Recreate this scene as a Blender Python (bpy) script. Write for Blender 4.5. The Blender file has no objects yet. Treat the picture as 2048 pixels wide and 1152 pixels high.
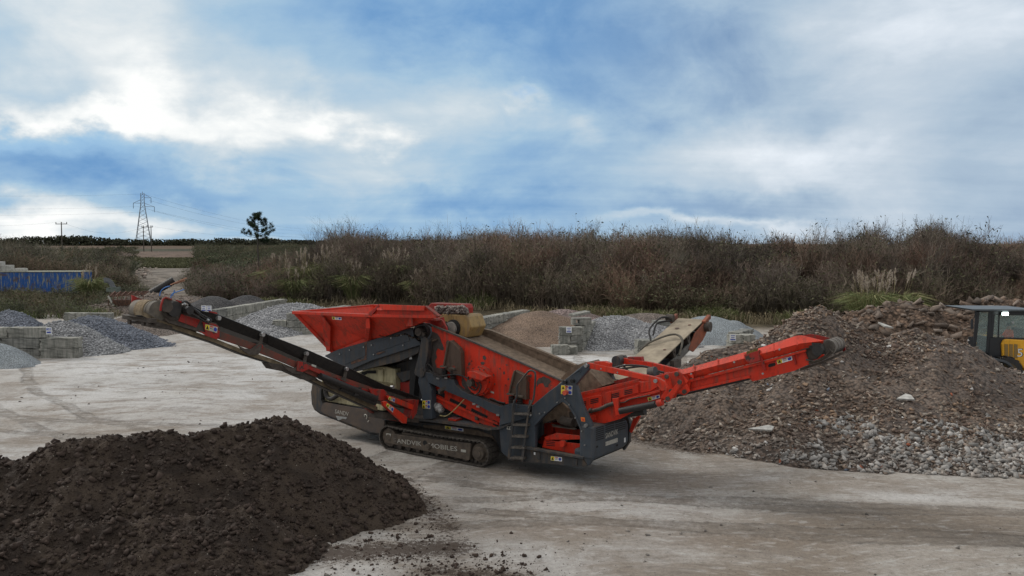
import bpy, bmesh, math, random
import numpy as np
from mathutils import Vector, Matrix
sc = bpy.context.scene
R = math.radians
# ---------------------------------------------------------------- camera
F = 1700.0; H = 6.2; PIT = math.atan(88 / F)
cd = bpy.data.cameras.new('camera'); cam = bpy.data.objects.new('camera', cd); sc.collection.objects.link(cam)
cd.sensor_width = 36; cd.lens = F / 2048 * 36; cd.clip_start = 0.1; cd.clip_end = 8000
cam.location = (0, 0, H); cam.rotation_euler = (R(90) - PIT, 0, 0); sc.camera = cam
sc.render.resolution_x = 1024; sc.render.resolution_y = 576
# ---------------------------------------------------------------- node helper
def N(nt, t, **k):
    n = nt.nodes.new(t)
    ins = k.pop('i', None)
    for a, b in k.items(): setattr(n, a, b)
    if ins:
        for a, b in ins.items():
            s = n.inputs[a]
            if isinstance(b, bpy.types.NodeSocket): nt.links.new(b, s)
            else: s.default_value = b
    return n
def mth(nt, op, a, b=0.0, c=0.0, clamp=False):
    return N(nt, 'ShaderNodeMath', operation=op, use_clamp=clamp, i={0: a, 1: b, 2: c}).outputs[0]
def mixc(nt, f, a, b, bt='MIX'):
    n = N(nt, 'ShaderNodeMix', data_type='RGBA', blend_type=bt)
    for s, v in ((n.inputs[0], f), (n.inputs[6], a), (n.inputs[7], b)):
        if isinstance(v, bpy.types.NodeSocket): nt.links.new(v, s)
        else: s.default_value = (*v, 1) if isinstance(v, tuple) and len(v) == 3 else v
    return n.outputs[2]
def noise(nt, vec, scale, detail=4, rough=.55, dist=0.0):
    n = N(nt, 'ShaderNodeTexNoise', i={'Scale': scale, 'Detail': detail, 'Roughness': rough, 'Distortion': dist})
    if vec is not None: nt.links.new(vec, n.inputs['Vector'])
    return n.outputs[0]
def sstep(nt, v, a, b, lo=0.0, hi=1.0):
    return N(nt, 'ShaderNodeMapRange', interpolation_type='SMOOTHSTEP', i={0: v, 1: a, 2: b, 3: lo, 4: hi}).outputs[0]
# ---------------------------------------------------------------- world: broken cloud over pale blue
SUN_EL, SUN_AZ = 34, -62          # azimuth measured from +Y (view direction), minus = left
w = bpy.data.worlds.new("World"); sc.world = w; w.use_nodes = True
nt = w.node_tree; nt.nodes.clear()
sky = N(nt, 'ShaderNodeTexSky', sky_type='NISHITA', sun_disc=False, sun_elevation=R(SUN_EL), sun_rotation=R(SUN_AZ), air_density=1.2, dust_density=1.0, ozone_density=1.5)
tc = N(nt, 'ShaderNodeTexCoord').outputs['Generated']
sp = N(nt, 'ShaderNodeSeparateXYZ', i={0: tc})
def sdir(px, py):
    x = (px - 1024) / F; y = -(py - 576) / F
    v = Vector((x, math.cos(PIT) + y * math.sin(PIT), -math.sin(PIT) + y * math.cos(PIT))); return v.normalized()
zz = mth(nt, 'ADD', mth(nt, 'MAXIMUM', sp.outputs[2], 0.0), 0.10)
cx = mth(nt, 'DIVIDE', sp.outputs[0], zz); cy = mth(nt, 'DIVIDE', sp.outputs[1], zz)
cv = N(nt, 'ShaderNodeCombineXYZ', i={0: cx, 1: cy, 2: 0.0}).outputs[0]
# billowy base in direction space (slightly squashed vertically) plus flat layers
dv = N(nt, 'ShaderNodeVectorMath', operation='MULTIPLY', i={0: tc, 1: (1.0, 1.0, 1.75)}).outputs[0]
warp = N(nt, 'ShaderNodeTexNoise', i={'Vector': dv, 'Scale': 2.5, 'Detail': 3})
dv2 = N(nt, 'ShaderNodeVectorMath', operation='MULTIPLY_ADD', i={0: warp.outputs[1], 1: (.25, .25, .25), 2: dv}).outputs[0]
n1 = noise(nt, dv2, 3.4, 10, .57)
n2 = noise(nt, dv2, 8.5, 9, .60)
n3 = noise(nt, N(nt, 'ShaderNodeVectorMath', operation='MULTIPLY', i={0: cv, 1: (.22, .75, 1)}).outputs[0], 1.6, 8, .58)
wpv = N(nt, 'ShaderNodeTexNoise', i={'Vector': dv, 'Scale': 5.5, 'Detail': 7, 'Roughness': .58}); wps = N(nt, 'ShaderNodeSeparateColor', i={0: wpv.outputs[1]})
wx_ = mth(nt, 'MULTIPLY_ADD', mth(nt, 'SUBTRACT', wps.outputs[0], .5), .30, sp.outputs[0]); wz_ = mth(nt, 'MULTIPLY_ADD', mth(nt, 'SUBTRACT', wps.outputs[1], .5), .15, sp.outputs[2])
def blob(px, py, r, amp, sx=1.0):
    d = sdir(px, py)
    a = mth(nt, 'SUBTRACT', wx_, d.x); b = mth(nt, 'SUBTRACT', wz_, d.z)
    wob = mth(nt, 'MULTIPLY', mth(nt, 'SUBTRACT', n2, .5), r * .8)
    q = mth(nt, 'SQRT', mth(nt, 'ADD', mth(nt, 'POWER', mth(nt, 'DIVIDE', mth(nt, 'ABSOLUTE', a), sx), 2.0), mth(nt, 'POWER', mth(nt, 'ABSOLUTE', b), 2.0)))
    q = mth(nt, 'ADD', q, wob)
    return sstep(nt, q, r, 0.0, 0.0, amp)
def total(lst, base):
    s = base
    for b in lst: s = mth(nt, 'ADD', s, b)
    return s
# brightness of cloud
br = total([blob(60, 90, .17, .24, 2.2), blob(420, 235, .075, .34, 2.6), blob(640, 275, .05, .26, 1.6), blob(100, 235, .03, .28, 3.5), blob(430, 180, .05, -.20, 2.0), blob(1125, 285, .03, .12, 1.6), blob(880, 210, .08, .12, 1.6),
            blob(1000, 200, .03, .16, 1.0), blob(60, 450, .045, .42, 3.0), blob(300, 440, .03, .20, 2.5), blob(1200, 90, .12, -.20, 2.0), blob(1900, 60, .10, .20, 1.8), blob(1650, 300, .09, .20, 3.5),
            blob(1500, 420, .03, -.16, 6), blob(1500, 200, .05, -.10, 3), blob(900, 405, .035, -.18, 4), blob(1450, 462, .016, .22, 12), blob(540, 475, .014, .25, 8), blob(300, 370, .035, -.22, 5), blob(130, 300, .035, -.34, 5), blob(900, 20, .05, -.12, 3)], 0.475)
br = mth(nt, 'ADD', br, mth(nt, 'MULTIPLY', mth(nt, 'SUBTRACT', n1, .5), .95))
br = mth(nt, 'ADD', br, mth(nt, 'MULTIPLY', mth(nt, 'SUBTRACT', n2, .5), .30))
br = mth(nt, 'ADD', br, mth(nt, 'MULTIPLY', mth(nt, 'SUBTRACT', n3, .5), .26))
br = mth(nt, 'MULTIPLY_ADD', br, 1.12, -.065)
ramp = N(nt, 'ShaderNodeValToRGB', i={0: br}); e = ramp.color_ramp.elements
e[0].position = .05; e[0].color = (.095, .23, .45, 1); e[1].position = .95; e[1].color = (.80, .81, .80, 1)
for p, c in ((.20, (.14, .28, .49, 1)), (.36, (.215, .36, .54, 1)), (.50, (.30, .44, .575, 1)), (.66, (.44, .53, .60, 1)), (.80, (.60, .645, .67, 1))):
    k = e.new(p); k.color = c
# openings where blue shows
op = total([blob(150, 290, .030, .55, 6), blob(360, 395, .03, .7, 7), blob(1000, 190, .022, .6, 1.2), blob(1220, 60, .05, .25, 2.0)], 0.0)
op = mth(nt, 'ADD', op, mth(nt, 'MULTIPLY', mth(nt, 'SUBTRACT', n2, .58), .5))
op = sstep(nt, op, .05, 1.0)
skc = mixc(nt, 1.0, sky.outputs[0], (.075, .085, .092), 'MULTIPLY')
skc = mixc(nt, .6, skc, (.15, .36, .66))
gb = N(nt, 'ShaderNodeRGBToBW', i={0: ramp.outputs[0]}).outputs[0]; cg = N(nt, 'ShaderNodeCombineColor', i={0: mth(nt, 'MULTIPLY', gb, .90), 1: mth(nt, 'MULTIPLY', gb, 1.0), 2: mth(nt, 'MULTIPLY', gb, 1.15)}).outputs[0]
col = mixc(nt, sstep(nt, sp.outputs[0], -.05, .40, .0, .5), ramp.outputs[0], cg); col = mixc(nt, op, col, skc)
up_ = mth(nt, 'MAXIMUM', sstep(nt, sp.outputs[2], .38, .70), sstep(nt, sp.outputs[1], .55, .1)); col = mixc(nt, up_, col, mixc(nt, n1, (.58, .58, .58), (.84, .84, .83)))
col = mixc(nt, mth(nt, 'MULTIPLY', sstep(nt, sp.outputs[1], .3, -.3), sstep(nt, sp.outputs[2], .75, .2)), col, (.36, .39, .43))
low = sstep(nt, sp.outputs[2], .0, -.05)
col = mixc(nt, low, col, (.10, .095, .085))
# clouds thicken away from the framed part of the sky, so that the light on the ground comes evenly from above
bg = N(nt, 'ShaderNodeBackground', i={0: col, 1: 1.0})
nt.links.new(bg.outputs[0], N(nt, 'ShaderNodeOutputWorld').inputs[0])
sd = bpy.data.lights.new('sun', 'SUN'); sd.energy = 1.3; sd.angle = R(14); sd.color = (1, .95, .88)
so = bpy.data.objects.new('sun', sd); sc.collection.objects.link(so)
sdv = Vector((math.sin(R(SUN_AZ)) * math.cos(R(SUN_EL)), math.cos(R(SUN_AZ)) * math.cos(R(SUN_EL)), math.sin(R(SUN_EL))))
so.rotation_euler = sdv.to_track_quat('Z', 'Y').to_euler(); so.location = (0, 0, 60)
sc.view_settings.view_transform = 'Standard'; sc.view_settings.look = 'None'; sc.view_settings.exposure = 0.32; sc.view_settings.gamma = 1
# ---------------------------------------------------------------- geometry of the view: points in the place from sight lines
def ray(px, py):
    x = (px - 1024) / F; y = -(py - 576) / F
    return np.array([x, math.cos(PIT) + y * math.sin(PIT), -math.sin(PIT) + y * math.cos(PIT)])
def G(px, py, z=0.0):
    r = ray(px, py); t = (z - H) / r[2]; return np.array([0, 0, H]) + r * t
def atD(px, py, D):
    r = ray(px, py); return np.array([0, 0, H]) + r * (D / r[1])
def xD(px, D): return (px - 1024) / F * D
def zD(py, D): return H - (py - 488) / F * D
TH = R(-34.797); O = np.array([-2.309, 24.341, 0.0])
U = np.array([math.cos(TH), math.sin(TH), 0]); V = np.array([-math.sin(TH), math.cos(TH), 0]); C0 = np.array([0, 0, H])
def onv(px, py, v):            # machine coordinates (u along, v across, z up) of a sight line on the plane v
    r = ray(px, py); t = (v - (C0 - O) @ V) / (r @ V); p = C0 + r * t - O; return (p @ U, v, p[2])
def onu(px, py, u):
    r = ray(px, py); t = (u - (C0 - O) @ U) / (r @ U); p = C0 + r * t - O; return (u, p @ V, p[2])
def M2W(u, v, z): return O + U * u + V * v + np.array([0, 0, z])
# ---------------------------------------------------------------- numpy noise
_rng = np.random.RandomState(7); _P = _rng.rand(512, 512)
def vnoise(x, y):
    xi = np.floor(x).astype(int); yi = np.floor(y).astype(int); fx = x - xi; fy = y - yi
    fx = fx * fx * (3 - 2 * fx); fy = fy * fy * (3 - 2 * fy)
    a = _P[xi % 512, yi % 512]; b = _P[(xi + 1) % 512, yi % 512]; c = _P[xi % 512, (yi + 1) % 512]; d = _P[(xi + 1) % 512, (yi + 1) % 512]
    return (a * (1 - fx) + b * fx) * (1 - fy) + (c * (1 - fx) + d * fx) * fy
def fbm(x, y, o=4, g=.5):
    s = 0; a = 1; t = 0
    for k in range(o):
        s = s + a * (vnoise(x + 17.3 * k, y + 9.1 * k) - .5) * 2; t += a; a *= g; x = x * 2.03; y = y * 2.03
    return s / t
# ---------------------------------------------------------------- object helpers
def link(o, parent=None):
    sc.collection.objects.link(o)
    if parent is not None: o.parent = parent
    return o
def tag(o, label=None, cat=None, group=None, kind=None):
    if label: o['label'] = label
    if cat: o['category'] = cat
    if group: o['group'] = group
    if kind: o['kind'] = kind
    return o
def thing(name, label, cat, loc=(0, 0, 0), rz=0.0, group=None):
    o = bpy.data.objects.new(name, None); link(o); o.location = tuple(loc); o.rotation_euler = (0, 0, rz); o.empty_display_size = .3
    return tag(o, label, cat, group)
def npmesh(name, V_, F_, mats, col=None, parent=None, smooth=False, uvz=None):
    me = bpy.data.meshes.new(name); V_ = np.asarray(V_, np.float32); F_ = np.asarray(F_, np.int32); k = F_.shape[1]
    me.vertices.add(len(V_)); me.vertices.foreach_set('co', V_.ravel())
    me.loops.add(F_.size); me.loops.foreach_set('vertex_index', F_.ravel())
    me.polygons.add(len(F_)); me.polygons.foreach_set('loop_start', np.arange(0, F_.size, k, dtype=np.int32))
    me.polygons.foreach_set('loop_total', np.full(len(F_), k, np.int32))
    me.update(calc_edges=True)
    if smooth: me.polygons.foreach_set('use_smooth', np.ones(len(F_), bool))
    if col is not None:
        at = me.color_attributes.new('Col', 'FLOAT_COLOR', 'POINT'); c = np.ones((len(V_), 4), np.float32); c[:, :3] = col; at.data.foreach_set('color', c.ravel())
    for m in (mats if isinstance(mats, (list, tuple)) else [mats]): me.materials.append(m)
    return link(bpy.data.objects.new(name, me), parent)
class MB:
    def __init__(s): s.v = []; s.f = []; s.m = []; s.sm = []
    def add(s, vs, fs, mi=0, sm=False):
        b = len(s.v); s.v += [tuple(float(c) for c in p) for p in vs]
        for f in fs: s.f.append([b + i for i in f]); s.m.append(mi); s.sm.append(sm)
        return s
    def prism(s, pts, d, mi=0):            # polygon (3-D points in one plane) extruded by the vector d
        n = len(pts); P = [np.array(p, float) for p in pts]; d = np.array(d, float)
        return s.add(P + [p + d for p in P], [list(range(n)), list(range(2 * n - 1, n - 1, -1))] + [[i, n + i, n + (i + 1) % n, (i + 1) % n] for i in range(n)][::1], mi)
    def box(s, c, size, rot=None, mi=0):
        c = np.array(c, float); h = np.array(size, float) / 2; vs = []
        for x in (-1, 1):
            for y in (-1, 1):
                for z in (-1, 1):
                    q = Vector((x * h[0], y * h[1], z * h[2]))
                    if rot is not None: q = rot @ q
                    vs.append(c + np.array(q))
        return s.add(vs, [[0, 1, 3, 2], [4, 6, 7, 5], [0, 4, 5, 1], [2, 3, 7, 6], [0, 2, 6, 4], [1, 5, 7, 3]], mi)
    def bar(s, a, b, w, h=None, up=(0, 0, 1), mi=0):
        a = Vector(a); b = Vector(b); d = b - a; L = d.length; x = d.normalized(); y = Vector(up).cross(x)
        if y.length < 1e-4: y = Vector((0, 1, 0)).cross(x)
        y.normalize(); z = x.cross(y); m = Matrix((x, y, z)).transposed()
        return s.box((a + b) / 2, (L, w, h or w), m, mi)
    def cyl(s, a, b, r, n=16, r2=None, mi=0, cap=True, sm=True):
        a = Vector(a); b = Vector(b); x = (b - a).normalized(); y = x.orthogonal().normalized(); z = x.cross(y); r2 = r if r2 is None else r2; vs = []
        for c, rr in ((a, r), (b, r2)):
            for i in range(n): t = 2 * math.pi * i / n; vs.append(c + (y * math.cos(t) + z * math.sin(t)) * rr)
        s.add(vs, [[i, (i + 1) % n, n + (i + 1) % n, n + i] for i in range(n)], mi, sm)
        if cap: s.add(vs, [list(range(n))[::-1], list(range(n, 2 * n))], mi)
        return s
    def tube(s, pts, r, n=8, mi=0):
        P = [Vector(p) for p in pts]; rings = []
        y = None; vs = []
        for i, p in enumerate(P):
            t = (P[min(i + 1, len(P) - 1)] - P[max(i - 1, 0)]).normalized()
            y = t.orthogonal().normalized() if y is None else (y - t * y.dot(t)).normalized()
            z = t.cross(y); rr = r[i] if isinstance(r, (list, tuple)) else r
            for k in range(n): a = 2 * math.pi * k / n; vs.append(p + (y * math.cos(a) + z * math.sin(a)) * rr)
        fs = [[i * n + k, i * n + (k + 1) % n, (i + 1) * n + (k + 1) % n, (i + 1) * n + k] for i in range(len(P) - 1) for k in range(n)]
        s.add(vs, fs, mi, True); e = (len(P) - 1) * n
        return s.add(vs, [list(range(n))[::-1], [e + k for k in range(n)]], mi)
    def build(s, name, mats, parent=None, bevel=0.0, label=None):
        me = bpy.data.meshes.new(name); me.from_pydata(s.v, [], s.f); me.update()
        for m in (mats if isinstance(mats, (list, tuple)) else [mats]): me.materials.append(m)
        me.polygons.foreach_set('material_index', s.m); me.polygons.foreach_set('use_smooth', s.sm)
        bm = bmesh.new(); bm.from_mesh(me); bmesh.ops.recalc_face_normals(bm, faces=bm.faces); bm.to_mesh(me); bm.free()
        o = link(bpy.data.objects.new(name, me), parent)
        if bevel > 0:
            b = o.modifiers.new('bevel', 'BEVEL'); b.width = bevel; b.segments = 2; b.limit_method = 'ANGLE'; b.angle_limit = R(50)
        if label: o['label'] = label
        return o
def smoothpath(pts, k=6):
    P = [np.array(p, float) for p in pts]; P = [2 * P[0] - P[1]] + P + [2 * P[-1] - P[-2]]; out = []
    for i in range(1, len(P) - 2):
        for j in range(k):
            t = j / k; a, b, c, d = P[i - 1:i + 3]
            out.append(.5 * ((2 * b) + (c - a) * t + (2 * a - 5 * b + 4 * c - d) * t * t + (3 * b - a - 3 * c + d) * t ** 3))
    return out + [P[-2]]
# ---------------------------------------------------------------- materials
def mat(name, build):
    m = bpy.data.materials.new(name); m.use_nodes = True; t = m.node_tree; t.nodes.clear()
    o = N(t, 'ShaderNodeOutputMaterial'); p = N(t, 'ShaderNodeBsdfPrincipled'); t.links.new(p.outputs[0], o.inputs[0])
    build(t, p); return m
def setc(t, p, c, rough=None, bump=None, bs=.5, bd=.02, metal=None):
    if isinstance(c, bpy.types.NodeSocket): t.links.new(c, p.inputs['Base Color'])
    else: p.inputs['Base Color'].default_value = (*c, 1)
    if rough is not None:
        if isinstance(rough, bpy.types.NodeSocket): t.links.new(rough, p.inputs['Roughness'])
        else: p.inputs['Roughness'].default_value = rough
    if metal is not None: p.inputs['Metallic'].default_value = metal
    if bump is not None:
        b = N(t, 'ShaderNodeBump', i={'Strength': bs, 'Distance': bd, 'Height': bump}); t.links.new(b.outputs[0], p.inputs['Normal'])
def ocoord(t): return N(t, 'ShaderNodeTexCoord').outputs['Object']
def wcoord(t): return N(t, 'ShaderNodeNewGeometry').outputs['Position']
def painted(name, c, dirt=(.10, .075, .055), wear=.5, dust=.4, bare=(.075, .055, .045), rough=.5):
    def b(t, p):
        p.inputs['Specular IOR Level'].default_value = .3
        o = ocoord(t)
        chip = noise(t, o, 3.2, 8, .68); fine = noise(t, o, 22, 5, .65)
        cm = sstep(t, mth(t, 'ADD', chip, mth(t, 'MULTIPLY', mth(t, 'SUBTRACT', fine, .5), .18)), .76 - .16 * wear, .775 - .16 * wear)
        var = noise(t, o, 1.1, 4, .5); cc = mixc(t, sstep(t, var, .3, .7, 0, .45), c, tuple(x * .62 for x in c))
        st = noise(t, N(t, 'ShaderNodeVectorMath', operation='MULTIPLY', i={0: o, 1: (9, 9, 1.1)}).outputs[0], 1.0, 6, .6)
        dm = mth(t, 'MULTIPLY', sstep(t, mth(t, 'ADD', mth(t, 'MULTIPLY', st, .6), mth(t, 'MULTIPLY', noise(t, o, 2.4, 5, .6), .4)), .46, .66), dust)
        gz = N(t, 'ShaderNodeSeparateXYZ', i={0: N(t, 'ShaderNodeNewGeometry').outputs['Normal']}).outputs[2]
        dm = mth(t, 'MAXIMUM', dm, mth(t, 'MULTIPLY', sstep(t, gz, .35, .95), mth(t, 'MULTIPLY', sstep(t, fine, .3, .6), .75)))
        gr = noise(t, N(t, 'ShaderNodeVectorMath', operation='MULTIPLY', i={0: o, 1: (4, 4, 1.2)}).outputs[0], 1.6, 8, .72); cc = mixc(t, sstep(t, gr, .50, .66, 0, .30 + .45 * dust), cc, tuple(x * .3 + y * .12 for x, y in zip(c, dirt)))
        cc = mixc(t, dm, cc, dirt); cc = mixc(t, cm, cc, bare)
        setc(t, p, cc, mth(t, 'ADD', rough, mth(t, 'MULTIPLY', mth(t, 'MAXIMUM', dm, cm), .4)), mth(t, 'SUBTRACT', mth(t, 'MULTIPLY', fine, .25), cm), .35, .006)
    return mat(name, b)
def simple(name, c, rough=.7, vary=.35, scale=6, bs=.3, bd=.01, metal=0.0, c2=None):
    def b(t, p):
        o = ocoord(t); n = noise(t, o, scale, 6, .6)
        setc(t, p, mixc(t, sstep(t, n, .3, .7), c, c2 or tuple(x * (1 - vary) for x in c)), rough, n, bs, bd, metal)
    return mat(name, b)
RED = painted('red paint', (.66, .038, .014), wear=.68, dust=.6)
REDN = painted('cleaner red paint', (.72, .044, .016), wear=.52, dust=.5)
REDW = painted('worn red paint', (.34, .024, .017), wear=.95, dust=.8, bare=(.06, .045, .038))
GREY = painted('dark grey paint', (.052, .064, .078), dirt=(.115, .09, .068), wear=.30, dust=.38, bare=(.10, .05, .035))
GREYM = painted('muddy grey paint', (.05, .052, .055), dirt=(.12, .09, .065), wear=.4, dust=.95, bare=(.10, .06, .04))
CREAM = painted('cream engine paint', (.60, .53, .32), dirt=(.12, .085, .055), wear=.6, dust=.6, bare=(.14, .07, .035))
MUD = simple('dried brown mud', (.20, .145, .10), .95, .45, 7, .6, .03)
MUDD = simple('dirty dark steel', (.085, .067, .053), .75, .5, 9, .5, .01)
RUST = simple('rusty steel', (.16, .075, .045), .85, .6, 8, .5, .01, c2=(.06, .04, .032))
BLACK = simple('black rubber', (.013, .012, .012), .6, .3, 14, .3, .005, c2=(.028, .024, .021))
DARK = simple('dark steel and cavity shade', (.012, .012, .012), .8, .3, 8)  # near-black, also paints the shade inside slots, holes and recesses
BELT = simple('dusty conveyor belt', (.26, .20, .125), .9, .45, 6, .3, .005, c2=(.13, .10, .062))
STEEL = simple('worn track steel', (.155, .135, .115), .55, .6, 12, .5, .006, metal=.25)
CHROME = simple('bright bolt steel', (.42, .42, .41), .35, .2, 20, metal=.7)
WHITE = simple('white sign plate', (.74, .75, .74), .5, .1, 5)
WHITED = simple('faded white lettering', (.52, .50, .44), .6, .35, 16)
BLUE = simple('blue sign print', (.02, .05, .35), .5, .1, 5)
YEL = simple('yellow sticker', (.80, .62, .02), .5, .15, 8)
ORA = simple('orange sticker', (.75, .18, .02), .5, .15, 8)
BLK = simple('black print', (.015, .015, .015), .5, .1, 5)
REDP = simple('red print', (.55, .04, .03), .5, .1, 5)
YELB = painted('worn yellow paint', (.36, .24, .09), dirt=(.20, .15, .10), wear=.6, dust=.9, bare=(.20, .12, .06))
LOADY = painted('loader yellow paint', (.86, .43, .03), wear=.05, dust=.25, rough=.35)
LOADG = simple('loader grey plastic', (.065, .075, .085), .55, .25, 5)
LOADB = simple('loader black frame', (.014, .016, .019), .4, .3, 5)
GLASS = mat('cab glass', lambda t, p: (setc(t, p, (.62, .72, .70), .05), p.inputs['Transmission Weight'].__setattr__('default_value', .85), p.inputs['IOR'].__setattr__('default_value', 1.12)))
def concrete(name, c, c2):
    def b(t, p):
        o = wcoord(t); n = noise(t, o, 1.3, 7, .62); f = noise(t, o, 11, 6, .7)
        st = noise(t, N(t, 'ShaderNodeVectorMath', operation='MULTIPLY', i={0: o, 1: (5, 5, .5)}).outputs[0], 1.6, 6, .65)
        rnd = N(t, 'ShaderNodeObjectInfo').outputs['Random']
        cc = mixc(t, sstep(t, st, .42, .62), c, c2); cc = mixc(t, sstep(t, n, .35, .7, 0, .7), cc, tuple(x * .55 for x in c2))
        cc = mixc(t, 1.0, cc, N(t, 'ShaderNodeCombineColor', i={0: mth(t, 'MULTIPLY_ADD', rnd, .45, .72), 1: mth(t, 'MULTIPLY_ADD', rnd, .44, .73), 2: mth(t, 'MULTIPLY_ADD', rnd, .40, .74)}).outputs[0], 'MULTIPLY')
        setc(t, p, cc, .92, mth(t, 'ADD', n, f), .6, .03)
    return mat(name, b)
CONC = concrete('weathered concrete', (.34, .325, .29), (.20, .20, .175))
def vcol(name, rough=.9, mul=1.0, scale=0, bs=.4, bd=.02, sheen=False, trans=0):
    def b(t, p):
        a = N(t, 'ShaderNodeVertexColor', layer_name='Col').outputs[0]
        if scale:
            n = noise(t, wcoord(t), scale, 5, .65); a = mixc(t, 1.0, a, mixc(t, n, (.55, .55, .55), (1.35, 1.35, 1.35)), 'MULTIPLY'); setc(t, p, a, rough, n, bs, bd)
        else: setc(t, p, a, rough)
        p.inputs['Specular IOR Level'].default_value = .25
    return mat(name, b)
STONE = vcol('broken stone', .85, scale=14, bd=.015)
TWIG = vcol('twigs and leaves', .85)
def gravel(name, c, c2, sc1, big=.5, bs=1.0, bd=.05, spots=None):
    def b(t, p):
        o = wcoord(t)
        v = N(t, 'ShaderNodeTexVoronoi', i={'Vector': o, 'Scale': sc1, 'Randomness': 1.0}); hs = N(t, 'ShaderNodeSeparateColor', i={0: v.outputs['Color']})
        n = noise(t, o, big, 5, .6)
        cc = mixc(t, hs.outputs[0], tuple(x * .55 for x in c), tuple(min(1, x * 1.45) for x in c)); c3 = mixc(t, hs.outputs[1], tuple(x * .55 for x in c2), tuple(x * 1.4 for x in c2))
        cc = mixc(t, sstep(t, n, .42, .62), cc, c3)
        cc = mixc(t, sstep(t, v.outputs['Distance'], .35, .75, 0, .75), cc, tuple(x * .25 for x in c2))
        setc(t, p, cc, .93, mth(t, 'SUBTRACT', noise(t, o, sc1 * .7, 4, .6), mth(t, 'MULTIPLY', v.outputs['Distance'], 1.2)), bs, bd)
        p.inputs['Specular IOR Level'].default_value = .2
    return mat(name, b)
# ================================================================ SETTING
def ss(x, a, b):
    t = np.clip((x - a) / (b - a), 0, 1); return t * t * (3 - 2 * t)
def bankline(x): return 85 - 12.5 * ss(np.asarray(x, float), -13, 8) - 6.5 * ss(np.asarray(x, float), 6, 14) + 1.6 * np.sin(x * .11) + .9 * np.sin(x * .37 + 1)
def ground_z(x, y):
    x = np.asarray(x, float); y = np.asarray(y, float)
    yard = ss(y, 70, 60)
    z = .035 * fbm(x * .35, y * .35, 3) + .012 * fbm(x * 2.1, y * 2.1, 3) * yard
    bl = bankline(x)
    z = z + (3.2 + .5 * fbm(x * .08, y * .08, 2)) * ss(y, bl - 1, bl + 10) * ss(x, -27, -17) * ss(y, 180, 140)
    z = z + 1.6 * ss(y, 112, 126) * ss(x, -38, -52) * ss(y, 190, 160)
    z = z + 5.7 * ss(y, 190, 640) + .6 * fbm(x * .01, y * .01, 2) * ss(y, 300, 640)
    return z
def axis(a, b, st, far0, far1, g=1.16):
    c = list(np.arange(a, b + 1e-6, st)); s = st; p = b
    while p < far1: s *= g; p += s; c.append(p)
    s = st; p = a; l = []
    while p > far0: s *= g; p -= s; l.append(p)
    return np.array(l[::-1] + c)
gx = axis(-34, 34, .24, -2600, 2600); gy = axis(9, 80, .24, -60, 4200, 1.07)
X, Y = np.meshgrid(gx, gy, indexing='ij'); Z = ground_z(X, Y)
n0 = fbm(X * .12, Y * .12, 4); n1_ = fbm(X * .5 + 9, Y * .5, 4)
pale = np.array([.45, .435, .415]); warm = np.array([.37, .335, .295]); brown = np.array([.19, .145, .105]); white = np.array([.60, .595, .585])
def lerp(a, b, t): return a + (b - a) * t[..., None]
def pxmask(px, py, rx, ry):           # patch of different dirt round a ground point, world-sized
    c = G(px, py); return np.clip(1.3 - np.sqrt(((X - c[0]) / rx) ** 2 + ((Y - c[1]) / ry) ** 2) + .5 * n1_, 0, 1)
colg = lerp(np.broadcast_to(pale, X.shape + (3,)), warm, ss(n0 + .35 * ss(X - .15 * Y, -3, 3) - .22, -.25, .3))
colg = lerp(colg, white, .8 * np.maximum.reduce([pxmask(250, 735, 12, 4.5), pxmask(560, 720, 8, 5), pxmask(150, 790, 8, 5) * .8, pxmask(1180, 722, 3.4, 2.6) * 1.2, pxmask(300, 800, 7, 2.5) * .6, pxmask(1850, 990, 3, .9) * .8, pxmask(1500, 960, 2.2, .8) * .7]).clip(0, 1))
colg = lerp(colg, brown, .7 * np.maximum.reduce([pxmask(1350, 960, 2.8, .9) * 1.3, pxmask(1750, 1050, 4, 1.4) * 1.3, pxmask(1500, 1080, 3, 1.0) * 1.1, pxmask(1150, 1060, 2.5, .8), pxmask(1420, 1150, 3, .9), pxmask(1350, 900, 3, 2.0), pxmask(1900, 975, 6, .6) * .7, pxmask(950, 1150, 1.6, .9), pxmask(1050, 940, 3.2, 1.3) * .8]).clip(0, 1))
scrub = np.array([.075, .062, .040]); field = np.array([.115, .08, .055]); pink = np.array([.14, .10, .08]); grassc = np.array([.06, .062, .034]); path_c = np.array([.19, .17, .155])
off = ss(Y + 3 * n1_, -10, -3 ) if False else ss(Y + 3 * n1_ - np.minimum(bankline(X) - 10, 71.), 0, 6); colg = lerp(colg, scrub, off)
far = ss(Y, 150, 175); colg = lerp(colg, grassc, far * ss(Y, 300, 285)); colg = lerp(colg, pink, ss(Y + 18 * n1_, 285, 310)); colg = lerp(colg, grassc * .8, ss(Y, 400, 420)); colg = lerp(colg, field, ss(Y, 440, 460))
dpth = np.abs(X - (-.41 * Y + 1.5)) ; pth = ss(dpth + 2 * n1_, 7.5, 5.5) * ss(Y, 88, 94) * ss(Y, 225, 200); colg = lerp(colg, path_c, pth)
nx, ny = X.shape; idx = np.arange(nx * ny).reshape(nx, ny)
Q = np.stack([idx[:-1, :-1], idx[1:, :-1], idx[1:, 1:], idx[:-1, 1:]], -1).reshape(-1, 4)
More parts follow.
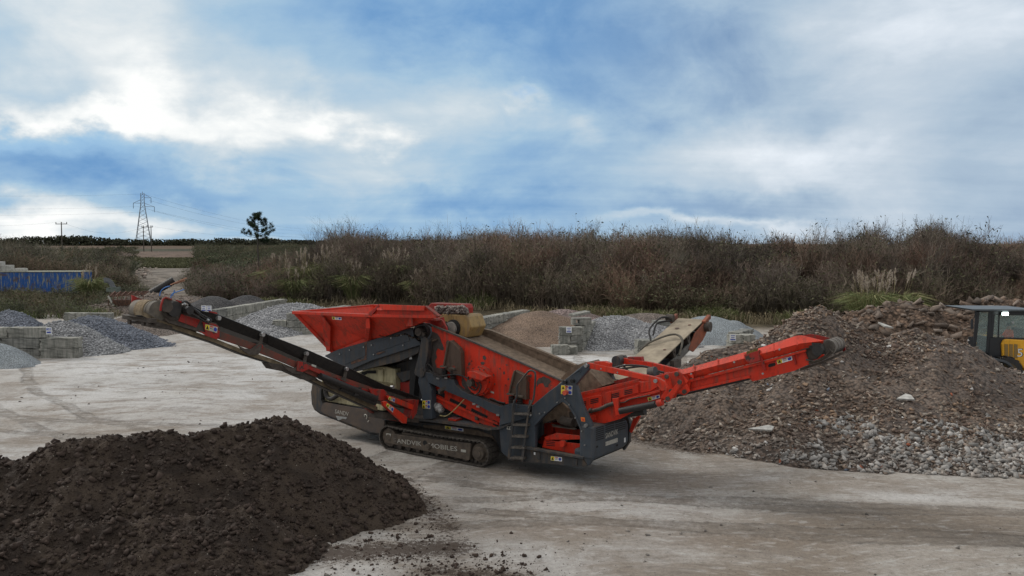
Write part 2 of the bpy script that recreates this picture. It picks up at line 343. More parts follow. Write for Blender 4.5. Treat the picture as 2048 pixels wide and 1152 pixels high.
def gmat(t, p):
    o = wcoord(t); a = N(t, 'ShaderNodeVertexColor', layer_name='Col').outputs[0]
    m = N(t, 'ShaderNodeSeparateColor', i={0: N(t, 'ShaderNodeVertexColor', layer_name='Mask').outputs[0]})
    wp = N(t, 'ShaderNodeTexNoise', i={'Vector': o, 'Scale': .10, 'Detail': 2})
    ow = N(t, 'ShaderNodeVectorMath', operation='MULTIPLY_ADD', i={0: wp.outputs[1], 1: (5, 5, 0), 2: o}).outputs[0]
    rot = N(t, 'ShaderNodeMapping', i={0: ow, 2: (0, 0, R(-14)), 3: (.40, 1.0, 1)}).outputs[0]
    streak = noise(t, rot, .9, 9, .72); st2 = noise(t, rot, 5.5, 6, .6)
    rot3 = N(t, 'ShaderNodeMapping', i={0: ow, 2: (0, 0, R(28)), 3: (.35, 1.6, 1)}).outputs[0]; st3 = noise(t, rot3, .9, 7, .65)
    blot = noise(t, o, .55, 9, .74); fine = noise(t, o, 9, 7, .72); vf = noise(t, o, 45, 4, .7)
    yard = m.outputs[1]
    cc = mixc(t, mth(t, 'MULTIPLY', sstep(t, streak, .50, .62), mth(t, 'MULTIPLY', yard, .7)), a, (.24, .20, .16))
    cc = mixc(t, mth(t, 'MULTIPLY', sstep(t, st3, .52, .68), mth(t, 'MULTIPLY', yard, .55)), cc, (.225, .19, .155))
    cc = mixc(t, mth(t, 'MULTIPLY', sstep(t, st2, .50, .66), mth(t, 'MULTIPLY', yard, .45)), cc, (.55, .535, .51))
    cc = mixc(t, mth(t, 'MULTIPLY', sstep(t, blot, .5, .64), mth(t, 'MULTIPLY', yard, .45)), cc, (.24, .215, .19))
    cc = mixc(t, mth(t, 'MULTIPLY', sstep(t, mth(t, 'MULTIPLY', fine, blot), .335, .40), mth(t, 'MULTIPLY', yard, .6)), cc, (.13, .11, .095))
    big = noise(t, ow, .22, 9, .70); cc = mixc(t, mth(t, 'MULTIPLY', sstep(t, big, .50, .60), mth(t, 'MULTIPLY', yard, .55)), cc, (.235, .195, .155)); cc = mixc(t, mth(t, 'MULTIPLY', sstep(t, big, .44, .36), mth(t, 'MULTIPLY', yard, .5)), cc, (.50, .485, .455))
    mid = noise(t, o, 2.2, 8, .75); cc = mixc(t, mth(t, 'MULTIPLY', sstep(t, mid, .54, .66), mth(t, 'MULTIPLY', yard, .45)), cc, (.20, .17, .14))
    v = N(t, 'ShaderNodeTexVoronoi', i={'Vector': o, 'Scale': 13.0}); sph = sstep(t, v.outputs['Distance'], .22, .14)
    hs = N(t, 'ShaderNodeSeparateColor', i={0: v.outputs['Color']}); rare = mth(t, 'GREATER_THAN', mth(t, 'ADD', hs.outputs[0], mth(t, 'MULTIPLY', blot, .4)), 1.06)
    cc = mixc(t, mth(t, 'MULTIPLY', mth(t, 'MULTIPLY', sph, rare), yard), cc, (.09, .075, .065))
    rot4 = N(t, 'ShaderNodeMapping', i={0: ow, 2: (0, 0, R(-9)), 3: (.05, .9, 1)}).outputs[0]; rut = noise(t, rot4, 2.2, 4, .5)
    cc = mixc(t, mth(t, 'MULTIPLY', sstep(t, mth(t, 'ABSOLUTE', mth(t, 'SUBTRACT', rut, .5)), .022, .0), mth(t, 'MULTIPLY', mth(t, 'MULTIPLY', yard, .5), sstep(t, blot, .45, .6))), cc, (.17, .145, .12))
    sx_ = N(t, 'ShaderNodeSeparateXYZ', i={0: N(t, 'ShaderNodeVectorMath', operation='MULTIPLY_ADD', i={0: N(t, 'ShaderNodeTexNoise', i={'Vector': o, 'Scale': .35, 'Detail': 2}).outputs[1], 1: (.8, .8, 0), 2: o}).outputs[0]}); tyre = None
    for cx_, cy_, R_ in ((14, 62, 42.5), (14, 62, 44.4), (-34, 44, 36), (-34, 44, 38), (2, -18, 37), (2, -18, 38.9), (40, 40, 31), (40, 40, 29.1), (-6, 70, 41), (-6, 70, 43)):
        dd = mth(t, 'ABSOLUTE', mth(t, 'SUBTRACT', mth(t, 'SQRT', mth(t, 'ADD', mth(t, 'POWER', mth(t, 'ABSOLUTE', mth(t, 'SUBTRACT', sx_.outputs[0], cx_)), 2.0), mth(t, 'POWER', mth(t, 'ABSOLUTE', mth(t, 'SUBTRACT', sx_.outputs[1], cy_)), 2.0))), R_))
        b1 = sstep(t, mth(t, 'ADD', dd, mth(t, 'MULTIPLY', mth(t, 'SUBTRACT', fine, .5), .35)), .30, .12); tyre = b1 if tyre is None else mth(t, 'MAXIMUM', tyre, b1)
    tyre = mth(t, 'MULTIPLY', tyre, mth(t, 'MULTIPLY', yard, sstep(t, blot, .34, .54)))
    cc = mixc(t, mth(t, 'MULTIPLY', mth(t, 'MULTIPLY', tyre, sstep(t, mid, .36, .56)), .6), cc, (.175, .15, .125))
    grit = mth(t, 'ADD', mth(t, 'MULTIPLY', vf, .5), mth(t, 'MULTIPLY', fine, .5))
    cc = mixc(t, 1.0, cc, mixc(t, sstep(t, grit, .30, .70), (.68, .67, .66), (1.25, 1.25, 1.25)), 'MULTIPLY')
    offn = mth(t, 'MULTIPLY_ADD', mth(t, 'ADD', noise(t, o, .13, 8, .72), noise(t, o, .9, 6, .7)), 1.0, 0.0); cc = mixc(t, mth(t, 'SUBTRACT', 1.0, yard), cc, mixc(t, 1.0, cc, mixc(t, sstep(t, offn, .78, 1.2), (.42, .40, .34), (1.35, 1.3, 1.2)), 'MULTIPLY'))
    stain = sstep(t, mth(t, 'ADD', m.outputs[0], mth(t, 'MULTIPLY', mth(t, 'SUBTRACT', mth(t, 'MULTIPLY_ADD', vf, .4, mth(t, 'MULTIPLY', fine, .6)), .5), 3.6)), .55, .72)
    cc = mixc(t, mth(t, 'MULTIPLY', stain, .9), cc, (.055, .038, .028))
    setc(t, p, cc, .93, mth(t, 'ADD', mth(t, 'ADD', grit, mth(t, 'MULTIPLY', streak, .6)), mth(t, 'MULTIPLY_ADD', blot, .9, mth(t, 'MULTIPLY', tyre, -1.2))), .8, .06)
    p.inputs['Specular IOR Level'].default_value = .2
GROUND = mat('yard dirt', gmat)
g = npmesh('ground', np.stack([X, Y, Z], -1).reshape(-1, 3), Q, GROUND, colg.reshape(-1, 3), smooth=True); tag(g, kind='structure')
def segd(x, y, a, b):
    ax, ay = a[:2]; bx, by = b[:2]; dx, dy = bx - ax, by - ay; t = np.clip(((x - ax) * dx + (y - ay) * dy) / (dx * dx + dy * dy), 0, 1)
    return np.hypot(x - ax - t * dx, y - ay - t * dy)
stn = np.maximum(1.05 - segd(X, Y, G(640, 1110), G(900, 1095)) / 1.1, .92 - segd(X, Y, G(860, 1140), G(1060, 1160)) / .75)
stn = np.maximum(stn, .8 - segd(X, Y, G(800, 960), G(900, 1060)) / 1.2)
stn = np.maximum(stn, .82 - segd(X, Y, G(1270, 880), G(1400, 905)) / 1.2)
mk = np.ones((nx * ny, 4), np.float32); mk[:, 0] = np.clip(stn, 0, 1).reshape(-1); mk[:, 1] = (1 - off).reshape(-1); mk[:, 2] = 0
at = g.data.color_attributes.new('Mask', 'FLOAT_COLOR', 'POINT'); at.data.foreach_set('color', mk.ravel())
# ---------------------------------------------------------------- stones as one mesh
def stones(pos, size, cols, rng, flat=.5, lean=1.0):
    n = len(pos); base = np.array([[x, y, z] for x in (-1, 1) for y in (-1, 1) for z in (-1, 1)], float) * .5
    v = base[None] * (1 + .0 * pos[:, None, :1]); v = np.repeat(base[None], n, 0) + (rng.rand(n, 8, 3) - .5) * .42
    v[:, 4:, 1:] *= (.55 + .45 * rng.rand(n, 1, 2))
    sc3 = np.stack([.7 + .7 * rng.rand(n), .5 + .5 * rng.rand(n), flat * (.4 + .8 * rng.rand(n))], -1)
    v = v * sc3[:, None] * size[:, None, None]
    ang = rng.rand(n) * 6.28; tl = (rng.rand(n) - .5) * 1.6 * lean; t2 = (rng.rand(n) - .5) * 1.6 * lean
    def rot(v, i, j, a):
        c, s = np.cos(a)[:, None], np.sin(a)[:, None]; vi = v[..., i] * c - v[..., j] * s; vj = v[..., i] * s + v[..., j] * c; v[..., i] = vi; v[..., j] = vj
    rot(v, 0, 2, tl); rot(v, 1, 2, t2); rot(v, 0, 1, ang)
    v += pos[:, None]
    f = np.array([[0, 1, 3, 2], [4, 6, 7, 5], [0, 4, 5, 1], [2, 3, 7, 6], [0, 2, 6, 4], [1, 5, 7, 3]])
    Fq = (f[None] + (np.arange(n) * 8)[:, None, None]).reshape(-1, 4)
    return v.reshape(-1, 3), Fq, np.repeat(cols, 8, 0)
def hpile(name, label, cat, x0, x1, y0, y1, st, zf, mats, group=None, cut=-.03):
    xs = np.arange(x0, x1, st); ys = np.arange(y0, y1, st); A, B = np.meshgrid(xs, ys, indexing='ij'); Zp = zf(A, B)
    i = np.arange(A.size).reshape(A.shape); q = np.stack([i[:-1, :-1], i[1:, :-1], i[1:, 1:], i[:-1, 1:]], -1).reshape(-1, 4)
    hz = (Zp - ground_z(A, B)).reshape(-1); keep = (hz[q] > cut).any(1); q = q[keep]
    us = np.unique(q); mp = np.zeros(A.size, int); mp[us] = np.arange(len(us)); c = np.array([(x0 + x1) / 2, (y0 + y1) / 2, 0.])
    P = np.stack([A, B, np.maximum(Zp, ground_z(A, B) - .12)], -1).reshape(-1, 3)[us] - c
    o = npmesh(name, P, mp[q], mats, smooth=True); o.location = c
    return tag(o, label, cat, group)
def cone(x, y, cx, cy, rx, ry, h, flat=.25, seed=0, rough=.12):
    d = np.sqrt(((x - cx) / rx) ** 2 + ((y - cy) / ry) ** 2); d = d * (1 + .22 * fbm(x * .45 + seed, y * .45 + seed, 3))
    z = h * (math.sqrt(1 + flat * flat) - np.sqrt(d * d + flat * flat)) / (math.sqrt(1 + flat * flat) - flat)
    return z + rough * fbm(x * 1.3 + seed, y * 1.3, 4)
# ---------------------------------------------------------------- dark soil pile in the foreground
ridge = [(-20, 15.6, 1.6), (-12.2, 16.6, 1.95), (-10.4, 17.4, 2.05), (-9.6, 17.6, 2.34), (-8.4, 18.0, 2.36), (-7.4, 18.3, 2.42), (-6.1, 19.1, 2.32), (-5.35, 19.5, 2.42), (-4.9, 19.6, 2.22)]
def soil_z(x, y, fine=True):
    z = np.full(np.shape(x), -9.); wx = x + .35 * fbm(x * .8, y * .8, 3); wy = y + .35 * fbm(x * .8 + 40, y * .8, 3)
    for a, b in zip(ridge[:-1], ridge[1:]):
        dx, dy = b[0] - a[0], b[1] - a[1]; t = np.clip(((wx - a[0]) * dx + (wy - a[1]) * dy) / (dx * dx + dy * dy), 0, 1)
        d = np.hypot(wx - a[0] - t * dx, wy - a[1] - t * dy); h = a[2] + (b[2] - a[2]) * t
        z = np.maximum(z, h - .24 - np.sqrt((d * (.74 + .12 * ss(x, -6.5, -4) * ss(y, 19.4, 18))) ** 2 + .012) + .05)
    z = np.maximum(z, .30 - .62 * np.hypot((wx + 3.35) * .8, wy - 19.6))
    z = np.maximum(z, 1.0 - .60 * segd(wx, wy, (-5.5, 16.5), (-10, 14.8)))
    # gullies and a slumped bowl in the near face
    z = z - .30 * np.exp(-(((x + 8.6 + .5 * (18 - y)) / .5) ** 2)) * ss(y, 17.4, 16.2) - .10 * np.exp(-(((x + 6.0) / 1.0) ** 2 + ((y - 17.8) / .7) ** 2))
    z = z + .15 * fbm(x * .8 + 5, y * .8, 4, .6) * ss(z, -.1, .6)
    if fine:
        k = vnoise(x * 4.1, y * 4.1); k2 = vnoise(x * 9.7 + 3, y * 9.7)
        z = z + .15 * fbm(x * 2.3, y * 2.3, 5, .68) + .07 * (1 - np.abs(2 * k - 1)) ** 2 + .035 * (1 - np.abs(2 * k2 - 1)) ** 2 - .04
    return z
def soilm(t, p):
    o = wcoord(t); n = noise(t, o, 1.1, 6, .6); f = noise(t, o, 16, 8, .72); v = N(t, 'ShaderNodeTexVoronoi', i={'Vector': o, 'Scale': 26.0})
    cc = mixc(t, sstep(t, n, .38, .60), (.034, .024, .018), (.064, .046, .033)); cc = mixc(t, sstep(t, noise(t, o, 3.3, 6, .65), .55, .66, 0, .6), cc, (.026, .019, .016)); cc = mixc(t, sstep(t, f, .62, .78, 0, .8), cc, (.10, .075, .055)); cc = mixc(t, sstep(t, f, .42, .30, 0, .7), cc, (.018, .012, .010))
    hs = N(t, 'ShaderNodeSeparateColor', i={0: v.outputs['Color']}); cc = mixc(t, mth(t, 'MULTIPLY', mth(t, 'GREATER_THAN', hs.outputs[0], .988), sstep(t, v.outputs['Distance'], .35, .25)), cc, (.28, .25, .21))
    setc(t, p, cc, .88, mth(t, 'SUBTRACT', f, mth(t, 'MULTIPLY', v.outputs['Distance'], .4)), 1.0, .05); p.inputs['Specular IOR Level'].default_value = .3
SOIL = mat('dark wet soil', soilm)
soil = hpile('soil_pile', 'big heap of dark brown crumbly soil in the foreground left of the tracked machine', 'soil heap', -21, -.6, 11.5, 24.5, .042, soil_z, SOIL)
rng = np.random.RandomState(3); n = 30000
px_, py_ = rng.uniform(-14, -1.2, n), rng.uniform(13.5, 22, n); zz_ = soil_z(px_, py_); k = (zz_ > .02); px_, py_, zz_ = px_[k], py_[k], zz_[k]
sz = .014 + .10 * rng.rand(len(px_)) ** 7 + .02 * rng.rand(len(px_)); cs = np.outer(.7 + .7 * rng.rand(len(px_)), [.046, .032, .025])
v_, f_, c_ = stones(np.stack([px_, py_, zz_ + sz * .18], -1) - np.array(soil.location), sz, cs, rng, .85)
tag(npmesh('soil_clod', v_, f_, STONE, c_, soil), kind='stuff')
# clods that rolled off across the yard
n = 2300; t = rng.rand(n); which = rng.randint(0, 5, n)
SA = [G(700, 945), G(840, 1030), G(860, 1130), G(1000, 1160), G(640, 900)]; SB = [G(860, 1010), G(760, 1110), G(1060, 1150), G(700, 1120), G(760, 960)]; sg = [.35, .55, .55, .9, .3]
P = np.array([SA[i][:2] * (1 - q) + SB[i][:2] * q for i, q in zip(which, t)]) + rng.randn(n, 2) * np.array([sg[i] for i in which])[:, None]
zq = soil_z(P[:, 0], P[:, 1]); P = P[(zq < .03) & (P[:, 1] > 13)]; sz = .008 + .065 * rng.rand(len(P)) ** 8 + .014 * rng.rand(len(P))
v_, f_, c_ = stones(np.c_[P, ground_z(P[:, 0], P[:, 1]) + sz * .2], sz, np.outer(.8 + .6 * rng.rand(len(P)), [.05, .034, .026]), rng, .8)
tag(npmesh('soil_crumbs', v_, f_, STONE, c_), 'dark soil crumbs scattered over the pale yard round the foot of the soil heap', 'soil crumbs', kind='stuff')
n = 26000; P = np.c_[rng.uniform(-20, 20, n), 14 + 34 * rng.rand(n) ** 1.3]; P = P[rng.rand(n) < .03 + 1.6 * np.clip(fbm(P[:, 0] * .5, P[:, 1] * .9, 4) - .12, 0, 1)]; n = len(P); sz = .008 + .07 * rng.rand(n) ** 9 + .012 * rng.rand(n)
v_, f_, c_ = stones(np.c_[P, ground_z(P[:, 0], P[:, 1]) + sz * .12], sz, np.outer(.4 + 1.0 * rng.rand(n), [.20, .18, .16]), rng, .7)
tag(npmesh('loose_pebbles', v_, f_, STONE, c_), 'small loose pebbles lying about on the pale compacted yard', 'pebbles', kind='stuff')
# ---------------------------------------------------------------- rubble heap on the right
toe = np.array([(1180, 850), (1250, 872), (1300, 885), (1400, 905), (1500, 915), (1600, 928), (1700, 937), (1850, 948), (2048, 962), (2300, 985)], float)
tg = np.array([G(*q) for q in toe])
DC = 30.0
cr = np.array([(1240, 815), (1290, 775), (1340, 725), (1400, 690), (1430, 686), (1500, 680), (1560, 655), (1600, 641), (1650, 637), (1700, 650), (1750, 668), (1790, 654), (1830, 642), (1870, 655), (1930, 676), (1980, 702), (2048, 738), (2200, 860)], float)
crx = (cr[:, 0] - 1024) / F * DC; crz = H - (cr[:, 1] - 488) / F * DC
def rub_z(x, y, fine=True):
    wx = x + .5 * fbm(x * .5, y * .5, 3); wy = y + .5 * fbm(x * .5 + 31, y * .5, 3)
    # columns run along sight direction of slope: use x scaled with distance so that the toe and crest pair up
    ty = np.interp(wx * 1.0, tg[:, 0], tg[:, 1]); xs_ = wx * DC / np.maximum(wy, 18)
    cz = np.interp(xs_, crx, crz, left=-1, right=-1); t = (wy - ty) / (DC - ty)
    z = np.where(t < 1, cz * np.clip(t, -.3, 1), cz - (wy - DC) * .62); z = np.where(cz < 0, -1.0, z)
    z = z + .55 * np.exp(-((xs_ - 11.0) / 1.3) ** 2) * ss(t, .5, 1) * ss(t, 1.6, 1) + (.24 * fbm(x * 1.2, y * 1.2, 3) - .12 - .30 * np.exp(-((xs_ - 14.0) / 1.6) ** 2)) * ss(t, .1, .5)
    z = z + .30 * fbm(x * .6, y * .6 + 7, 3) * ss(t, 0, .25) * (1 - .7 * ss(t, .6, .95))
    if fine: z = z + .09 * fbm(x * 2.5, y * 2.5, 4, .6)
    return z
def rubm(t, p):
    o = wcoord(t); n = noise(t, o, .5, 6, .6); f = noise(t, o, 12, 7, .7); v = N(t, 'ShaderNodeTexVoronoi', i={'Vector': o, 'Scale': 9.0})
    hs = N(t, 'ShaderNodeSeparateColor', i={0: v.outputs['Color']})
    cc = mixc(t, sstep(t, n, .4, .62), (.115, .080, .060), (.20, .145, .108)); cc = mixc(t, mth(t, 'MULTIPLY', hs.outputs[0], .5), cc, (.17, .15, .135)); cc = mixc(t, sstep(t, v.outputs['Distance'], .4, .8, 0, .8), cc, (.03, .024, .02))
    setc(t, p, cc, .93, mth(t, 'SUBTRACT', f, v.outputs['Distance']), 1.0, .06)
RUB = mat('earthy rubble', rubm)
rub = hpile('rubble_heap', 'long high heap of broken slate and rubble at the right under the red discharge conveyor', 'rubble heap', 2.2, 26, 20.5, 38, .075, rub_z, RUB)
def place_stones(zf, n, x0, x1, y0, y1, rng, smin, smax, pw, colf, parent, name, flat, dens=None, lift=.2):
    x = rng.uniform(x0, x1, n); y = rng.uniform(y0, y1, n); z = zf(x, y); k = z > -.02
    if dens is not None: k &= rng.rand(n) < dens(x, y, z)
    x, y, z = x[k], y[k], z[k]; n = len(x); s = smin + (smax - smin) * rng.rand(n) ** pw
    c = colf(x, y, z, n); z = np.maximum(z, ground_z(x, y))
    v, f, cc = stones(np.stack([x, y, z + s * lift], -1) - np.array(parent.location), s, c, rng, flat)
    return tag(npmesh(name, v, f, STONE, cc, parent), kind='stuff')
def rcol(x, y, z, n):
    b = np.array([[.205, .148, .112], [.285, .235, .190], [.145, .102, .080], [.37, .325, .275], [.27, .185, .125]])[rng.choice(5, n, p=[.38, .24, .22, .08, .08])]
    wgt = ss(z, .8, .1)[:, None] * (.4 + .6 * ss(x, 5.5, 6.5))[:, None] * (.3 + .7 * (fbm(x, y, 2) > -.25))[:, None]; b = b * (1 - .65 * wgt) + np.array([.33, .315, .295]) * .65 * wgt
    b = b * (.65 + .7 * rng.rand(n, 1)); s = rng.rand(n); b[s > .992] = [.62, .60, .57]; b[(s > .985) & (s < .989)] = [.33, .11, .06]; b[(s > .978) & (s < .983)] = [.16, .19, .24]
    return b
fine_zone = lambda x, y, z: np.clip((1.15 - .9 * ss(fbm(x * .55 + 4, y * .55, 3), .0, .35)) - 1.0 * np.exp(-((x - 6.0) / 1.8) ** 2) * ss(z, .2, .9) * .75 - .65 * np.exp(-(((x - 15.5) / 2.8) ** 2 + ((z - 1.4) / .9) ** 2)), .12, 1)
place_stones(rub_z, 46000, 3.2, 22, 21, 31.5, rng, .03, .15, 3.2, rcol, rub, 'rock_chip', .45, fine_zone)
place_stones(rub_z, 4600, 4.2, 22, 21, 31.5, rng, .12, .62, 3.6, rcol, rub, 'rock_slab', .26, fine_zone, .25)
place_stones(lambda x, y: rub_z(x, y) - 9 * (rub_z(x, y) > .45 + 1.3 * fbm(x * .8, y * .8, 3)), 10000, 5.9, 20, 21, 27.5, rng, .04, .17, 2.4, lambda x, y, z, n: np.outer(.5 + .9 * rng.rand(n), [.33, .315, .295]), rub, 'grey_rock', .7)
# a few light pieces that catch the eye
mbp = MB()
for (px, py, a, L_, W_) in ((1808, 811, .2, .55, .18), (1521, 897, -.25, .75, .14), (1770, 653, 1.0, .3, .25), (1660, 705, .4, .3, .2)):
    q = G(px, py, 1.2 if py < 830 else .1) if py > 700 else atD(px, py, 29.5); q[2] = max(rub_z(np.array([q[0]]), np.array([q[1]]))[0] + .10, q[2] if py < 700 else 0)
    mbp.prism([q + Vector((x * math.cos(a) - y * math.sin(a), x * math.sin(a) + y * math.cos(a), x * .1 + y * .35)) for x, y in ((-L_ / 2, 0), (L_ * .4, -W_), (L_ / 2, W_ * .3), (L_ * .3, W_))], (0, -.02, .05))
tag(mbp.build('broken_board', simple('pale board', (.55, .54, .50), .8), rub), kind='stuff'); rub.children[-1].location = -rub.location
for o_ in rub.children:
    if o_.name.startswith('broken_board'): o_.location = -Vector(rub.location)
# brown earth mound behind it
def mound_z(x, y):
    return np.maximum.reduce([cone(x, y, 21.0, 46, 7.5, 5.2, 2.85, .5, 3, .45), cone(x, y, 27, 47, 8, 5.5, 3.0, .5, 8, .45), cone(x, y, 17.2, 43.5, 5, 5, 2.1, .4, 5, .35)])
mound = hpile('earth_mound', 'brown earth mound with boulders behind the rubble heap and left of the loader cab', 'earth mound', 9, 38, 35, 56, .16, mound_z, gravel('brown earth', (.17, .115, .082), (.11, .08, .06), 5, .5, 1.0, .12))
def mcol(x, y, z, n): b = np.array([[.20, .145, .11], [.16, .13, .108], [.24, .19, .155], [.13, .10, .08]])[rng.randint(0, 4, n)]; return b * (.7 + .6 * rng.rand(n, 1))
place_stones(mound_z, 9000, 10, 35, 36, 49, rng, .04, .55, 9, mcol, mound, 'boulder', .5)
# ---------------------------------------------------------------- gravel and sand piles in the bays
def gpile(label, px, D, rx, ry, h, m, flat=.25, seed=0, rough=.06, st=.16, extra=None, name='gravel_pile', cat='gravel pile', stone=None, dx=0):
    cx = xD(px, D); zf = lambda x, y: np.maximum.reduce([cone(x, y, cx, D, rx, ry, h, flat, seed, rough)] + [cone(x, y, xD(a, b), b, c, d, e_, flat, seed + 3, rough) for a, b, c, d, e_ in (extra or [])])
    o = hpile(name, label, cat, cx - rx * 1.5 - 5, cx + rx * 1.5 + 5, D - ry * 1.4 - 2, D + ry * 1.4 + 2, st, zf, m)
    if stone:
        c0, n_, s0, s1 = stone; n_ = int(n_ * 1.6); s0 *= .65; s1 *= .72
        place_stones(zf, n_, cx - rx * 1.4 - 3, cx + rx * 1.4 + 3, D - ry * 1.3 - 1, D + ry * .7, rng, s0, s1, 2, lambda x, y, z, n: np.outer(.70 + .62 * rng.rand(n), c0), o, 'gravel_stone', .8)
    return o
gB = gravel('blue grey gravel', (.20, .215, .25), (.13, .145, .175), 9); gL = gravel('light grey gravel', (.36, .36, .365), (.25, .25, .26), 10)
gS = gravel('pale sand', (.30, .33, .345), (.25, .27, .285), 30, .4, .4, .02); gD = gravel('dark chippings', (.105, .10, .10), (.075, .075, .078), 12)
gT = gravel('brown sand', (.255, .18, .13), (.19, .135, .10), 18, .4, .7, .03); gP = gravel('pinkish gravel', (.27, .205, .19), (.20, .155, .14), 10); gM = gravel('beige fines', (.25, .205, .175), (.18, .15, .13), 12)
gpile('blue-grey gravel pile spreading onto the yard behind the left concrete wall', 180, 52, 4.2, 3.6, 1.75, gB, .25, 1, extra=[(238, 51.5, 3.2, 2.0, .7)], stone=((.21, .225, .26), 5000, .05, .16))
gpile('lighter grey gravel pile rising just behind the concrete block with the 803 sign', 118, 49, 3.5, 2.6, 1.75, gL, .25, 2, extra=[(40, 49.5, 3, 2.5, 1.35)], stone=((.30, .305, .31), 5000, .05, .15))
gpile('small blue-grey gravel pile at the far left edge behind the top row of blocks', 15, 57, 3.0, 2.6, 1.75, gB, .3, 4, stone=((.20, .215, .245), 1500, .05, .15))
gpile('pale bluish sand heap at the left edge in front of the concrete blocks', -8, 43.5, 2.1, 1.9, 1.1, gS, .35, 5, name='sand_pile', cat='sand pile')
gpile('low spread of brown fines by the old block wall beneath the left conveyor head', 268, 60, 3.6, 4.5, 1.15, gM, .5, 6, name='fines_pile', cat='fines pile')
gpile('dark chippings pile behind the long concrete wall, left of its twin', 425, 76, 3.3, 3.0, 1.55, gD, .5, 7)
gpile('dark chippings pile behind the long concrete wall, right of its twin', 492, 78, 3.2, 3.0, 1.5, gD, .5, 8)
gpile('light grey gravel pile filling the bay between the long wall and the red hopper', 592, 63.5, 5.4, 6.0, 1.75, gL, .35, 9, extra=[(540, 60, 3.2, 4.6, .95)], stone=((.33, .33, .335), 7000, .05, .17))
gpile('peaked brown sand pile in the bay beyond the screen box', 1080, 57.5, 4.8, 6.2, 1.65, gT, .22, 10, .05, name='sand_pile', cat='sand pile', extra=[(1040, 56, 4.4, 5.2, 1.05)])
gpile('pinkish gravel pile behind the brown sand pile', 1128, 66, 4.0, 3.5, 1.15, gP, .4, 11)
gpile('broad grey-white gravel pile between the two wall ends with blocks beyond the machine', 1232, 54, 4.0, 4.0, 1.6, gL, .75, 12, extra=[(1290, 53, 3.4, 3.8, 1.2), (1200, 53, 3.0, 3.8, 1.3)], stone=((.33, .33, .335), 9000, .05, .14))
gpile('smooth grey sand pile behind the plank-coloured belt, left of the bay sign', 1418, 55.5, 3.9, 4.2, 1.5, gS, .4, 13, .04, name='sand_pile', cat='sand pile', extra=[(1470, 55, 2.0, 2.4, 1.25)])
gpile('old brown overgrown spoil pile behind the grey-white gravel', 1290, 64, 4.0, 3, 1.0, gM, .5, 14, name='spoil_pile', cat='spoil pile')
# ---------------------------------------------------------------- concrete block walls
def block(size, seed, loc, ang, label, group, parent=None, name='concrete_block', cat='concrete block'):
    m = MB(); L_, D_, h_ = size; m.box((0, 0, h_ / 2), (L_ - .02, D_ - .02, h_ - .012)); o = m.build(name, CONC)
    bm = bmesh.new(); bm.from_mesh(o.data); bmesh.ops.subdivide_edges(bm, edges=bm.edges, cuts=5, use_grid_fill=True); rn = random.Random(seed)
    for v in bm.verts:
        e = sum(abs(abs(c) - s / 2) < .03 for c, s in ((v.co.x, L_ - .02), (v.co.y, D_ - .02), (v.co.z - h_ / 2, h_ - .012)))
        j = .028 if e >= 2 else .010; v.co += Vector((rn.gauss(0, j), rn.gauss(0, j), -abs(rn.gauss(0, j)) if e >= 2 and v.co.z > h_ / 2 else 0))
        if abs(v.co.x) > L_ / 2 - .01 or abs(v.co.y) > D_ / 2 - .01: v.co.x *= .985; v.co.y *= .985
    bm.to_mesh(o.data); bm.free(); o.location = loc; o.rotation_euler = (0, 0, ang); return tag(o, label, cat, group)
ORD = ['first', 'second', 'third', 'fourth', 'fifth', 'sixth', 'seventh', 'eighth', 'ninth', 'tenth']
bseed = [0]
def wall(where, p0, p1, rows, L_, D_, h_, startword, skip=(), shift=None, jit=.03, zoff=0):
    p0 = np.array(p0, float)[:2]; p1 = np.array(p1, float)[:2]; d = (p1 - p0) / np.linalg.norm(p1 - p0); n = max(1, int(round(np.linalg.norm(p1 - p0) / L_))); out = []
    rw = {1: ['only'], 2: ['bottom', 'top'], 3: ['bottom', 'middle', 'top']}[rows]
    for r in range(rows):
        for k in range(n):
            if (r, k) in skip: continue
            sh = (shift or {}).get(r, 0); c = p0 + d * (L_ * (k + .5 + sh)) ; bseed[0] += 1
            out.append(block((L_, D_, h_), bseed[0], (c[0], c[1], zoff + r * h_ - .02), math.atan2(d[1], d[0]) + random.Random(bseed[0]).gauss(0, .012), '%s block from %s, %s row, %s' % (ORD[min(k, 9)], startword, rw[r], where), 'concrete blocks of the ' + where))
    return out
# left wall with the number sign; runs to the left from its right end
WA = G(157, 716); wall('concrete wall beside the 803 sign', (WA[0] - .05, WA[1] + .35), (WA[0] - 8.3, WA[1] + .1), 3, 2.06, .62, .565, 'right end', skip=((2, 0),), shift={1: 0, 2: -.18, 0: .0})
wall('low old wall under the left conveyor head', (xD(246, 60), 60), (xD(122, 60), 60.5), 3, .88, .6, .45, 'right end', skip=((2, 0),))
wall('short old wall beside the brown fines', (xD(262, 60.5), 60.3), (xD(246, 60), 60.3), 2, .62, .6, .45, 'right end')
wall('long wall behind the left conveyor', (xD(412, 63), 63.4), (xD(568, 77), 77), 2, 1.62, .7, .64, 'near end', shift={1: .35})
WD = G(548, 668); wall('stepped wall left of the red hopper', (WD[0], WD[1]), (WD[0] + 2.9, WD[1]), 3, .95, .7, .5, 'left end', skip=((2, 0),))
wall('wall running back behind the red hopper', (xD(604, 60), 59.4), (xD(700, 66), 66), 3, 1.3, .7, .5, 'near end')
wall('tall wall behind the yellow feed housing', (xD(936, 53), 53), (xD(1046, 60.5), 60.5), 3, 1.25, .7, .51, 'near end')
WF = G(1118, 703); wall('signed wall end beside the brown sand', (WF[0], WF[1]), (WF[0] + 1.32, WF[1]), 3, .66, .6, .49, 'left end')
wall('wall running back left of grey-white gravel', (WF[0] + 1.15, WF[1] + .55), (WF[0] + 2.2, WF[1] + 3.6), 3, 1.1, .55, .49, 'near end')
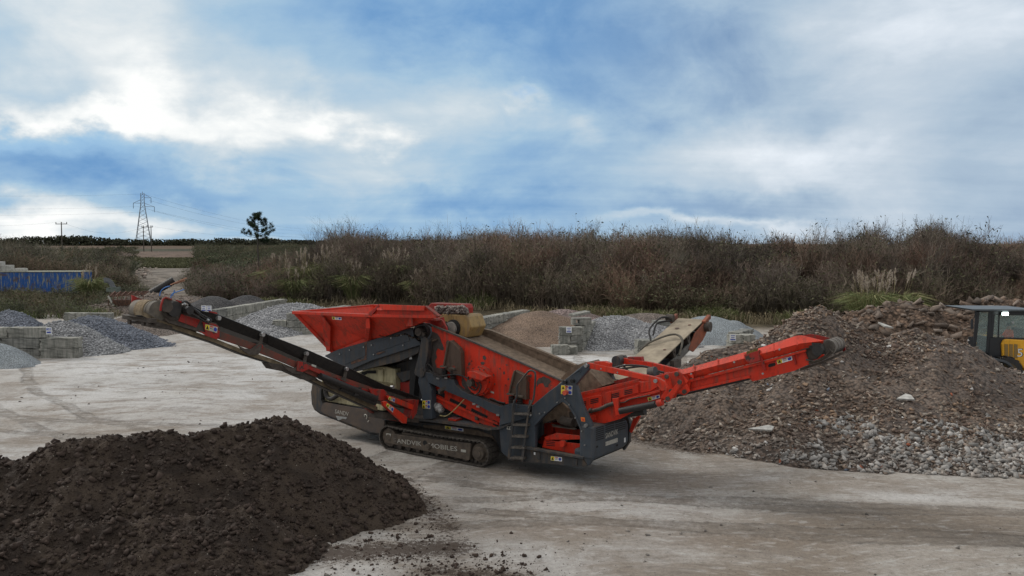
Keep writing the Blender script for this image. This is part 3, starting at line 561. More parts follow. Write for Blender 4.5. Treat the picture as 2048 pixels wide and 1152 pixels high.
wall('wall end half behind the plank-coloured belt', (xD(1273, 47), 47), (xD(1273, 47) + 2.3, 47.3), 2, .77, .8, .47, 'left end')
wall('signed buried wall left of the rubble', (xD(1459, 49), 49), (xD(1459, 49) + 1.5, 49.2), 2, .75, .75, .5, 'left end')
wall('buried wall running back from the right bay sign', (xD(1470, 50), 50.2), (xD(1500, 52.6), 52.6), 2, .9, .7, .5, 'near end')
bseed[0] += 1; block((1.0, .6, .55), 901, (xD(1121, 47.5), 47.6, 0), .1, 'low mossy concrete block lying in front of the wall end with a bay sign', None)
block((1.3, .9, .55), 902, (xD(1327, 56), 56, .62), .2, 'lone concrete block standing behind the grey-white gravel, left of the belt head', None)
block((.9, .6, .5), 903, (xD(1140, 47.7), 47.9, -.05), -.2, 'small sunken concrete block beside the low mossy block', None)
# hollow beam on the wall end
mb = MB(); c = np.array([xD(1163, 49.6), 49.7, 1.47]); mb.box((0, 0, .05), (1.15, .5, .1)); mb.box((0, 0, .37), (1.15, .5, .1)); mb.box((-.48, 0, .21), (.19, .5, .22)); mb.box((.2, 0, .21), (.75, .5, .22))
hb = mb.build('hollow_concrete_beam', CONC, bevel=.03); hb.location = c; hb.rotation_euler = (0, 0, .25); tag(hb, 'hollow concrete beam lying on top of the wall end with the bay sign', 'concrete beam')
mb = MB(); mb.box((0, 0, .1), (1.4, .5, .16)); hb = mb.build('broken_slab', CONC, bevel=.03); hb.location = (xD(1160, 51), 51.2, 1.9); hb.rotation_euler = (.05, -.1, .7); tag(hb, 'broken concrete slab resting behind the hollow beam', 'concrete slab')
# signs
def text_mesh(name, s, size, mat_, parent, loc, rot, ext=.004, align='CENTER', sx=1.0):
    cu = bpy.data.curves.new(name, 'FONT'); cu.body = s; cu.size = size; cu.extrude = ext; cu.align_x = align; cu.align_y = 'CENTER'; cu.resolution_u = 2
    o = bpy.data.objects.new(name, cu); me = bpy.data.meshes.new_from_object(o); bpy.data.objects.remove(o); bpy.data.curves.remove(cu)
    me.materials.append(mat_); o = link(bpy.data.objects.new(name, me), parent); o.location = loc; o.rotation_euler = rot; o.scale = (sx, 1, 1); return o
def bay_sign(label, loc, w_, h_, rz, txt=None, lines=3):
    r = thing('bay_sign', label, 'sign', loc, rz, 'bay signs on the walls'); MB().box((0, 0, 0), (w_, .02, h_)).build('sign_plate', WHITE, r)
    m = MB()
    if txt: text_mesh('number', txt, h_ * .48, BLUE, r, (0, -.016, h_ * .2), (R(90), 0, 0), sx=.95); m.box((0, -.014, -h_ * .22), (w_ * .7, .008, h_ * .2)); m.prism([(w_ * .2, -.012, -h_ * .06), (w_ * .42, -.012, -h_ * .22), (w_ * .2, -.012, -h_ * .38)], (0, -.008, 0))
    else:
        for k in range(lines): m.box((0, -.014, h_ * (.30 - .3 * k)), (w_ * (.62 if k < lines - 1 else .78) * (1 - .15 * (k == 1)), .008, h_ * (.09 if k < lines - 1 else .16)))
    m.build('print', BLUE, r); return r
bay_sign('white sign reading 803 with a blue arrow on the left wall', (xD(96, 45.7), 45.6, zD(662, 45.6)), .30, .38, 0, '803')
bay_sign('left one of the paired white signs at the near end of the long wall', (xD(407, 62.5), 62.4, zD(617, 62.4)), .36, .44, 0)
bay_sign('right one of the paired white signs at the near end of the long wall', (xD(417.5, 62.5), 62.4, zD(617.5, 62.4)), .36, .44, 0)
bay_sign('white bay sign on the wall end beside the brown sand pile', (xD(1138, 48.6), WF[1] - .34, zD(660, 48.6)), .32, .34, 0)
bay_sign('white bay sign on the buried block wall left of the rubble', (xD(1468, 48.5), 48.55, zD(676, 48.5)), .36, .38, 0)
# ================================================================ VEGETATION
def ribbons(A, B, wa, wb, rng):           # flat tapered strips A->B
    d = B - A; r = rng.randn(len(A), 3); s = np.cross(d, r); s /= (np.linalg.norm(s, axis=1, keepdims=True) + 1e-9)
    return np.stack([A - s * wa[:, None], A + s * wa[:, None], B + s * wb[:, None], B - s * wb[:, None]], 1)
def quads_obj(name, Qs, Cs, mat_, parent=None):
    Vv = np.concatenate(Qs).reshape(-1, 3); Cc = np.repeat(np.concatenate(Cs), 4, 0); return npmesh(name, Vv, np.arange(len(Vv)).reshape(-1, 4), mat_, Cc, parent)
def shrubs(x, y, h, r, c, rng, nst=26, nsd=7, wid=.022, leaf=None, lc=(.05, .07, .03), lsz=.07, droop=.15):
    n = len(x); z = ground_z(x, y); Qs, Cs = [], []
    rep = lambda a, k: np.repeat(a, k, 0)
    X_, Y_, Z_, H_, R_ = [rep(a, nst) for a in (x, y, z, h, r)]; C_ = rep(c, nst); m = len(X_)
    a = rng.rand(m) * 6.283; q = rng.rand(m) ** .6
    b = np.stack([X_ + R_ * .35 * q * np.cos(a), Y_ + R_ * .35 * q * np.sin(a), Z_], -1)
    tip = np.stack([X_ + R_ * q * np.cos(a) + .15 * R_ * rng.randn(m), Y_ + R_ * q * np.sin(a) + .15 * R_ * rng.randn(m), Z_ + H_ * (.55 + .5 * rng.rand(m)) * (1 - .30 * q)], -1)
    mid = (b + tip) / 2 + np.stack([np.zeros(m), np.zeros(m), H_ * .14], -1) + rng.randn(m, 3) * .06 * H_[:, None]
    def pt(t): t = t[:, None]; return b * (1 - t) ** 2 + 2 * mid * t * (1 - t) + tip * t * t
    K = 4; W = wid * (.6 + .8 * rng.rand(m)); C_ = C_ * (.65 + .7 * rng.rand(m, 1))
    for k in range(K):
        t0, t1 = k / K, (k + 1) / K; Qs.append(ribbons(pt(np.full(m, t0)), pt(np.full(m, t1)), W * (1 - .75 * t0), W * (1 - .75 * t1), rng)); Cs.append(C_ * (.8 + .3 * t0))
    for k in range(nsd):
        t = .2 + .8 * rng.rand(m); p = pt(t); dr = (pt(np.minimum(t + .1, 1.1)) - pt(t - .1)); dr /= np.linalg.norm(dr, axis=1, keepdims=True) + 1e-9
        dr = dr + rng.randn(m, 3) * .55; dr[:, 2] += .15; dr /= np.linalg.norm(dr, axis=1, keepdims=True); L_ = (H_ * (.10 + .20 * rng.rand(m)))[:, None]; e_ = p + dr * L_
        Qs.append(ribbons(p, e_, W * .55, W * .22, rng)); Cs.append(C_ * (.9 + .35 * rng.rand(m, 1)))
        p2 = p + dr * L_ * .5; d2 = dr + rng.randn(m, 3) * .6; e2 = p2 + d2 / np.linalg.norm(d2, axis=1, keepdims=True) * L_ * .6
        Qs.append(ribbons(p2, e2, W * .4, W * .18, rng)); Cs.append(C_ * (.9 + .35 * rng.rand(m, 1)))
        if leaf is not None:
            kk = rng.rand(m) < rep(leaf, nst); e3 = np.where(rng.rand(m, 1) < .5, e_, e2)[kk]; d3 = rng.randn(len(e3), 3); d3 /= np.linalg.norm(d3, axis=1, keepdims=True); s_ = lsz * (.5 + rng.rand(len(e3)))
            Qs.append(ribbons(e3, e3 + d3 * s_[:, None] * 2, s_ * .5, s_ * .35, rng)); Cs.append(np.array(lc)[None] * (.5 + 1.1 * rng.rand(len(e3), 1)) * np.array([[1, 1, 1]]))
    return Qs, Cs
rv = np.random.RandomState(11)
PAL = np.array([[.180, .115, .085], [.170, .142, .118], [.15, .130, .09], [.215, .17, .12], [.135, .095, .076], [.110, .118, .070]])
def pick(x, y, rng, green=0):
    f = fbm(x * .11 + 3, y * .11, 3); g2 = fbm(x * .33 + 30, y * .33, 2); n = len(x); i = rng.choice(6, n, p=[.26, .2, .12, .16, .16, .10]); c = PAL[i]
    c = c * .45 + .55 * np.where((f > 0)[:, None], PAL[0], PAL[1]); c = c * (1 + .8 * g2[:, None]); return c
# thicket on the bank
n = 1900; x = rv.uniform(-26, 74, n); y = bankline(x) + 1.0 + 24 * rv.rand(n) ** 1.25; k = (x / y > -.285) & (x / y < .66); x, y = x[k], y[k]; n = len(x)
fr = ss(y - bankline(x), 4, 0); lf = ss(x / y, -.285, -.20)
h = (3.1 + .9 * rv.rand(n) + 1.2 * fbm(x * .10, y * .05, 2) + 1.7 * fbm(x * .40, y * .2 + 7, 2) + .05 * ss(x, 8, 14) + .6 * ss(x, 10, 2) + 1.1 * np.exp(-((x / y + .21) / .03) ** 2) + .9 * np.exp(-((x / y - .49) / .03) ** 2)) * (1 - .3 * fr) * (.55 + .45 * lf) * (1 - .22 * ss(x / y, .50, .60)); r = .9 + .8 * rv.rand(n)
c = pick(x, y, rv); gm = np.maximum(fr * .15, (fbm(x * .2 + 60, y * .2, 2) > .12) * .7 * fr); c = c * (1 - .3 * fr[:, None]) + .3 * fr[:, None] * np.array([[.20, .165, .10]])
Qs, Cs = shrubs(x, y, h, r, c, rv, 30, 6, .026, leaf=np.clip(.10 + gm + .25 * (fbm(x * .25 + 9, y * .25, 2) > .05), 0, 1), lc=(.095, .095, .05), lsz=.075)
# thin whips and tips standing above the skyline
n = 170; x = rv.uniform(-22, 62, n); y = bankline(x) + rv.uniform(8, 18, n); k = (x / y > -.27) & (x / y < .56); x, y = x[k], y[k]; n = len(x)
q1, c1 = shrubs(x, y, 4.2 + 1.4 * rv.rand(n), .9 + .5 * rv.rand(n), pick(x, y, rv) * .75, rv, 9, 7, .020, leaf=np.full(n, .30), lc=(.045, .045, .03), lsz=.09)
th = quads_obj('thicket', Qs + q1, Cs + c1, TWIG); tag(th, 'dense leafless brown thicket covering the bank behind the bays', 'thicket', kind='stuff')
# scrub on the left
def region(poly_px, n, rng, d0, d1):
    xs, ys = [], []
    while len(xs) < n:
        px = rng.uniform(-120, 640); D = rng.uniform(d0, d1)
        if poly_px(px, D): xs.append(xD(px, D)); ys.append(D)
    return np.array(xs), np.array(ys)
gap = lambda px, D: abs(px - (332 if D > 100 else 345 + (100 - D))) < (60 if D > 110 else 38)
x, y = region(lambda px, D: px < 255 - .2 * (D - 100) and not (px < 190 and D < 106), 620, rv, 88, 140); n = len(x)
h = 3.0 + 1.1 * rv.rand(n) + 1.5 * ss(x / y, -.50, -.60) - .9 * ss(x / y, -.50, -.44); h = np.where((y < 104), np.minimum(h, 1.6), h)
Q1, C1 = shrubs(x, y, h, .9 + .7 * rv.rand(n), pick(x, y, rv) * np.array([.85, .95, .9]), rv, 30, 6, .028, leaf=np.full(n, .35), lc=(.07, .075, .038), lsz=.085)
x, y = region(lambda px, D: 375 < px < 600 and not gap(px, D), 330, rv, 84, 125); n = len(x)
h = 2.4 + 1.1 * rv.rand(n) + 1.6 * ss(x / y, -.32, -.27); h *= np.where(y < 92, .85, 1)
Q2, C2 = shrubs(x, y, h, .9 + .7 * rv.rand(n), pick(x, y, rv), rv, 30, 6, .026, leaf=np.full(n, .35), lc=(.065, .075, .038), lsz=.08)
x, y = region(lambda px, D: -60 < px < 290 and (D < 96 or px > 175), 230, rv, 66, 100); n = len(x); h = .9 + .9 * rv.rand(n)
k = ~((y < 76) & (x / y > -.50) & (x / y < -.40)) & ~((y < 70)); x, y, h = x[k], y[k], h[k]
Q3, C3 = shrubs(x, y, h, .8 + .5 * rv.rand(len(x)), pick(x, y, rv) * np.array([.8, .95, .85]), rv, 26, 6, .020, leaf=np.full(len(x), .5), lc=(.075, .085, .036), lsz=.06)
x, y = region(lambda px, D: px > -100 and px < 640 and not gap(px, D) and not (190 < px < 385 and D > 190) and not (px < 385 and D > 380), 1150, rv, 130, 470); n = len(x)
Q4, C4 = shrubs(x, y, 1.3 + 1.2 * rv.rand(n) + 1.0 * ss(y, 150, 400), 1.5 + rv.rand(n) + 1.5 * ss(y, 200, 450), pick(x, y, rv) * np.array([.8, .95, .85]), rv, 26, 5, .05, leaf=np.full(n, .5), lc=(.06, .075, .035), lsz=.15)
x, y = region(lambda px, D: 150 < px < 640 and not gap(px, D) and fbm(np.array(px * .02), np.array(D * .03), 2) > -.1, 420, rv, 200, 470); n = len(x)
Q5, C5 = shrubs(x, y, .8 + 1.3 * rv.rand(n), 1.6 + 1.5 * rv.rand(n), pick(x, y, rv) * np.array([.75, .9, .75]), rv, 20, 5, .06, leaf=np.full(n, .5), lc=(.06, .07, .035), lsz=.18); Q4 += Q5; C4 += C5
tag(quads_obj('scrub', Q1 + Q2 + Q3 + Q4, C1 + C2 + C3 + C4, TWIG), 'low tangled winter scrub on both sides of the track at the left', 'scrub', kind='stuff')
# grass and rough herbs at the foot of the bank and in the verge
def grass(x, y, hh, c, rng, w=.02, lean=.5):
    n = len(x); z = ground_z(x, y); A = np.stack([x, y, z - .03], -1); B = A + np.stack([rng.randn(n) * hh * lean * .5, rng.randn(n) * hh * lean * .5, hh * .7], -1); Cx = B + (B - A) * np.array([.9, .9, .35]) * .6
    W = w * (.6 + .8 * rng.rand(n)); return [ribbons(A, B, W, W * .8, rng), ribbons(B, Cx, W * .8, W * .15, rng)], [c, c * 1.15]
n = 90000; x = rv.uniform(-28, 60, n); y = bankline(x) - 3.0 + 8 * rv.rand(n) ** 1.1; f = fbm(x * .25, y * .25, 3); k = (rv.rand(n) < .25 + 1.3 * f); x, y, f = x[k], y[k], f[k]
gc = np.where((f > .15)[:, None], np.array([[.115, .125, .05]]), np.array([[.22, .18, .11]])) * (.5 + rv.rand(len(x), 1)); gc[rv.rand(len(x)) < .12] = [.30, .26, .17]
Qg, Cg = grass(x, y, .35 + .8 * rv.rand(len(x)) * (1 + f), gc, rv, .022)
n = 60000; px = rv.uniform(-60, 640, n); D = rv.uniform(70, 118, n); x = xD(px, D); y = D; f = fbm(x * .3, y * .3, 3); k = (rv.rand(n) < .4 + f) & ~((np.abs(px - 332) < 48) & (D > 88)) & ((D > 79) | (px < 240)); x, y, f = x[k], y[k], f[k]
gc = np.where((f > .1)[:, None], np.array([[.09, .115, .04]]), np.array([[.14, .12, .07]])) * (.5 + rv.rand(len(x), 1)); gc[rv.rand(len(x)) < .08] = [.32, .28, .19]
q_, c_ = grass(x, y, .25 + .6 * rv.rand(len(x)), gc, rv, .020); Qg += q_; Cg += c_
n = 26000; px = rv.uniform(230, 420, n); D = rv.uniform(205, 290, n); x = xD(px, D); f = fbm(x * .1, D * .1, 2)
q_, c_ = grass(x, D, .6 + .9 * rv.rand(n), np.array([[.095, .095, .048]]) * (.5 + rv.rand(n, 1)), rv, .07); Qg += q_; Cg += c_
tag(quads_obj('rough_grass', Qg, Cg, TWIG), 'rough green and straw-coloured grass along the foot of the bank', 'grass', kind='stuff')
# far hedge line in front of the sky
n = 1500; x = rv.uniform(-420, 60, n); D = 545 + rv.rand(n) * 14; z = ground_z(x, D); s = 1.6 + 2.0 * rv.rand(n) * (1 + fbm(x * .03, x * 0, 2)) + 3.0 * np.exp(-((x / D + .53) / .05) ** 2)
Qh, Ch = [], []
for k in range(26):
    A = np.stack([x + rv.randn(n) * 1.4, D + rv.randn(n), z + s * rv.rand(n)], -1); d = rv.randn(n, 3); d /= np.linalg.norm(d, axis=1, keepdims=True)
    Qh.append(ribbons(A - d * .5, A + d * .5, .35 + .2 * rv.rand(n), .3 + .1 * rv.rand(n), rv)); Ch.append(np.array([[.045, .048, .028]]) * (.6 + .8 * rv.rand(n, 1)))
tag(quads_obj('hedgerow', Qh, Ch, TWIG), 'long dark hedgerow on the horizon at the left', 'hedgerow', kind='stuff')
# ---------------------------------------------------------------- single trees
BARK = simple('dark bark', (.085, .07, .058), .9, .5, 12, .5, .02)
def bare_tree(label, px, D, ztop, spread, seed, thick=.06, tilt=0, base=None):
    rn = random.Random(seed); x = xD(px, D); z0 = float(ground_z(np.array([x]), np.array([D]))[0]); Ht = ztop - z0
    r = thing('bare_tree', label, 'tree', (x, D, z0), 0, 'bare trees on the skyline'); tr = MB(); cr_ = MB()
    def grow(p, d, L_, rad, lv):
        pts = [p]; q = p.copy(); dd = d.copy()
        for k in range(4): dd = (dd + Vector((rn.gauss(0, .13), rn.gauss(0, .13), rn.gauss(.05, .07)))).normalized(); q = q + dd * L_ / 4; pts.append(q.copy())
        (tr if lv == 0 else cr_).tube(pts, [rad * (1 - .16 * i) for i in range(5)], 5 if lv < 2 else 3)
        if lv >= 4: return
        for k in range(4 if lv < 3 else 3):
            i = rn.choice((1, 2, 3, 4, 4)); a = rn.random() * 6.28; e_ = (dd + Vector((math.cos(a), math.sin(a), .25)) * rn.uniform(.35, .9) * spread).normalized(); grow(pts[i], e_, L_ * rn.uniform(.55, .8), rad * .52, lv + 1)
    for s_ in range(3): grow(Vector((rn.gauss(0, .15), rn.gauss(0, .15), 0)), Vector((rn.gauss(0, .2) * spread + tilt, rn.gauss(0, .1), 1)).normalized(), Ht * rn.uniform(.40, .5), thick * rn.uniform(.8, 1.1), 0)
    zm = max(p[2] for p in cr_.v); f_ = Ht / zm
    for m in (tr, cr_): m.v = [(a * f_ ** .5, b * f_ ** .5, c * f_) for a, b, c in m.v]
    tr.build('trunk', BARK, r); cr_.build('crown', BARK, r); return r
bare_tree('bare tree with the tallest twigs on the skyline above the pampas plumes', 697, 98, zD(421, 98), 1.0, 5)
bare_tree('slim bare tree on the skyline between the pine and the tallest bare tree', 612, 97, zD(436, 97), .6, 8)
bare_tree('loose bare tree on the skyline above the red hopper', 876, 98, zD(431, 98), .9, 12, .05)
bare_tree('dark round-headed bare tree on the skyline at the right', 1862, 98, zD(429, 98), 1.35, 17, .075)
bare_tree('small bare tree on the skyline at the far right edge', 2020, 99, zD(476, 99), 1.1, 23, .05)
bare_tree('thin bare tree leaning on the skyline right of centre', 1680, 97, zD(428, 97), .5, 29, .035, .25)
# bent hawthorn on the field edge
bare_tree('dark wind-bent bush standing alone on the field edge below the pylon', 243, 150, zD(483, 150), 1.9, 31, .09)['category'] = 'bush'
NEEDLE = vcol('pine needles', .8)
def pine():
    D = 104; x = xD(517, D); z0 = float(ground_z(np.array([x]), np.array([float(D)]))[0]); zt = zD(430, D); rn = random.Random(2); r = thing('pine_tree', 'small dark pine tree standing against the sky left of the thicket', 'tree', (x, D, z0))
    t = MB(); t.tube([(0, 0, 0), (.05, 0, 3), (-.05, 0, 5.5), (.05, 0, zt - z0 - .2)], [.13, .11, .08, .03], 7); cl = []
    for k in range(26):
        h_ = zD(491, D) - z0 + (zt - zD(491, D)) * (k + .5) / 26; f_ = 1 - k / 26; L_ = (.5 + 1.7 * min(1, f_ * 1.6) * rn.uniform(.45, 1.1)) * (.75 if f_ > .85 else 1); a = rn.random() * 6.28
        e_ = (math.cos(a) * L_, math.sin(a) * L_, h_ + L_ * .30); t.tube([(0, 0, h_), (e_[0] * .6, e_[1] * .6, h_ + L_ * .08), e_], [.04, .03, .015], 4)
        for j in range(4): q = .50 + .17 * j; cl.append((e_[0] * q + rn.gauss(0, .16), e_[1] * q + rn.gauss(0, .16), h_ + (e_[2] - h_) * q + .05))
    cl += [(0, 0, zt - z0 - .1), (.1, 0, zt - z0 - .35), (-.1, 0, zt - z0 - .5)]
    t.build('trunk', BARK, r); cl = np.array(cl); P = np.repeat(cl, 60, 0) + rv.randn(len(cl) * 60, 3) * .075; d = rv.randn(len(P), 3) * .6 + [0, 0, .6]; d /= np.linalg.norm(d, axis=1, keepdims=True)
    quads_obj('crown', [ribbons(P, P + d * .26, np.full(len(P), .018), np.full(len(P), .008), rv)], [np.array([[.022, .04, .018]]) * (.5 + rv.rand(len(P), 1))], NEEDLE, r)
pine()
# pampas grass clumps
def pampas(label, px, D, hp, spread, n_pl, seed, zb=None):
    rg = np.random.RandomState(seed); x = xD(px, D); z0 = float(ground_z(np.array([x]), np.array([float(D)]))[0]); r = thing('pampas_grass', label, 'pampas grass', (x, D, z0), 0, 'pampas grass clumps')
    n = 700; a = rg.rand(n) * 6.28; L_ = hp * (.42 + .38 * rg.rand(n)); o_ = spread * .35 * np.sqrt(rg.rand(n)); A = np.stack([np.cos(a) * o_, np.sin(a) * o_, np.zeros(n)], -1); out = .25 + .55 * rg.rand(n)
    B = A + np.stack([np.cos(a) * out * L_ * .5, np.sin(a) * out * L_ * .5, L_ * .75], -1); Cx = B + np.stack([np.cos(a) * out * L_ * .6, np.sin(a) * out * L_ * .6, L_ * (.25 - .5 * out)], -1)
    w_ = np.full(n, .022); c = np.array([[.15, .175, .07]]) * (.5 + .9 * rg.rand(n, 1)); c[rg.rand(n) < .3] = [.26, .235, .12]
    quads_obj('leaf_blades', [ribbons(A, B, w_, w_ * .8, rg), ribbons(B, Cx, w_ * .8, w_ * .2, rg)], [c, c * 1.1], TWIG, r)
    q, cc = [], []
    a = rg.rand(n_pl) * 6.28; o_ = spread * .5 * np.sqrt(rg.rand(n_pl)); A = np.stack([np.cos(a) * o_ * .4, np.sin(a) * o_ * .4, np.zeros(n_pl)], -1); Hh = hp * (.72 + .28 * rg.rand(n_pl)); T = np.stack([np.cos(a) * o_ * 1.5, np.sin(a) * o_, Hh], -1)
    for k in range(3): q.append(ribbons(A, T, np.full(n_pl, .013), np.full(n_pl, .010), rg)); cc.append(np.tile([[.38, .33, .18]], (n_pl, 1)) * (.7 + .5 * rg.rand(n_pl, 1)))
    quads_obj('stems', q, cc, TWIG, r); q, cc = [], []
    d = (T - A) / np.linalg.norm(T - A, axis=1, keepdims=True) + rg.randn(n_pl, 3) * .13; d /= np.linalg.norm(d, axis=1, keepdims=True); pl = (.40 + .45 * rg.rand(n_pl))
    for k in range(46):
        t = rg.rand(n_pl); c0 = T - d * (pl * (1 - t))[:, None]; ww = .085 * np.sin(np.clip(t * 1.05, 0.05, 1) * 3.0) + .015; e_ = d * .16 + rg.randn(n_pl, 3) * ww[:, None]
        q.append(ribbons(c0, c0 + e_, np.full(n_pl, .016), np.full(n_pl, .006), rg)); cc.append(np.tile([[.52, .44, .36]], (n_pl, 1)) * (.6 + .55 * rg.rand(n_pl, 1)))
    quads_obj('plumes', q, cc, TWIG, r)
for i, (lb, px, D, yb, yt, sp, npl) in enumerate([
    ('leftmost tall pampas clump in the row above the red hopper', 612, 87, 0, 499, 1.6, 9), ('second tall pampas clump from the left above the red hopper', 648, 88, 0, 494, 1.4, 10),
    ('third tall pampas clump from the left above the red hopper', 676, 88.5, 0, 496, 1.3, 10), ('single high pampas plume bunch between the third clump and the leaning clump', 741, 91, 0, 489, .8, 4),
    ('pampas clump with plumes leaning to the right above the middle of the hopper', 790, 88, 0, 499, 2.0, 11), ('low pampas clump of straw-coloured stems at the bank foot above the hopper ear', 836, 84.5, 0, 540, 1.6, 9),
    ('low pampas clump left of the tall ones with thin pale stems', 590, 85, 0, 530, 1.6, 8), ('mid-height pampas clump between the low clump and the leaning clump', 706, 86, 0, 520, 1.5, 7),
    ('small pampas tuft above the yellow feed housing', 925, 86, 0, 552, 1.5, 5), ('lone tall pampas stem right of the middle of the bank', 1141, 86, 0, 540, .5, 2),
    ('big pampas clump with upright plumes left of the loader on the bank foot', 1742, 62, 0, 546, 2.2, 16), ('big pampas clump with plumes leaning right beside the upright one near the loader', 1788, 62.5, 0, 546, 2.8, 9),
    ('faint pampas clump in front of the thicket above the grey sand pile', 1478, 84, 0, 590, 1.4, 5), ('pampas stem pair at the far right edge of the bank', 2022, 84, 0, 525, .8, 2),
    ('pampas clump at the right end of the blue container', 178, 88, 0, 527, 1.2, 5), ('thin dry pampas stems at the left end of the thicket', 560, 90, 0, 505, 1.6, 6)]):
    xx = xD(px, D); z0 = float(ground_z(np.array([xx]), np.array([float(D)]))[0]); pampas(lb, px, D, (zD(yt, D) - z0) * 1.06, sp, int(npl * 1.5), 100 + i)
# ================================================================ DISTANT THINGS
GALV = simple('galvanised steel', (.26, .29, .32), .5, .2, 3, metal=.4); WOODP = simple('weathered pole wood', (.10, .085, .07), .9, .3, 4); WIRE = simple('power line wire', (.10, .11, .12), .6, .2, 3)
def pylon():
    D = 600.; x = xD(288, D); z0 = float(ground_z(np.array([x]), np.array([D]))[0]) - .5; Ht = zD(387, D) - z0; r = thing('electricity_pylon', 'tall steel lattice electricity pylon on the horizon at the left', 'pylon', (x, D, z0), .35)
    m = MB(); lv = [0, .07, .15, .22, .30, .38, .46, .54, .62, .70, .78, .84, .90, .95, 1.0]; wd = lambda t: (5.2 * (1 - t / .80) + 1.15 * t / .80) if t < .8 else 1.15
    cn = lambda t: [Vector((sx * wd(t), sy * wd(t), t * Ht)) for sx, sy in ((-1, -1), (1, -1), (1, 1), (-1, 1))]
    for a, b in zip(lv[:-1], lv[1:]):
        A, B = cn(a), cn(b)
        for k in range(4):
            m.bar(A[k], B[k], .26); j = (k + 1) % 4; m.bar(A[k], B[j], .12); m.bar(A[j], B[k], .12)
    m.bar((0, 0, Ht * .97), (0, 0, Ht * 1.03), .3); m.build('lattice_tower', GALV, r)
    arms = [(.915, 1, 5.5), (.81, -1, 6.0), (.745, 1, 7.6)]
    for t, s, L_ in arms:
        a = MB(); e_ = Vector((s * L_, 0, t * Ht))
        for sy in (-1, 1): a.bar((s * 1.1, sy, t * Ht), e_, .22); a.bar((s * 1.1, sy, (t + .065) * Ht), e_, .18)
        a.bar((s * L_ * .5, -.5, t * Ht), (s * L_ * .5, .5, t * Ht), .15); c = a.build('cross_arm', GALV, r)
        q = MB(); q.cyl(e_, e_ + Vector((0, 0, -3.8)), .16, 6); q.build('insulator', BLK, c)
    return x, D, z0, Ht
PX, PD, PZ, PH = pylon()
def wire(label, a, b, sag, r_, grp):
    a, b = Vector(a), Vector(b); c = (a + b) / 2; pts = [a.lerp(b, t / 24) + Vector((0, 0, -4 * sag * (t / 24) * (1 - t / 24))) - c for t in range(25)]
    m = MB(); m.tube(pts, r_ * .45, 4); o = m.build('power_line', WIRE); o.location = c; tag(o, label, 'power line', grp)
for i, (px0, y0, px1, y1, xa, ya, nm) in enumerate([(288, 388, -600, 368, 700, 480, 'topmost wire on the left of the pylon'), (275, 413, -600, 396, 0, 0, 'second wire from the top on the left of the pylon'), (288, 424, -600, 412, 0, 0, 'third wire from the top on the left of the pylon')]):
    wire('thin power line, ' + nm, atD(px0, y0, PD), atD(px1, y1 - 6, PD), 5, .085, 'power lines')
for px0, y0, px1, y1, nm in ((290, 389, 640, 462, 'topmost wire on the right of the pylon'), (299, 401, 640, 466, 'second wire from the top on the right of the pylon'), (275, 413, 640, 472, 'third wire from the top on the right of the pylon'), (303, 421, 640, 478, 'lowest pylon wire on the right of the pylon')):
    wire('thin power line, ' + nm, atD(px0, y0, PD), atD(px1, y1 - 3, PD + 500), 6, .11, 'power lines')
def pole(label, px, D, yt, arm, twin=False):
    x = xD(px, D); z0 = float(ground_z(np.array([x]), np.array([float(D)]))[0]) - .3; zt = zD(yt, D); Ht = zt - z0; r = thing('utility_pole', label, 'utility pole', (x, D, z0)); m = MB(); s = .9 if twin else 0
    for k in ((-s, s) if twin else (0,)): m.cyl((k * 2, 0, 0), (k * 2, 0, Ht), .26, 8, .18)
    m.build('post', WOODP, r); a = MB(); a.bar((-arm, 0, Ht - .8), (arm, 0, Ht - .8), .25); a.build('cross_arm', WOODP, r)
    for k in (-.95, 0, .95): q = MB(); q.cyl((k * arm, 0, Ht - .7), (k * arm, 0, Ht - .05), .14, 6); q.build('insulator', BLK, r)
    return (x, D, zt)
a = pole('wooden utility pole with a cross arm at the left of the pylon', 125, 330, 444, 2.2); b = pole('twin-post wooden utility pole standing in front of the pylon', 296, 400, 451, 2.6, True); c = pole('small distant utility pole between the pylon and the pine', 382, 620, 479, 2.2)
wire('thin low power line from the left edge to the lone utility pole', atD(-300, 440, 300), a, 2, .05, 'power lines'); wire('thin low power line between the lone pole and the twin-post pole', a, b, 4, .05, 'power lines'); wire('thin low power line running right from the twin-post pole', b, atD(620, 470, 520), 3, .06, 'power lines')
# container, scrap
def corrug(t, p):
    o = ocoord(t); st = noise(t, N(t, 'ShaderNodeVectorMath', operation='MULTIPLY', i={0: o, 1: (3.2, 3.2, .55)}).outputs[0], 1.3, 8, .72); n = noise(t, o, 1.0, 6, .65); f = noise(t, o, 5, 5, .65)
    cc = mixc(t, sstep(t, st, .50, .62), (.014, .085, .30), (.28, .27, .18)); cc = mixc(t, sstep(t, n, .55, .63, 0, .8), cc, (.10, .065, .05)); cc = mixc(t, sstep(t, f, .60, .70), cc, (.10, .13, .19))
    zz_ = N(t, 'ShaderNodeSeparateXYZ', i={0: o}).outputs[2]; cc = mixc(t, sstep(t, mth(t, 'ADD', zz_, mth(t, 'MULTIPLY', st, 1.2)), 1.25, .7), cc, (.085, .05, .04)); setc(t, p, cc, .75, f, .3, .01)
CONT = mat('flaking blue paint', corrug)
D = 102.; zc = zD(542, D); xr = xD(172, D); zg = float(ground_z(np.array([xr]), np.array([D]))[0]); L_ = 15.0; ct = thing('shipping_container', 'long rusty blue shipping container with flaking paint half hidden by brush', 'container', (xr - L_ / 2, D, zg), R(3)); hh = zc - zg
m = MB(); xs = np.arange(-L_ / 2 + .15, L_ / 2 - .15, .14); pr = []
for i, q in enumerate(xs): pr.append((q, -1.2 + (.0 if (i // 2) % 2 else .05)))
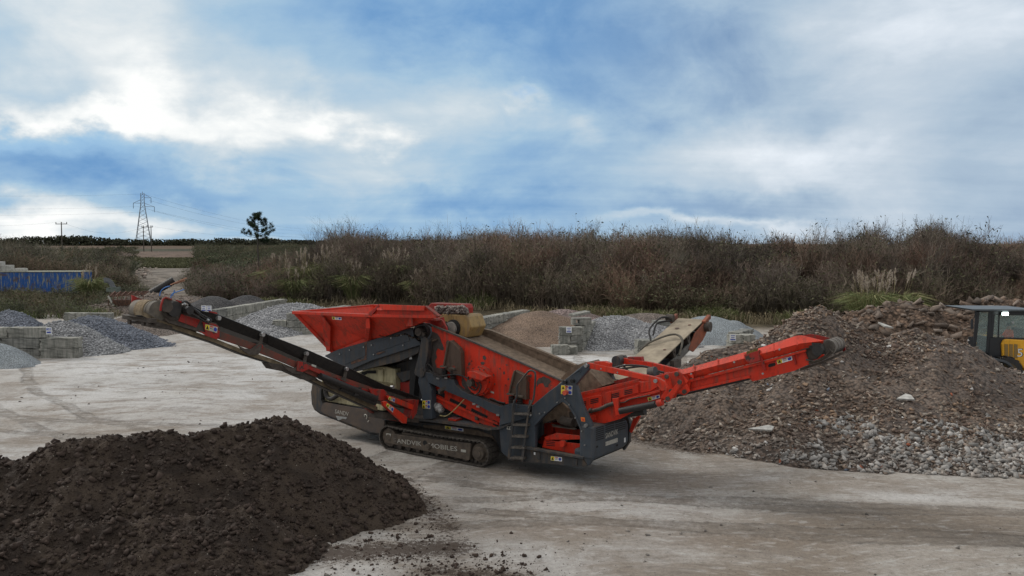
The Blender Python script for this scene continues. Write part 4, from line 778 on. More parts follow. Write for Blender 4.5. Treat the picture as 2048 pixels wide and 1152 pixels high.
for (a0, b0), (a1, b1) in zip(pr[:-1], pr[1:]): m.add([(a0, b0, .2), (a1, b1, .2), (a1, b1, hh - .15), (a0, b0, hh - .15)], [[0, 1, 2, 3]])
m.box((0, .1, hh / 2), (L_ - .1, 2.2, hh - .25)); m.build('corrugated_wall', CONT, ct)
m = MB(); m.box((0, 0, hh - .05), (L_, 2.44, .1)); m.build('roof', simple('pale dusty roof', (.42, .42, .33), .8), ct)
for q in (-L_ / 2 + .1, L_ / 2 - .1, L_ / 2 - 12.6, L_ / 2 - 12.1): m = MB(); m.box((q, -1.2, hh / 2), (.2, .16, hh)); m.build('corner_post', simple('rusty cream post', (.36, .33, .2), .85, c2=(.16, .08, .05)), ct)
m = MB(); m.box((0, -1.21, .12), (L_, .14, .22)); m.build('bottom_rail', RUST, ct)
for i, (px0, px1, h_, lb) in enumerate(((-12, 8, 1.15, 'tall pale concrete block stacked at the left edge on the blue container'), (9, 26, .72, 'lower ribbed pale block beside the tall one on the blue container'), (35, 53, .32, 'thin pale slab lying alone on the blue container roof'))):
    w_ = (px1 - px0) / F * D; m = MB(); m.box((0, 0, h_ / 2), (w_, 1.0, h_)); [m.box((w_ * (k - 3) / 7, -.51, h_ / 2), (.05, .03, h_ * .8)) for k in range(7)] if i < 2 else m.box((0, 0, h_ + .02), (w_ * .9, .8, .04)); o_ = m.build('roof_block', simple('pale block', (.50, .49, .45), .85), bevel=.03); o_.location = (xD((px0 + px1) / 2, D), D - .2, zc + .0); tag(o_, lb, 'concrete block')
gz = lambda x, y: float(ground_z(np.array([float(x)]), np.array([float(y)]))[0])
def at(px, py, D): return Vector(atD(px, py, D))
# grey bent mudguard, green crate, rusty harrow, tyre stack, plank, hoses
m = MB(); o_ = at(212, 575, 84); pts = [(-1.0, .2), (-.6, .75), (0, .9), (.5, .7), (.85, .1), (1.0, -.8), (.9, -2.4)]; sp_ = smoothpath([(a_ * .8, 0, b_ * .8) for a_, b_ in pts], 5)[8:]
for p_, q_ in zip(sp_[:-1], sp_[1:]): m.bar(p_, q_, .5, .05, up=(0, 1, 0)); 
m.bar((.9, 0, -2.4), (.9, 0, float(gz(o_.x, 84)) - o_.z), .3, .12, up=(0, 1, 0)); o = m.build('bent_mudguard', simple('grey fibreglass', (.20, .21, .22), .6)); o.location = o_; tag(o, 'bent grey mudguard sticking up out of the scrub right of the blue container', 'mudguard')
r = thing('metal_crate', 'small grey-green metal crate sitting on the rusty scrap', 'crate', tuple(at(227, 580, 80))); m = MB(); m.box((0, 0, -.12), (1.1, .6, .06)); m.box((-.52, 0, .05), (.06, .6, .3)); m.box((.52, 0, .1), (.06, .6, .4)); m.box((0, .28, .08), (1.1, .05, .36)); m.box((0, -.28, -.02), (1.1, .05, .18)); m.build('tray', simple('grey green metal', (.16, .19, .16), .7), r)
r = thing('scrap_harrow', 'rusty brown harrow frame with curved tines dumped beside the track', 'scrap metal', tuple(at(255, 600, 76))); m = MB()
for k in range(3): m.bar((-1.6, -.3 + .3 * k, .35 + .12 * k), (1.7, -.2 + .3 * k, .55 + .1 * k), .12)
for k in range(7): m.bar((-1.4 + .5 * k, -.35, .36 + .02 * k), (-1.3 + .5 * k, .45, .75), .09)
m.build('frame', RUST, r); m = MB()
for k in range(9): q = -1.5 + .38 * k; m.tube(smoothpath([(q, -.3, .45), (q + .1, -.55, .1), (q + .02, -.5, -.35), (q + .15, -.3, -.6)], 3), .045, 5)
m.build('tines', RUST, r); m = MB(); m.box((.2, .1, -.25), (3.0, .8, .6)); m.build('hopper_box', RUST, r, bevel=.1)
r = thing('leaning_beam', 'white stick-like beam leaning against the rusty harrow', 'beam', tuple(at(222, 603, 75.5))); m = MB(); m.bar((-.25, 0, .5), (.25, 0, -.4), .12); m.build('beam', WHITED, r); r.rotation_euler = (0, 0, .1)
r = thing('rubber_track', 'black rolled rubber track lying tilted on the spoil by the gravel track', 'rubber track', tuple(at(325, 574, 82)), R(20)); m = MB(); dx_ = Vector((1.05, 0, .62)); 
m.cyl(Vector((-1.15, 0, -.7)), Vector((1.0, 0, .62)), .36, 18); m.build('roll', BLACK, r, bevel=.05)
m = MB()
for k in range(12):
    t = k / 11; c_ = Vector((-1.15, 0, -.7)).lerp(Vector((1.0, 0, .62)), t); m.cyl(c_ - Vector((.045, 0, .028)), c_ + Vector((.045, 0, .028)), .40, 18)
m.build('tread', BLACK, r)
o_ = at(356, 563, 81); m = MB(); m.bar((-.7, 0, -.3), (.75, .1, .32), .35, .1); m.bar((-.3, .2, -.2), (.6, .1, .1), .12); o = m.build('broken_board', simple('orange pink wood', (.62, .33, .22), .8)); o.location = o_; tag(o, 'torn orange-pink board resting on the end of the black rubber track', 'board')
for pts, lb in (([(319, 592), (322, 582), (330, 575), (340, 572)], 'blue plastic pipe arching up out of the brush behind the conveyor head'), ([(341, 598), (344, 588), (356, 583), (368, 579)], 'blue plastic pipe bending right behind the conveyor head'), ([(345, 592), (348, 584), (349, 580)], 'short stub of blue pipe beside the right-bending one')):
    P = smoothpath([np.array(at(a_, b_, 72)) for a_, b_ in pts], 5); c_ = P[0].copy(); m = MB(); m.tube([p - c_ for p in P], .045, 6); o = m.build('blue_pipe', simple('blue plastic', (.05, .20, .55), .5)); o.location = c_; tag(o, lb, 'pipe')
o_ = at(291, 586, 74); m = MB(); m.add([(-.5, 0, .5), (.5, 0, .2), (.6, 0, -.1), (-.1, 0, -.6), (-.5, 0, -.3)], [[0, 1, 2, 3, 4]]);
# spoil hump that the scrap lies on
gpile('low overgrown spoil bank with scrap on it left of the dark chippings', 300, 79, 6.5, 4.5, 1.6, gM, .5, 20, .15, name='spoil_bank', cat='spoil bank', extra=[(372, 80, 4, 4, 1.3)], stone=((.20, .16, .13), 1500, .08, .3))
for i, (px, py, rx) in enumerate(((545, 598, 1.3),)): pass
rg = np.random.RandomState(21); n = 2600; px = rg.uniform(270, 410, n); D = rg.uniform(88, 215, n); x = xD(px, D); e = np.abs(np.abs(x + .41 * D - 1.5) - 6) ; k = rg.rand(n) < np.exp(-(e / 2.0) ** 2); x, D = x[k], D[k]; sz = .08 + .5 * rg.rand(len(x)) ** 4
v_, f_, c_ = stones(np.c_[x, D, ground_z(x, D) + sz * .15], sz, np.outer(.5 + .9 * rg.rand(len(x)), [.33, .27, .23]), rg, .6)
tag(npmesh('track_rubble', v_, f_, STONE, c_), 'pale rubble strewn along the edges of the gravel track', 'rubble', kind='stuff')
# ================================================================ THE SCREENING MACHINE (local axes: u along, v across, z up)
MC = thing('screening_machine', 'red and dark grey tracked screening machine with long folding conveyors in the middle', 'screening machine', tuple(O), TH)
def T(pts, v): return [onv(a, b, v) for a, b in pts]
def plate(m, pts, v, d=.05, mi=0): return m.prism(T(pts, v), (0, d, 0), mi)
def sides(pts, v0, v1): return T(pts, v0), [(p[0], v1, p[2]) for p in T(pts, v0)]
SPLIT = set('rib belly_guard tail_bracket arm_bracket hinge_plate link_bar spring spring_cap wing_panel red_bracket tail_link lower_brace side_rail engine_cover lift_ram gusset skirt_flange head_frame fuel_tank cross_bar wedge_rib wing_rib bottom_sill hatch red_panel beam_clip return_belt motor_guard hydraulic_pipe engine_box tail_frame scraper_blade black_post idler_cap idler_bracket chassis feeder_side support_beam under_conveyor sensor pivot_pin hose_fitting hydraulic_hose wiring slot vent_slot faded_mark bracket end_conveyor_tail end_conveyor_boom peeled_patch hole strap bumper_hole bolt drive_hose'.split())
def sub(name, mats, parent, f, bevel=0.0, label=None):
    m = MB(); f(m)
    if name not in SPLIT: return m.build(name, mats, parent, bevel, label)
    key = {}; ids = []; up = []
    def find(i):
        while up[i] != i: up[i] = up[up[i]]; i = up[i]
        return i
    for p in m.v:
        k = tuple(round(c, 4) for c in p)
        if k not in key: key[k] = len(up); up.append(len(up))
        ids.append(key[k])
    for f_ in m.f:
        for i in f_[1:]: up[find(ids[i])] = find(ids[f_[0]])
    comp = {}
    for j, f_ in enumerate(m.f): comp.setdefault(find(ids[f_[0]]), []).append(j)
    big = sorted(comp.values(), key=len)[::-1]; first = None
    if name in ('chassis', 'end_conveyor_tail', 'end_conveyor_boom', 'feeder_side', 'under_conveyor', 'head_frame', 'return_belt'): big = sorted(comp.values(), key=lambda js: min(js))
    for js in big:
        q = MB(); mp = {}
        for j in js:
            for i in m.f[j]:
                if i not in mp: mp[i] = len(q.v); q.v.append(m.v[i])
            q.f.append([mp[i] for i in m.f[j]]); q.m.append(m.m[j]); q.sm.append(m.sm[j])
        o = q.build(name, mats, parent, bevel, label); first = first or o
    return first
def bolt(m, px, py, v, r=.028, h=.03, mi=0): a = onv(px, py, v); m.cyl((a[0], v + .005, a[2]), (a[0], v - h, a[2]), r, 8, mi=mi)
def sticker(parent, pts, v, kind=0, off=.006):
    """pts: four corners (tl, tr, br, bl) seen in the picture, on plane v"""
    q = [Vector(p) for p in T(pts, v)]; n = Vector((0, -off, 0)); P = lambda s, t: q[0].lerp(q[1], s).lerp(q[3].lerp(q[2], s), t)
    m = MB(); m.prism([p for p in q], n)
    def rect(a, b, c, d, mi, k=1): m.prism([P(a, b) + n * k, P(c, b) + n * k, P(c, d) + n * k, P(a, d) + n * k], n * .5, mi)
    def disc(cx_, cy_, rx, ry, mi): m.prism([P(cx_ + rx * math.cos(t * .7854), cy_ + ry * math.sin(t * .7854)) + n for t in range(8)], n * .6, mi)
    def tri(a, b, s, tt): m.prism([P(a, b - tt) + n * 1.7, P(a + s, b + tt) + n * 1.7, P(a - s, b + tt) + n * 1.7], n * .4, 2)
    if kind == 0: rect(.02, .05, .33, .95, 1); tri(.17, .5, .11, .33); rect(.40, .12, .64, .30, 3); rect(.40, .45, .64, .52, 2); rect(.40, .65, .60, .72, 2); disc(.83, .5, .13, .36, 4)
    elif kind == 1:
        for s in (0, .5): rect(.02, .03 + s, .36, .48 + s, 1); tri(.19, .25 + s, .12, .16); rect(.42, .08 + s, .6, .2 + s, 3); disc(.80, .25 + s, .15, .19, 4)
    elif kind == 2: disc(.4, .5, .2, .3, 2); rect(.7, .3, .9, .7, 2)
    return m.build('warning_sticker', [WHITED if kind else WHITE, YEL, BLK, REDP, BLUE], parent)
# ---- crawler tracks
def crawler(v0, wd_, near):
    tr = sub('crawler_track', STEEL, MC, lambda m: None) if False else None
    uA, uB, rr = -1.74, 1.66, .345; zc_ = rr + .03; m = MB(); per = 2 * (uB - uA) + 2 * math.pi * rr; ns = 62
    def pos(s):
        s %= per; L1 = uB - uA
        if s < L1: return Vector((uA + s, 0, zc_ - rr)), Vector((1, 0, 0)), Vector((0, 0, -1))
        s -= L1
        if s < math.pi * rr: a = -math.pi / 2 + s / rr; n = Vector((math.cos(a), 0, math.sin(a))); return Vector((uB, 0, zc_)) + n * rr, Vector((-n.z, 0, n.x)), n
        s -= math.pi * rr
        if s < L1: sag = -.03 * math.sin(math.pi * s / L1); return Vector((uB - s, 0, zc_ + rr + sag)), Vector((-1, 0, 0)), Vector((0, 0, 1))
        s -= L1; a = math.pi / 2 + s / rr; n = Vector((math.cos(a), 0, math.sin(a))); return Vector((uA, 0, zc_)) + n * rr, Vector((-n.z, 0, n.x)), n
    for k in range(ns):
        p, t, n = pos(k * per / ns); Rm = Matrix((t, Vector((0, 1, 0)), n)).transposed(); c = p + Vector((0, v0 + wd_ / 2, 0))
        m.box(c, (per / ns * .93, wd_, .028), Rm)
        for q in (-.32, .0, .32): m.box(c + t * (q * per / ns) + n * .022, (.014, wd_ - .02, .030 if q else .02), Rm)
        for w_ in (-.28, -.14, .14, .28): m.cyl(c - n * .012 + Vector((0, w_ * wd_ / .5, 0)) , c - n * .035 + Vector((0, w_ * wd_ / .5, 0)), .014, 5)
        m.box(c - n * .06, (per / ns * .7, .16, .08), Rm)
    tr = m.build('crawler_track', STEEL, MC)
    def fr(m):
        P = T([(769.7, 866), (941.6, 887.5), (938.6, 919), (936, 921), (900, 913), (769.7, 885)], v0 + .03) if near else [(-1.63, v0, .62), (1.3, v0, .6), (1.3, v0, .22), (-1.63, v0, .3)]
        m.prism(P, (0, wd_ - .10, 0)); m.box((0, v0 + wd_ / 2, .52), (2.6, wd_ * .5, .12))
    sub('track_frame', MUDF, tr, fr, .012)
    sub('idler_wheel', MUDF, tr, lambda m: (m.cyl((uA, v0 + .06, zc_), (uA, v0 + wd_ - .06, zc_), .27, 24), m.cyl((uA, v0 + .02, zc_), (uA, v0 + .06, zc_), .10, 12)))
    sub('drive_sprocket', MUDF, tr, lambda m: (m.cyl((uB, v0 + .10, zc_), (uB, v0 + wd_ - .05, zc_), .27, 24), m.cyl((uB, v0 - .02, zc_), (uB, v0 + .10, zc_), .19, 20), m.cyl((uB, v0 - .05, zc_), (uB, v0 - .02, zc_), .12, 12), [m.cyl((uB + .15 * math.cos(a * .785), v0 - .03, zc_ + .15 * math.sin(a * .785)), (uB + .15 * math.cos(a * .785), v0, zc_ + .15 * math.sin(a * .785)), .018, 6) for a in range(8)]))
    for k in range(8): u_ = -1.35 + .36 * k; sub('track_roller', MUDD, tr, lambda m: m.cyl((u_, v0 + .07, .15), (u_, v0 + wd_ - .07, .15), .085, 12))
    return tr
MUDF = simple('muddy track frame', (.135, .105, .078), .9, .4, 6, .5, .02, c2=(.07, .056, .045))
TN = crawler(0.0, .50, True); crawler(2.0, .50, False)
Z90 = (R(90), 0, 0)
def txt(s, pa, pb, v, hpx, mat_, parent, ext=.003, yscale=1.0, name='lettering'):
    a, b = Vector(onv(*pa, v)), Vector(onv(*pb, v)); c = (a + b) / 2; L_ = (b - a).length; ang = math.atan2(b.z - a.z, b.x - a.x)
    o = text_mesh(name, s, 1.0, mat_, parent, c, (0, 0, 0), ext); w0 = o.dimensions.x or max(p.co.x for p in o.data.vertices) - min(p.co.x for p in o.data.vertices)
    xs_ = [p.co.x for p in o.data.vertices]; w0 = max(xs_) - min(xs_); sz_ = hpx; k = L_ / w0; o.scale = (k, sz_ / .72, 1); o.rotation_euler = Matrix.Rotation(-ang, 3, 'Y').to_4x4().to_3x3().__matmul__(Matrix.Rotation(R(90), 3, 'X')).to_euler(); return o
def char_h(px, py, v, dpx): return abs(onv(px, py, v)[2] - onv(px, py + dpx, v)[2])
v_ = .026
txt('ANDVIK', (794, 882), (843, 888.5), v_, char_h(820, 880, v_, 9.2), WHITED, TN); txt('MOBILES', (857, 891), (914, 898.5), v_, char_h(880, 890, v_, 9.6), WHITED, TN)
txt("S", (786.5, 880), (792.5, 881), v_, char_h(790, 878, v_, 7), simple('rubbed off lettering', (.22, .19, .16), .8, .5, 30), TN)
sub('stencil_mark', WHITED, TN, lambda m: (plate(m, [(772.5, 866.5), (781.5, 867.5), (781.5, 876), (778.5, 876), (778.5, 870.5), (776, 870.3), (776, 875.5), (772.5, 875.5)], v_, -.004)))
sub('data_plate', WHITED, TN, lambda m: (plate(m, [(922, 898.5), (932, 899.7), (932, 905), (922, 903.7)], v_, -.004)))
sub('lifting_hole', DARK, TN, lambda m: (lambda a: m.cyl((a[0], v_ + .01, a[2]), (a[0], v_ - .008, a[2]), .075, 18))(onv(850, 886, v_)))
sub('hose_boss', MUDF, TN, lambda m: (lambda a: m.cyl((a[0], .06, a[2]), (a[0], -.09, a[2]), .085, 16))(onv(853, 894.5, -.09)))
# ---- chassis
def chassis(m):
    m.box((-.2, 1.25, .95), (5.6, 1.25, .5)); m.box((0, 1.25, .6), (1.9, 1.4, .35))
    plate(m, [(762, 845), (850, 845), (975, 860), (1046, 845), (1085, 815), (1085, 870), (1046, 905), (1010, 912), (998, 900), (985, 882), (960, 876), (850, 862), (762, 852)], .52, .10)
CH = sub('chassis', GREYM, MC, chassis, .01)
sub('side_plate', GREY, MC, lambda m: plate(m, [(998, 850), (1023, 844), (1058, 836), (1066, 842), (1056, 915), (1016, 915), (1003, 905), (1001, 890)], .10, .42), .012)
sub('chassis_ledge', GREYM, MC, lambda m: plate(m, [(762, 836), (835, 836.5), (960, 853), (975, 857), (998, 855), (1024, 844), (1024, 847), (998, 859), (975, 861), (960, 857), (835, 841), (762, 840)], .02, .55))
sub('mud_apron', MUD, MC, lambda m: plate(m, [(846, 850), (900, 852), (960, 862), (985, 872), (992, 885), (985, 886), (960, 872), (900, 865), (850, 860)], .49, .05))
sticker(MC, [(890, 851.5), (927, 857), (927, 863), (890, 857.5)], .48, 0); sticker(MC, [(1014, 852), (1023, 853), (1022.5, 859.5), (1013.5, 858.5)], .09, 2)
# ---- rear power pack at the left
def guard(m):
    C_ = [(625, 766), (645, 772), (642, 782), (642, 800), (648, 812), (770, 833), (772, 862), (762, 870.5), (741, 868.5), (700, 852), (640, 828), (629, 820), (623.5, 808), (622, 785)]
    plate(m, C_, .16, .10)
    P = T([(622, 785), (623.5, 808), (629, 820), (640, 828), (700, 852), (741, 868.5), (762, 870.5)], .16)
    for a, b in zip(P[:-1], P[1:]): m.prism([a, b, (b[0], b[1], b[2] + .05), (a[0], a[1], a[2] + .05)], (0, 2.1, 0))
    plate(m, C_, 2.2, .10)
    m.prism(T([(625, 766), (622, 785), (623.5, 808), (629, 820), (634, 816), (629, 806), (628, 786), (630, 768)], .2), (0, 2.05, 0))
PG = sub('rear_guard', GREYM, MC, guard, .02)
sub('belly_panel', simple('muddy brown panel', (.115, .082, .060), .8, .35, 3, .3, .01, c2=(.075, .062, .055)), MC, lambda m: plate(m, [(648, 806), (652, 805), (770, 826), (768, 858), (760, 866.5), (742, 864.5), (700, 848), (648, 827), (641, 822), (643, 812)], .145, .012), .004)
sub('engine_cover', CREAM, MC, lambda m: (plate(m, [(642, 755), (650, 802), (766, 822), (768, 770), (700, 758)], .35, 1.7), [m.prism([(p[0], .345, p[2]), (p[0] + .05, .345, p[2]), (p[0] + .05, .345, p[2] - .32), (p[0], .345, p[2] - .32)], (0, -.012, 0)) for p in T([(667, 778), (679, 780), (691, 782), (703, 784), (715, 786), (727, 788), (739, 790)], .345)]), .02)
sub('engine_cover', CREAM, MC, lambda m: (plate(m, [(712, 748), (735, 735), (772, 733), (790, 738), (792, 782), (760, 782), (735, 770)], .75, 1.3), plate(m, [(755, 738), (766, 738), (766, 778), (755, 776)], .70, .06)), .03)
sub('vent_slot', DARK, MC, lambda m: (plate(m, [(668, 785), (673, 788), (675, 793), (671, 791)], .33, -.004), plate(m, [(680, 787), (685, 790), (687, 795), (683, 793)], .33, -.004), plate(m, [(692, 789), (697, 792), (699, 797), (695, 795)], .33, -.004), plate(m, [(722, 745), (735, 741), (752, 741), (752, 747), (735, 747), (726, 752)], .73, -.004)))
sub('engine_box', GREYM, MC, lambda m: (m.prism(T([(775, 735), (830, 715), (836, 800), (790, 800)], 1.0), (0, 1.2, 0)), plate(m, [(790, 746), (826, 738), (822, 758), (805, 765)], .8, .3)), .02)
sub('oil_tank', REDW, MC, lambda m: plate(m, [(800, 765), (826, 760), (829, 800), (800, 802)], .9, .5), .02)
sub('air_hose', BLACK, MC, lambda m: m.tube(smoothpath(T([(652, 775), (652, 787), (656, 795), (664, 797), (674, 791), (682, 786)], .20)), .075, 10))
sub('wiring', BLACK, MC, lambda m: [m.tube(smoothpath(T(q, .28)), .014, 5) for q in ([(646, 772), (642, 785), (645, 798), (652, 803)], [(690, 780), (697, 790), (703, 800), (712, 804)], [(700, 782), (712, 793), (720, 803), (735, 806)])])
sub('pipe_rail', REDW, MC, lambda m: m.tube(smoothpath(T([(700, 797), (707, 802), (730, 803), (742, 806), (752, 812)], .22)), .02, 6))
def sandv(m_):
    t_ = txt('SANDV', (670, 823), (697, 829), .140, char_h(680, 820, .14, 8.5), WHITED, MC)
sandv(0); sub('worn_badge', simple('scraped pale sticker', (.36, .37, .36), .7, .3, 20), MC, lambda m: plate(m, [(671.5, 831.5), (694, 834.5), (692, 838.5), (685, 837), (680, 840), (676, 840.5), (674, 836)], .142, -.004))
sub('faded_mark', WHITED, MC, lambda m: (m.tube(smoothpath(T([(729.5, 833), (729, 830), (732, 829.5), (734, 833), (733, 838)], .14)), .018, 5), m.tube(T([(738, 841), (736, 844)], .14), .018, 5)))
# ---- slanted feeder side
BM = sub('feeder_side', GREY, MC, lambda m: (plate(m, [(648, 712), (660, 706), (676, 699), (726, 685), (822, 655.5), (838, 680), (841, 690), (746, 720), (700, 740), (690, 735)], .15, .08), m.prism(T([(648, 712), (676, 700), (822, 657), (841, 690), (746, 718), (700, 736)], .35), (0, 1.9, 0))), .012)
sub('feeder_side_panel', GREY, BM, lambda m: (plate(m, [(748, 686), (815, 667), (820, 681), (752, 705)], .145, -.012), plate(m, [(676, 712), (730, 692), (731, 712), (690, 729)], .145, -.012)), .004)
sub('feeder_belly', GREYM, MC, lambda m: m.prism(T([(690, 735), (700, 738), (746, 718), (841, 689), (836, 706), (800, 722), (752, 733), (712, 743)], .25), (0, 1.9, 0)))
sub('paint_scar', RUST, BM, lambda m: (plate(m, [(703, 722), (712, 717), (722, 720), (733, 715), (733, 719), (716, 724), (702, 729)], .147, -.004), plate(m, [(752, 706), (768, 702), (770, 704), (754, 710)], .132, -.004), plate(m, [(728, 686), (734, 683), (733, 714), (729, 716), (730, 700)], .147, -.003)))
sub('bolt', CHROME, BM, lambda m: [bolt(m, a, b, .145, .022) for a, b in ((803, 670), (807, 690.5), (744, 690), (748, 709), (728, 694), (700, 700), (680, 708), (783, 676))])
# ---- hopper
HT, HBv = -.55, .30
rimT = T([(587, 625), (736, 631), (875, 633)], HT); botT = T([(668, 706), (743, 683), (806, 661), (838, 649)], HBv)
def hop(m):
    def strip(v_top, v_bot, s):
        top_ = [(p[0], v_top, p[2]) for p in rimT]; bot_ = [(p[0], v_bot, p[2]) for p in botT]
        if s < 0: top_[2] = (top_[2][0] - 1.7, top_[2][1], top_[2][2]); bot_[3] = (bot_[3][0] - 1.2, bot_[3][1], bot_[3][2])
        q = [top_[0], top_[1], top_[2], bot_[3], bot_[2], bot_[1], bot_[0]]
        m.add(q + [(a, b + .03 * s, c) for a, b, c in q], [[0, 1, 5, 6], [1, 2, 3, 4, 5], [7, 13, 12, 8], [8, 12, 11, 10, 9], [6, 0, 7, 13], [2, 3, 10, 9], [5, 6, 13, 12], [4, 5, 12, 11], [3, 4, 11, 10]])
    strip(HT, HBv, 1); strip(2.5 - HT, 2.5 - HBv, -1)
    a, b = rimT[0], botT[0]; m.add([(a[0], HT, a[2]), (b[0], HBv, b[2]), (b[0], 2.5 - HBv, b[2]), (a[0], 2.5 - HT, a[2])] + [(a[0] + .05, HT, a[2]), (b[0] + .05, HBv, b[2]), (b[0] + .05, 2.5 - HBv, b[2]), (a[0] + .05, 2.5 - HT, a[2])], [[0, 1, 2, 3], [4, 7, 6, 5], [0, 3, 7, 4]])
HOP = sub('hopper', REDN, MC, hop)
def rim(m):
    for v in (HT, 2.5 - HT):
        s = 1 if v > 0 else -1
        for a, b in zip(rimT[:-1], rimT[1:]): m.bar((a[0], v, a[2]), (b[0] - (1.7 if v > 0 and b is rimT[2] else 0), v, b[2]), .14, .09)
    m.bar((rimT[0][0], HT, rimT[0][2]), (rimT[0][0], 2.5 - HT, rimT[0][2]), .12, .09)
    a, b = rimT[0], botT[0]; m.bar((a[0] + .04, HT + .02, a[2]), (b[0], HBv - .02, b[2]), .16, .10)
sub('rim_frame', RED, HOP, rim, .008)
def ribs(m):
    for tp, bp, w_ in (((640, 634), (660, 704), 12), ((731, 636), (736, 684), 12), ((817, 632), (810, 659), 11)):
        a = onv(*tp, HT + .01); b = onv(*bp, HBv - .02); k = onv(tp[0] + (0 if w_ < 12 else (16 if tp[0] < 700 else 1)), tp[1] + 20, HT + .05)
        if tp[0] == 640: k = onv(654, 653, -.30)
        m.prism([a, k, (b[0], HBv - .18, b[2] + .05), (b[0], HBv + .02, b[2]), (a[0], HT + .06, a[2])], (.16, 0, 0))
sub('rib', RED, HOP, ribs, .006)
sub('skirt_flange', RED, HOP, lambda m: (m.add(T([(668, 706), (682, 697), (730, 678), (743, 683)], .20), [[0, 1, 2, 3]]), m.prism(T([(669, 706), (684, 695), (727, 677), (742, 684)], .17), (0, .04, 0)), m.prism(T([(750, 680), (763, 670), (800, 652), (806, 658)], .17), (0, .04, 0))))
def ear(m):
    v = HT - .02; A = T([(736, 629), (738, 624), (757, 610), (848, 613.5), (874, 629), (876, 633)], v); m.prism(A, (0, .035, 0))
    P = T([(757, 610), (848, 613.5)], v); Q2 = T([(757, 620), (848, 621)], v); m.prism([P[0], P[1], (Q2[1][0], v - .05, Q2[1][2]), (Q2[0][0], v - .05, Q2[0][2])], (0, -.03, .0))
EAR = sub('hopper_extension', RED, MC, ear, .006)
sub('top_lip', REDN, EAR, lambda m: m.prism(T([(757, 608.5), (765, 620), (848, 621.5), (849, 612)], HT - .12), (0, .03, 0)), .004)
sub('gusset', REDW, EAR, lambda m: (m.prism(T([(736, 630), (757, 609), (760, 610), (742, 632)], HT - .08), (0, .14, 0)), m.prism(T([(847, 612), (850, 612), (877, 632), (873, 633)], HT - .08), (0, .14, 0))))
sub('inner_lining', MUD, MC, lambda m: m.add([(rimT[0][0] + .25, 2.5 - HT - .06, rimT[0][2] - .02), (rimT[1][0] + 1.2, 2.5 - HT - .06, rimT[1][2] + .02), (botT[2][0], 2.5 - HBv - .06, botT[2][2]), (botT[0][0] + .1, 2.5 - HBv - .06, botT[0][2])], [[0, 1, 2, 3]]))
# loose feed inside
X2, Y2 = np.meshgrid(np.linspace(rimT[0][0] + .75, rimT[2][0] - .6, 50), np.linspace(HT + .62, 2.5 - HT - .62, 36), indexing='ij'); Z2 = rimT[0][2] - .42 + .16 * fbm(X2 * 1.5, Y2 * 1.5, 4) - .12 * np.abs(Y2 - 1.25) + .08 * fbm(X2 * 7, Y2 * 7, 3)
i_ = np.arange(X2.size).reshape(X2.shape); npmesh('feed_material', np.stack([X2, Y2, Z2], -1).reshape(-1, 3), np.stack([i_[:-1, :-1], i_[1:, :-1], i_[1:, 1:], i_[:-1, 1:]], -1).reshape(-1, 4), gravel('feed dirt', (.20, .15, .11), (.14, .105, .08), 14), None, MC, True)
sticker(HOP, [(664, 633), (683, 635), (683, 640), (664.5, 638.5)], HT + .02, 0)
# feeder head drum and guard
def drumg(m):
    a = onv(842, 665, .05); m.cyl((a[0], .02, a[2]), (a[0], .30, a[2]), .27, 28, cap=False); m.cyl((a[0], .12, a[2]), (a[0], 2.4, a[2]), .25, 24)
sub('feeder_head_drum', BLACK, MC, drumg); a_ = onv(842, 665, .02)
sub('drive_motor', MUDD, MC, lambda m: (m.cyl((a_[0] - .05, -.06, a_[2] + .02), (a_[0] - .05, .12, a_[2] + .02), .12, 14), m.cyl((a_[0] + .1, -.02, a_[2] - .04), (a_[0] + .1, .12, a_[2] - .04), .06, 10), m.box((a_[0] - .12, -.03, a_[2] - .03), (.1, .06, .06))))
sub('drum_guard_lip', GREY, MC, lambda m: m.tube(smoothpath(T([(828, 657), (838, 651), (852, 650), (861, 656), (862, 668), (856, 678)], -.01)), .025, 6))
def yh(m):
    P = T([(872, 640), (884, 627), (932, 630), (936, 634), (943, 655), (933, 676), (915, 672), (890, 655)], 1.15); m.prism(P, (0, .75, 0))
YH = sub('feed_chute_hood', YELB, MC, yh, .04)
def dr(m): a = onv(903, 657, 1.1); m.cyl((a[0], 1.02, a[2]), (a[0], 1.3, a[2]), .20, 28)
sub('hood_drum', simple('pale worn drum', (.30, .28, .25), .7), YH, dr, .01); 
def drr(m): a = onv(905, 656, 1.08); m.cyl((a[0], 1.10, a[2]), (a[0], 1.16, a[2]), .25, 28)
sub('drum_recess', DARK, YH, drr)
sub('hood_flange', REDW, YH, lambda m: m.prism(T([(856, 612), (862, 606), (930, 608.5), (933, 616), (932, 631), (885, 628), (868, 624)], 1.6), (0, .35, 0)), .02)
rg = np.random.RandomState(5); P = np.array([onv(*q, 1.35) for q in zip(rg.uniform(874, 934, 900), np.zeros(900))]); px = rg.uniform(872, 935, 1100); py = 613 + 14 * rg.rand(1100) ** .8; k = py > 612 + np.maximum(0, (px - 925) * .8); P = np.array([onv(a, b, 1.15 + .4 * rg.rand()) for a, b in zip(px[k], py[k])])
vv, ff, cc = stones(P, .03 + .07 * rg.rand(len(P)), np.outer(.5 + rg.rand(len(P)), [.20, .17, .15]), rg, .7); tag(npmesh('spilled_grit', vv, ff, STONE, cc, MC), kind='stuff')
sub('head_frame', REDW, MC, lambda m: (plate(m, [(826, 632), (846, 628), (884, 640), (893, 655), (894, 668), (884, 660), (866, 650), (852, 644), (838, 640), (830, 650)], .30, .06), plate(m, [(844, 633), (872, 637), (873, 642), (846, 640)], .10, .2), plate(m, [(872, 636), (886, 634), (894, 667), (880, 660)], .6, .05)), .01)
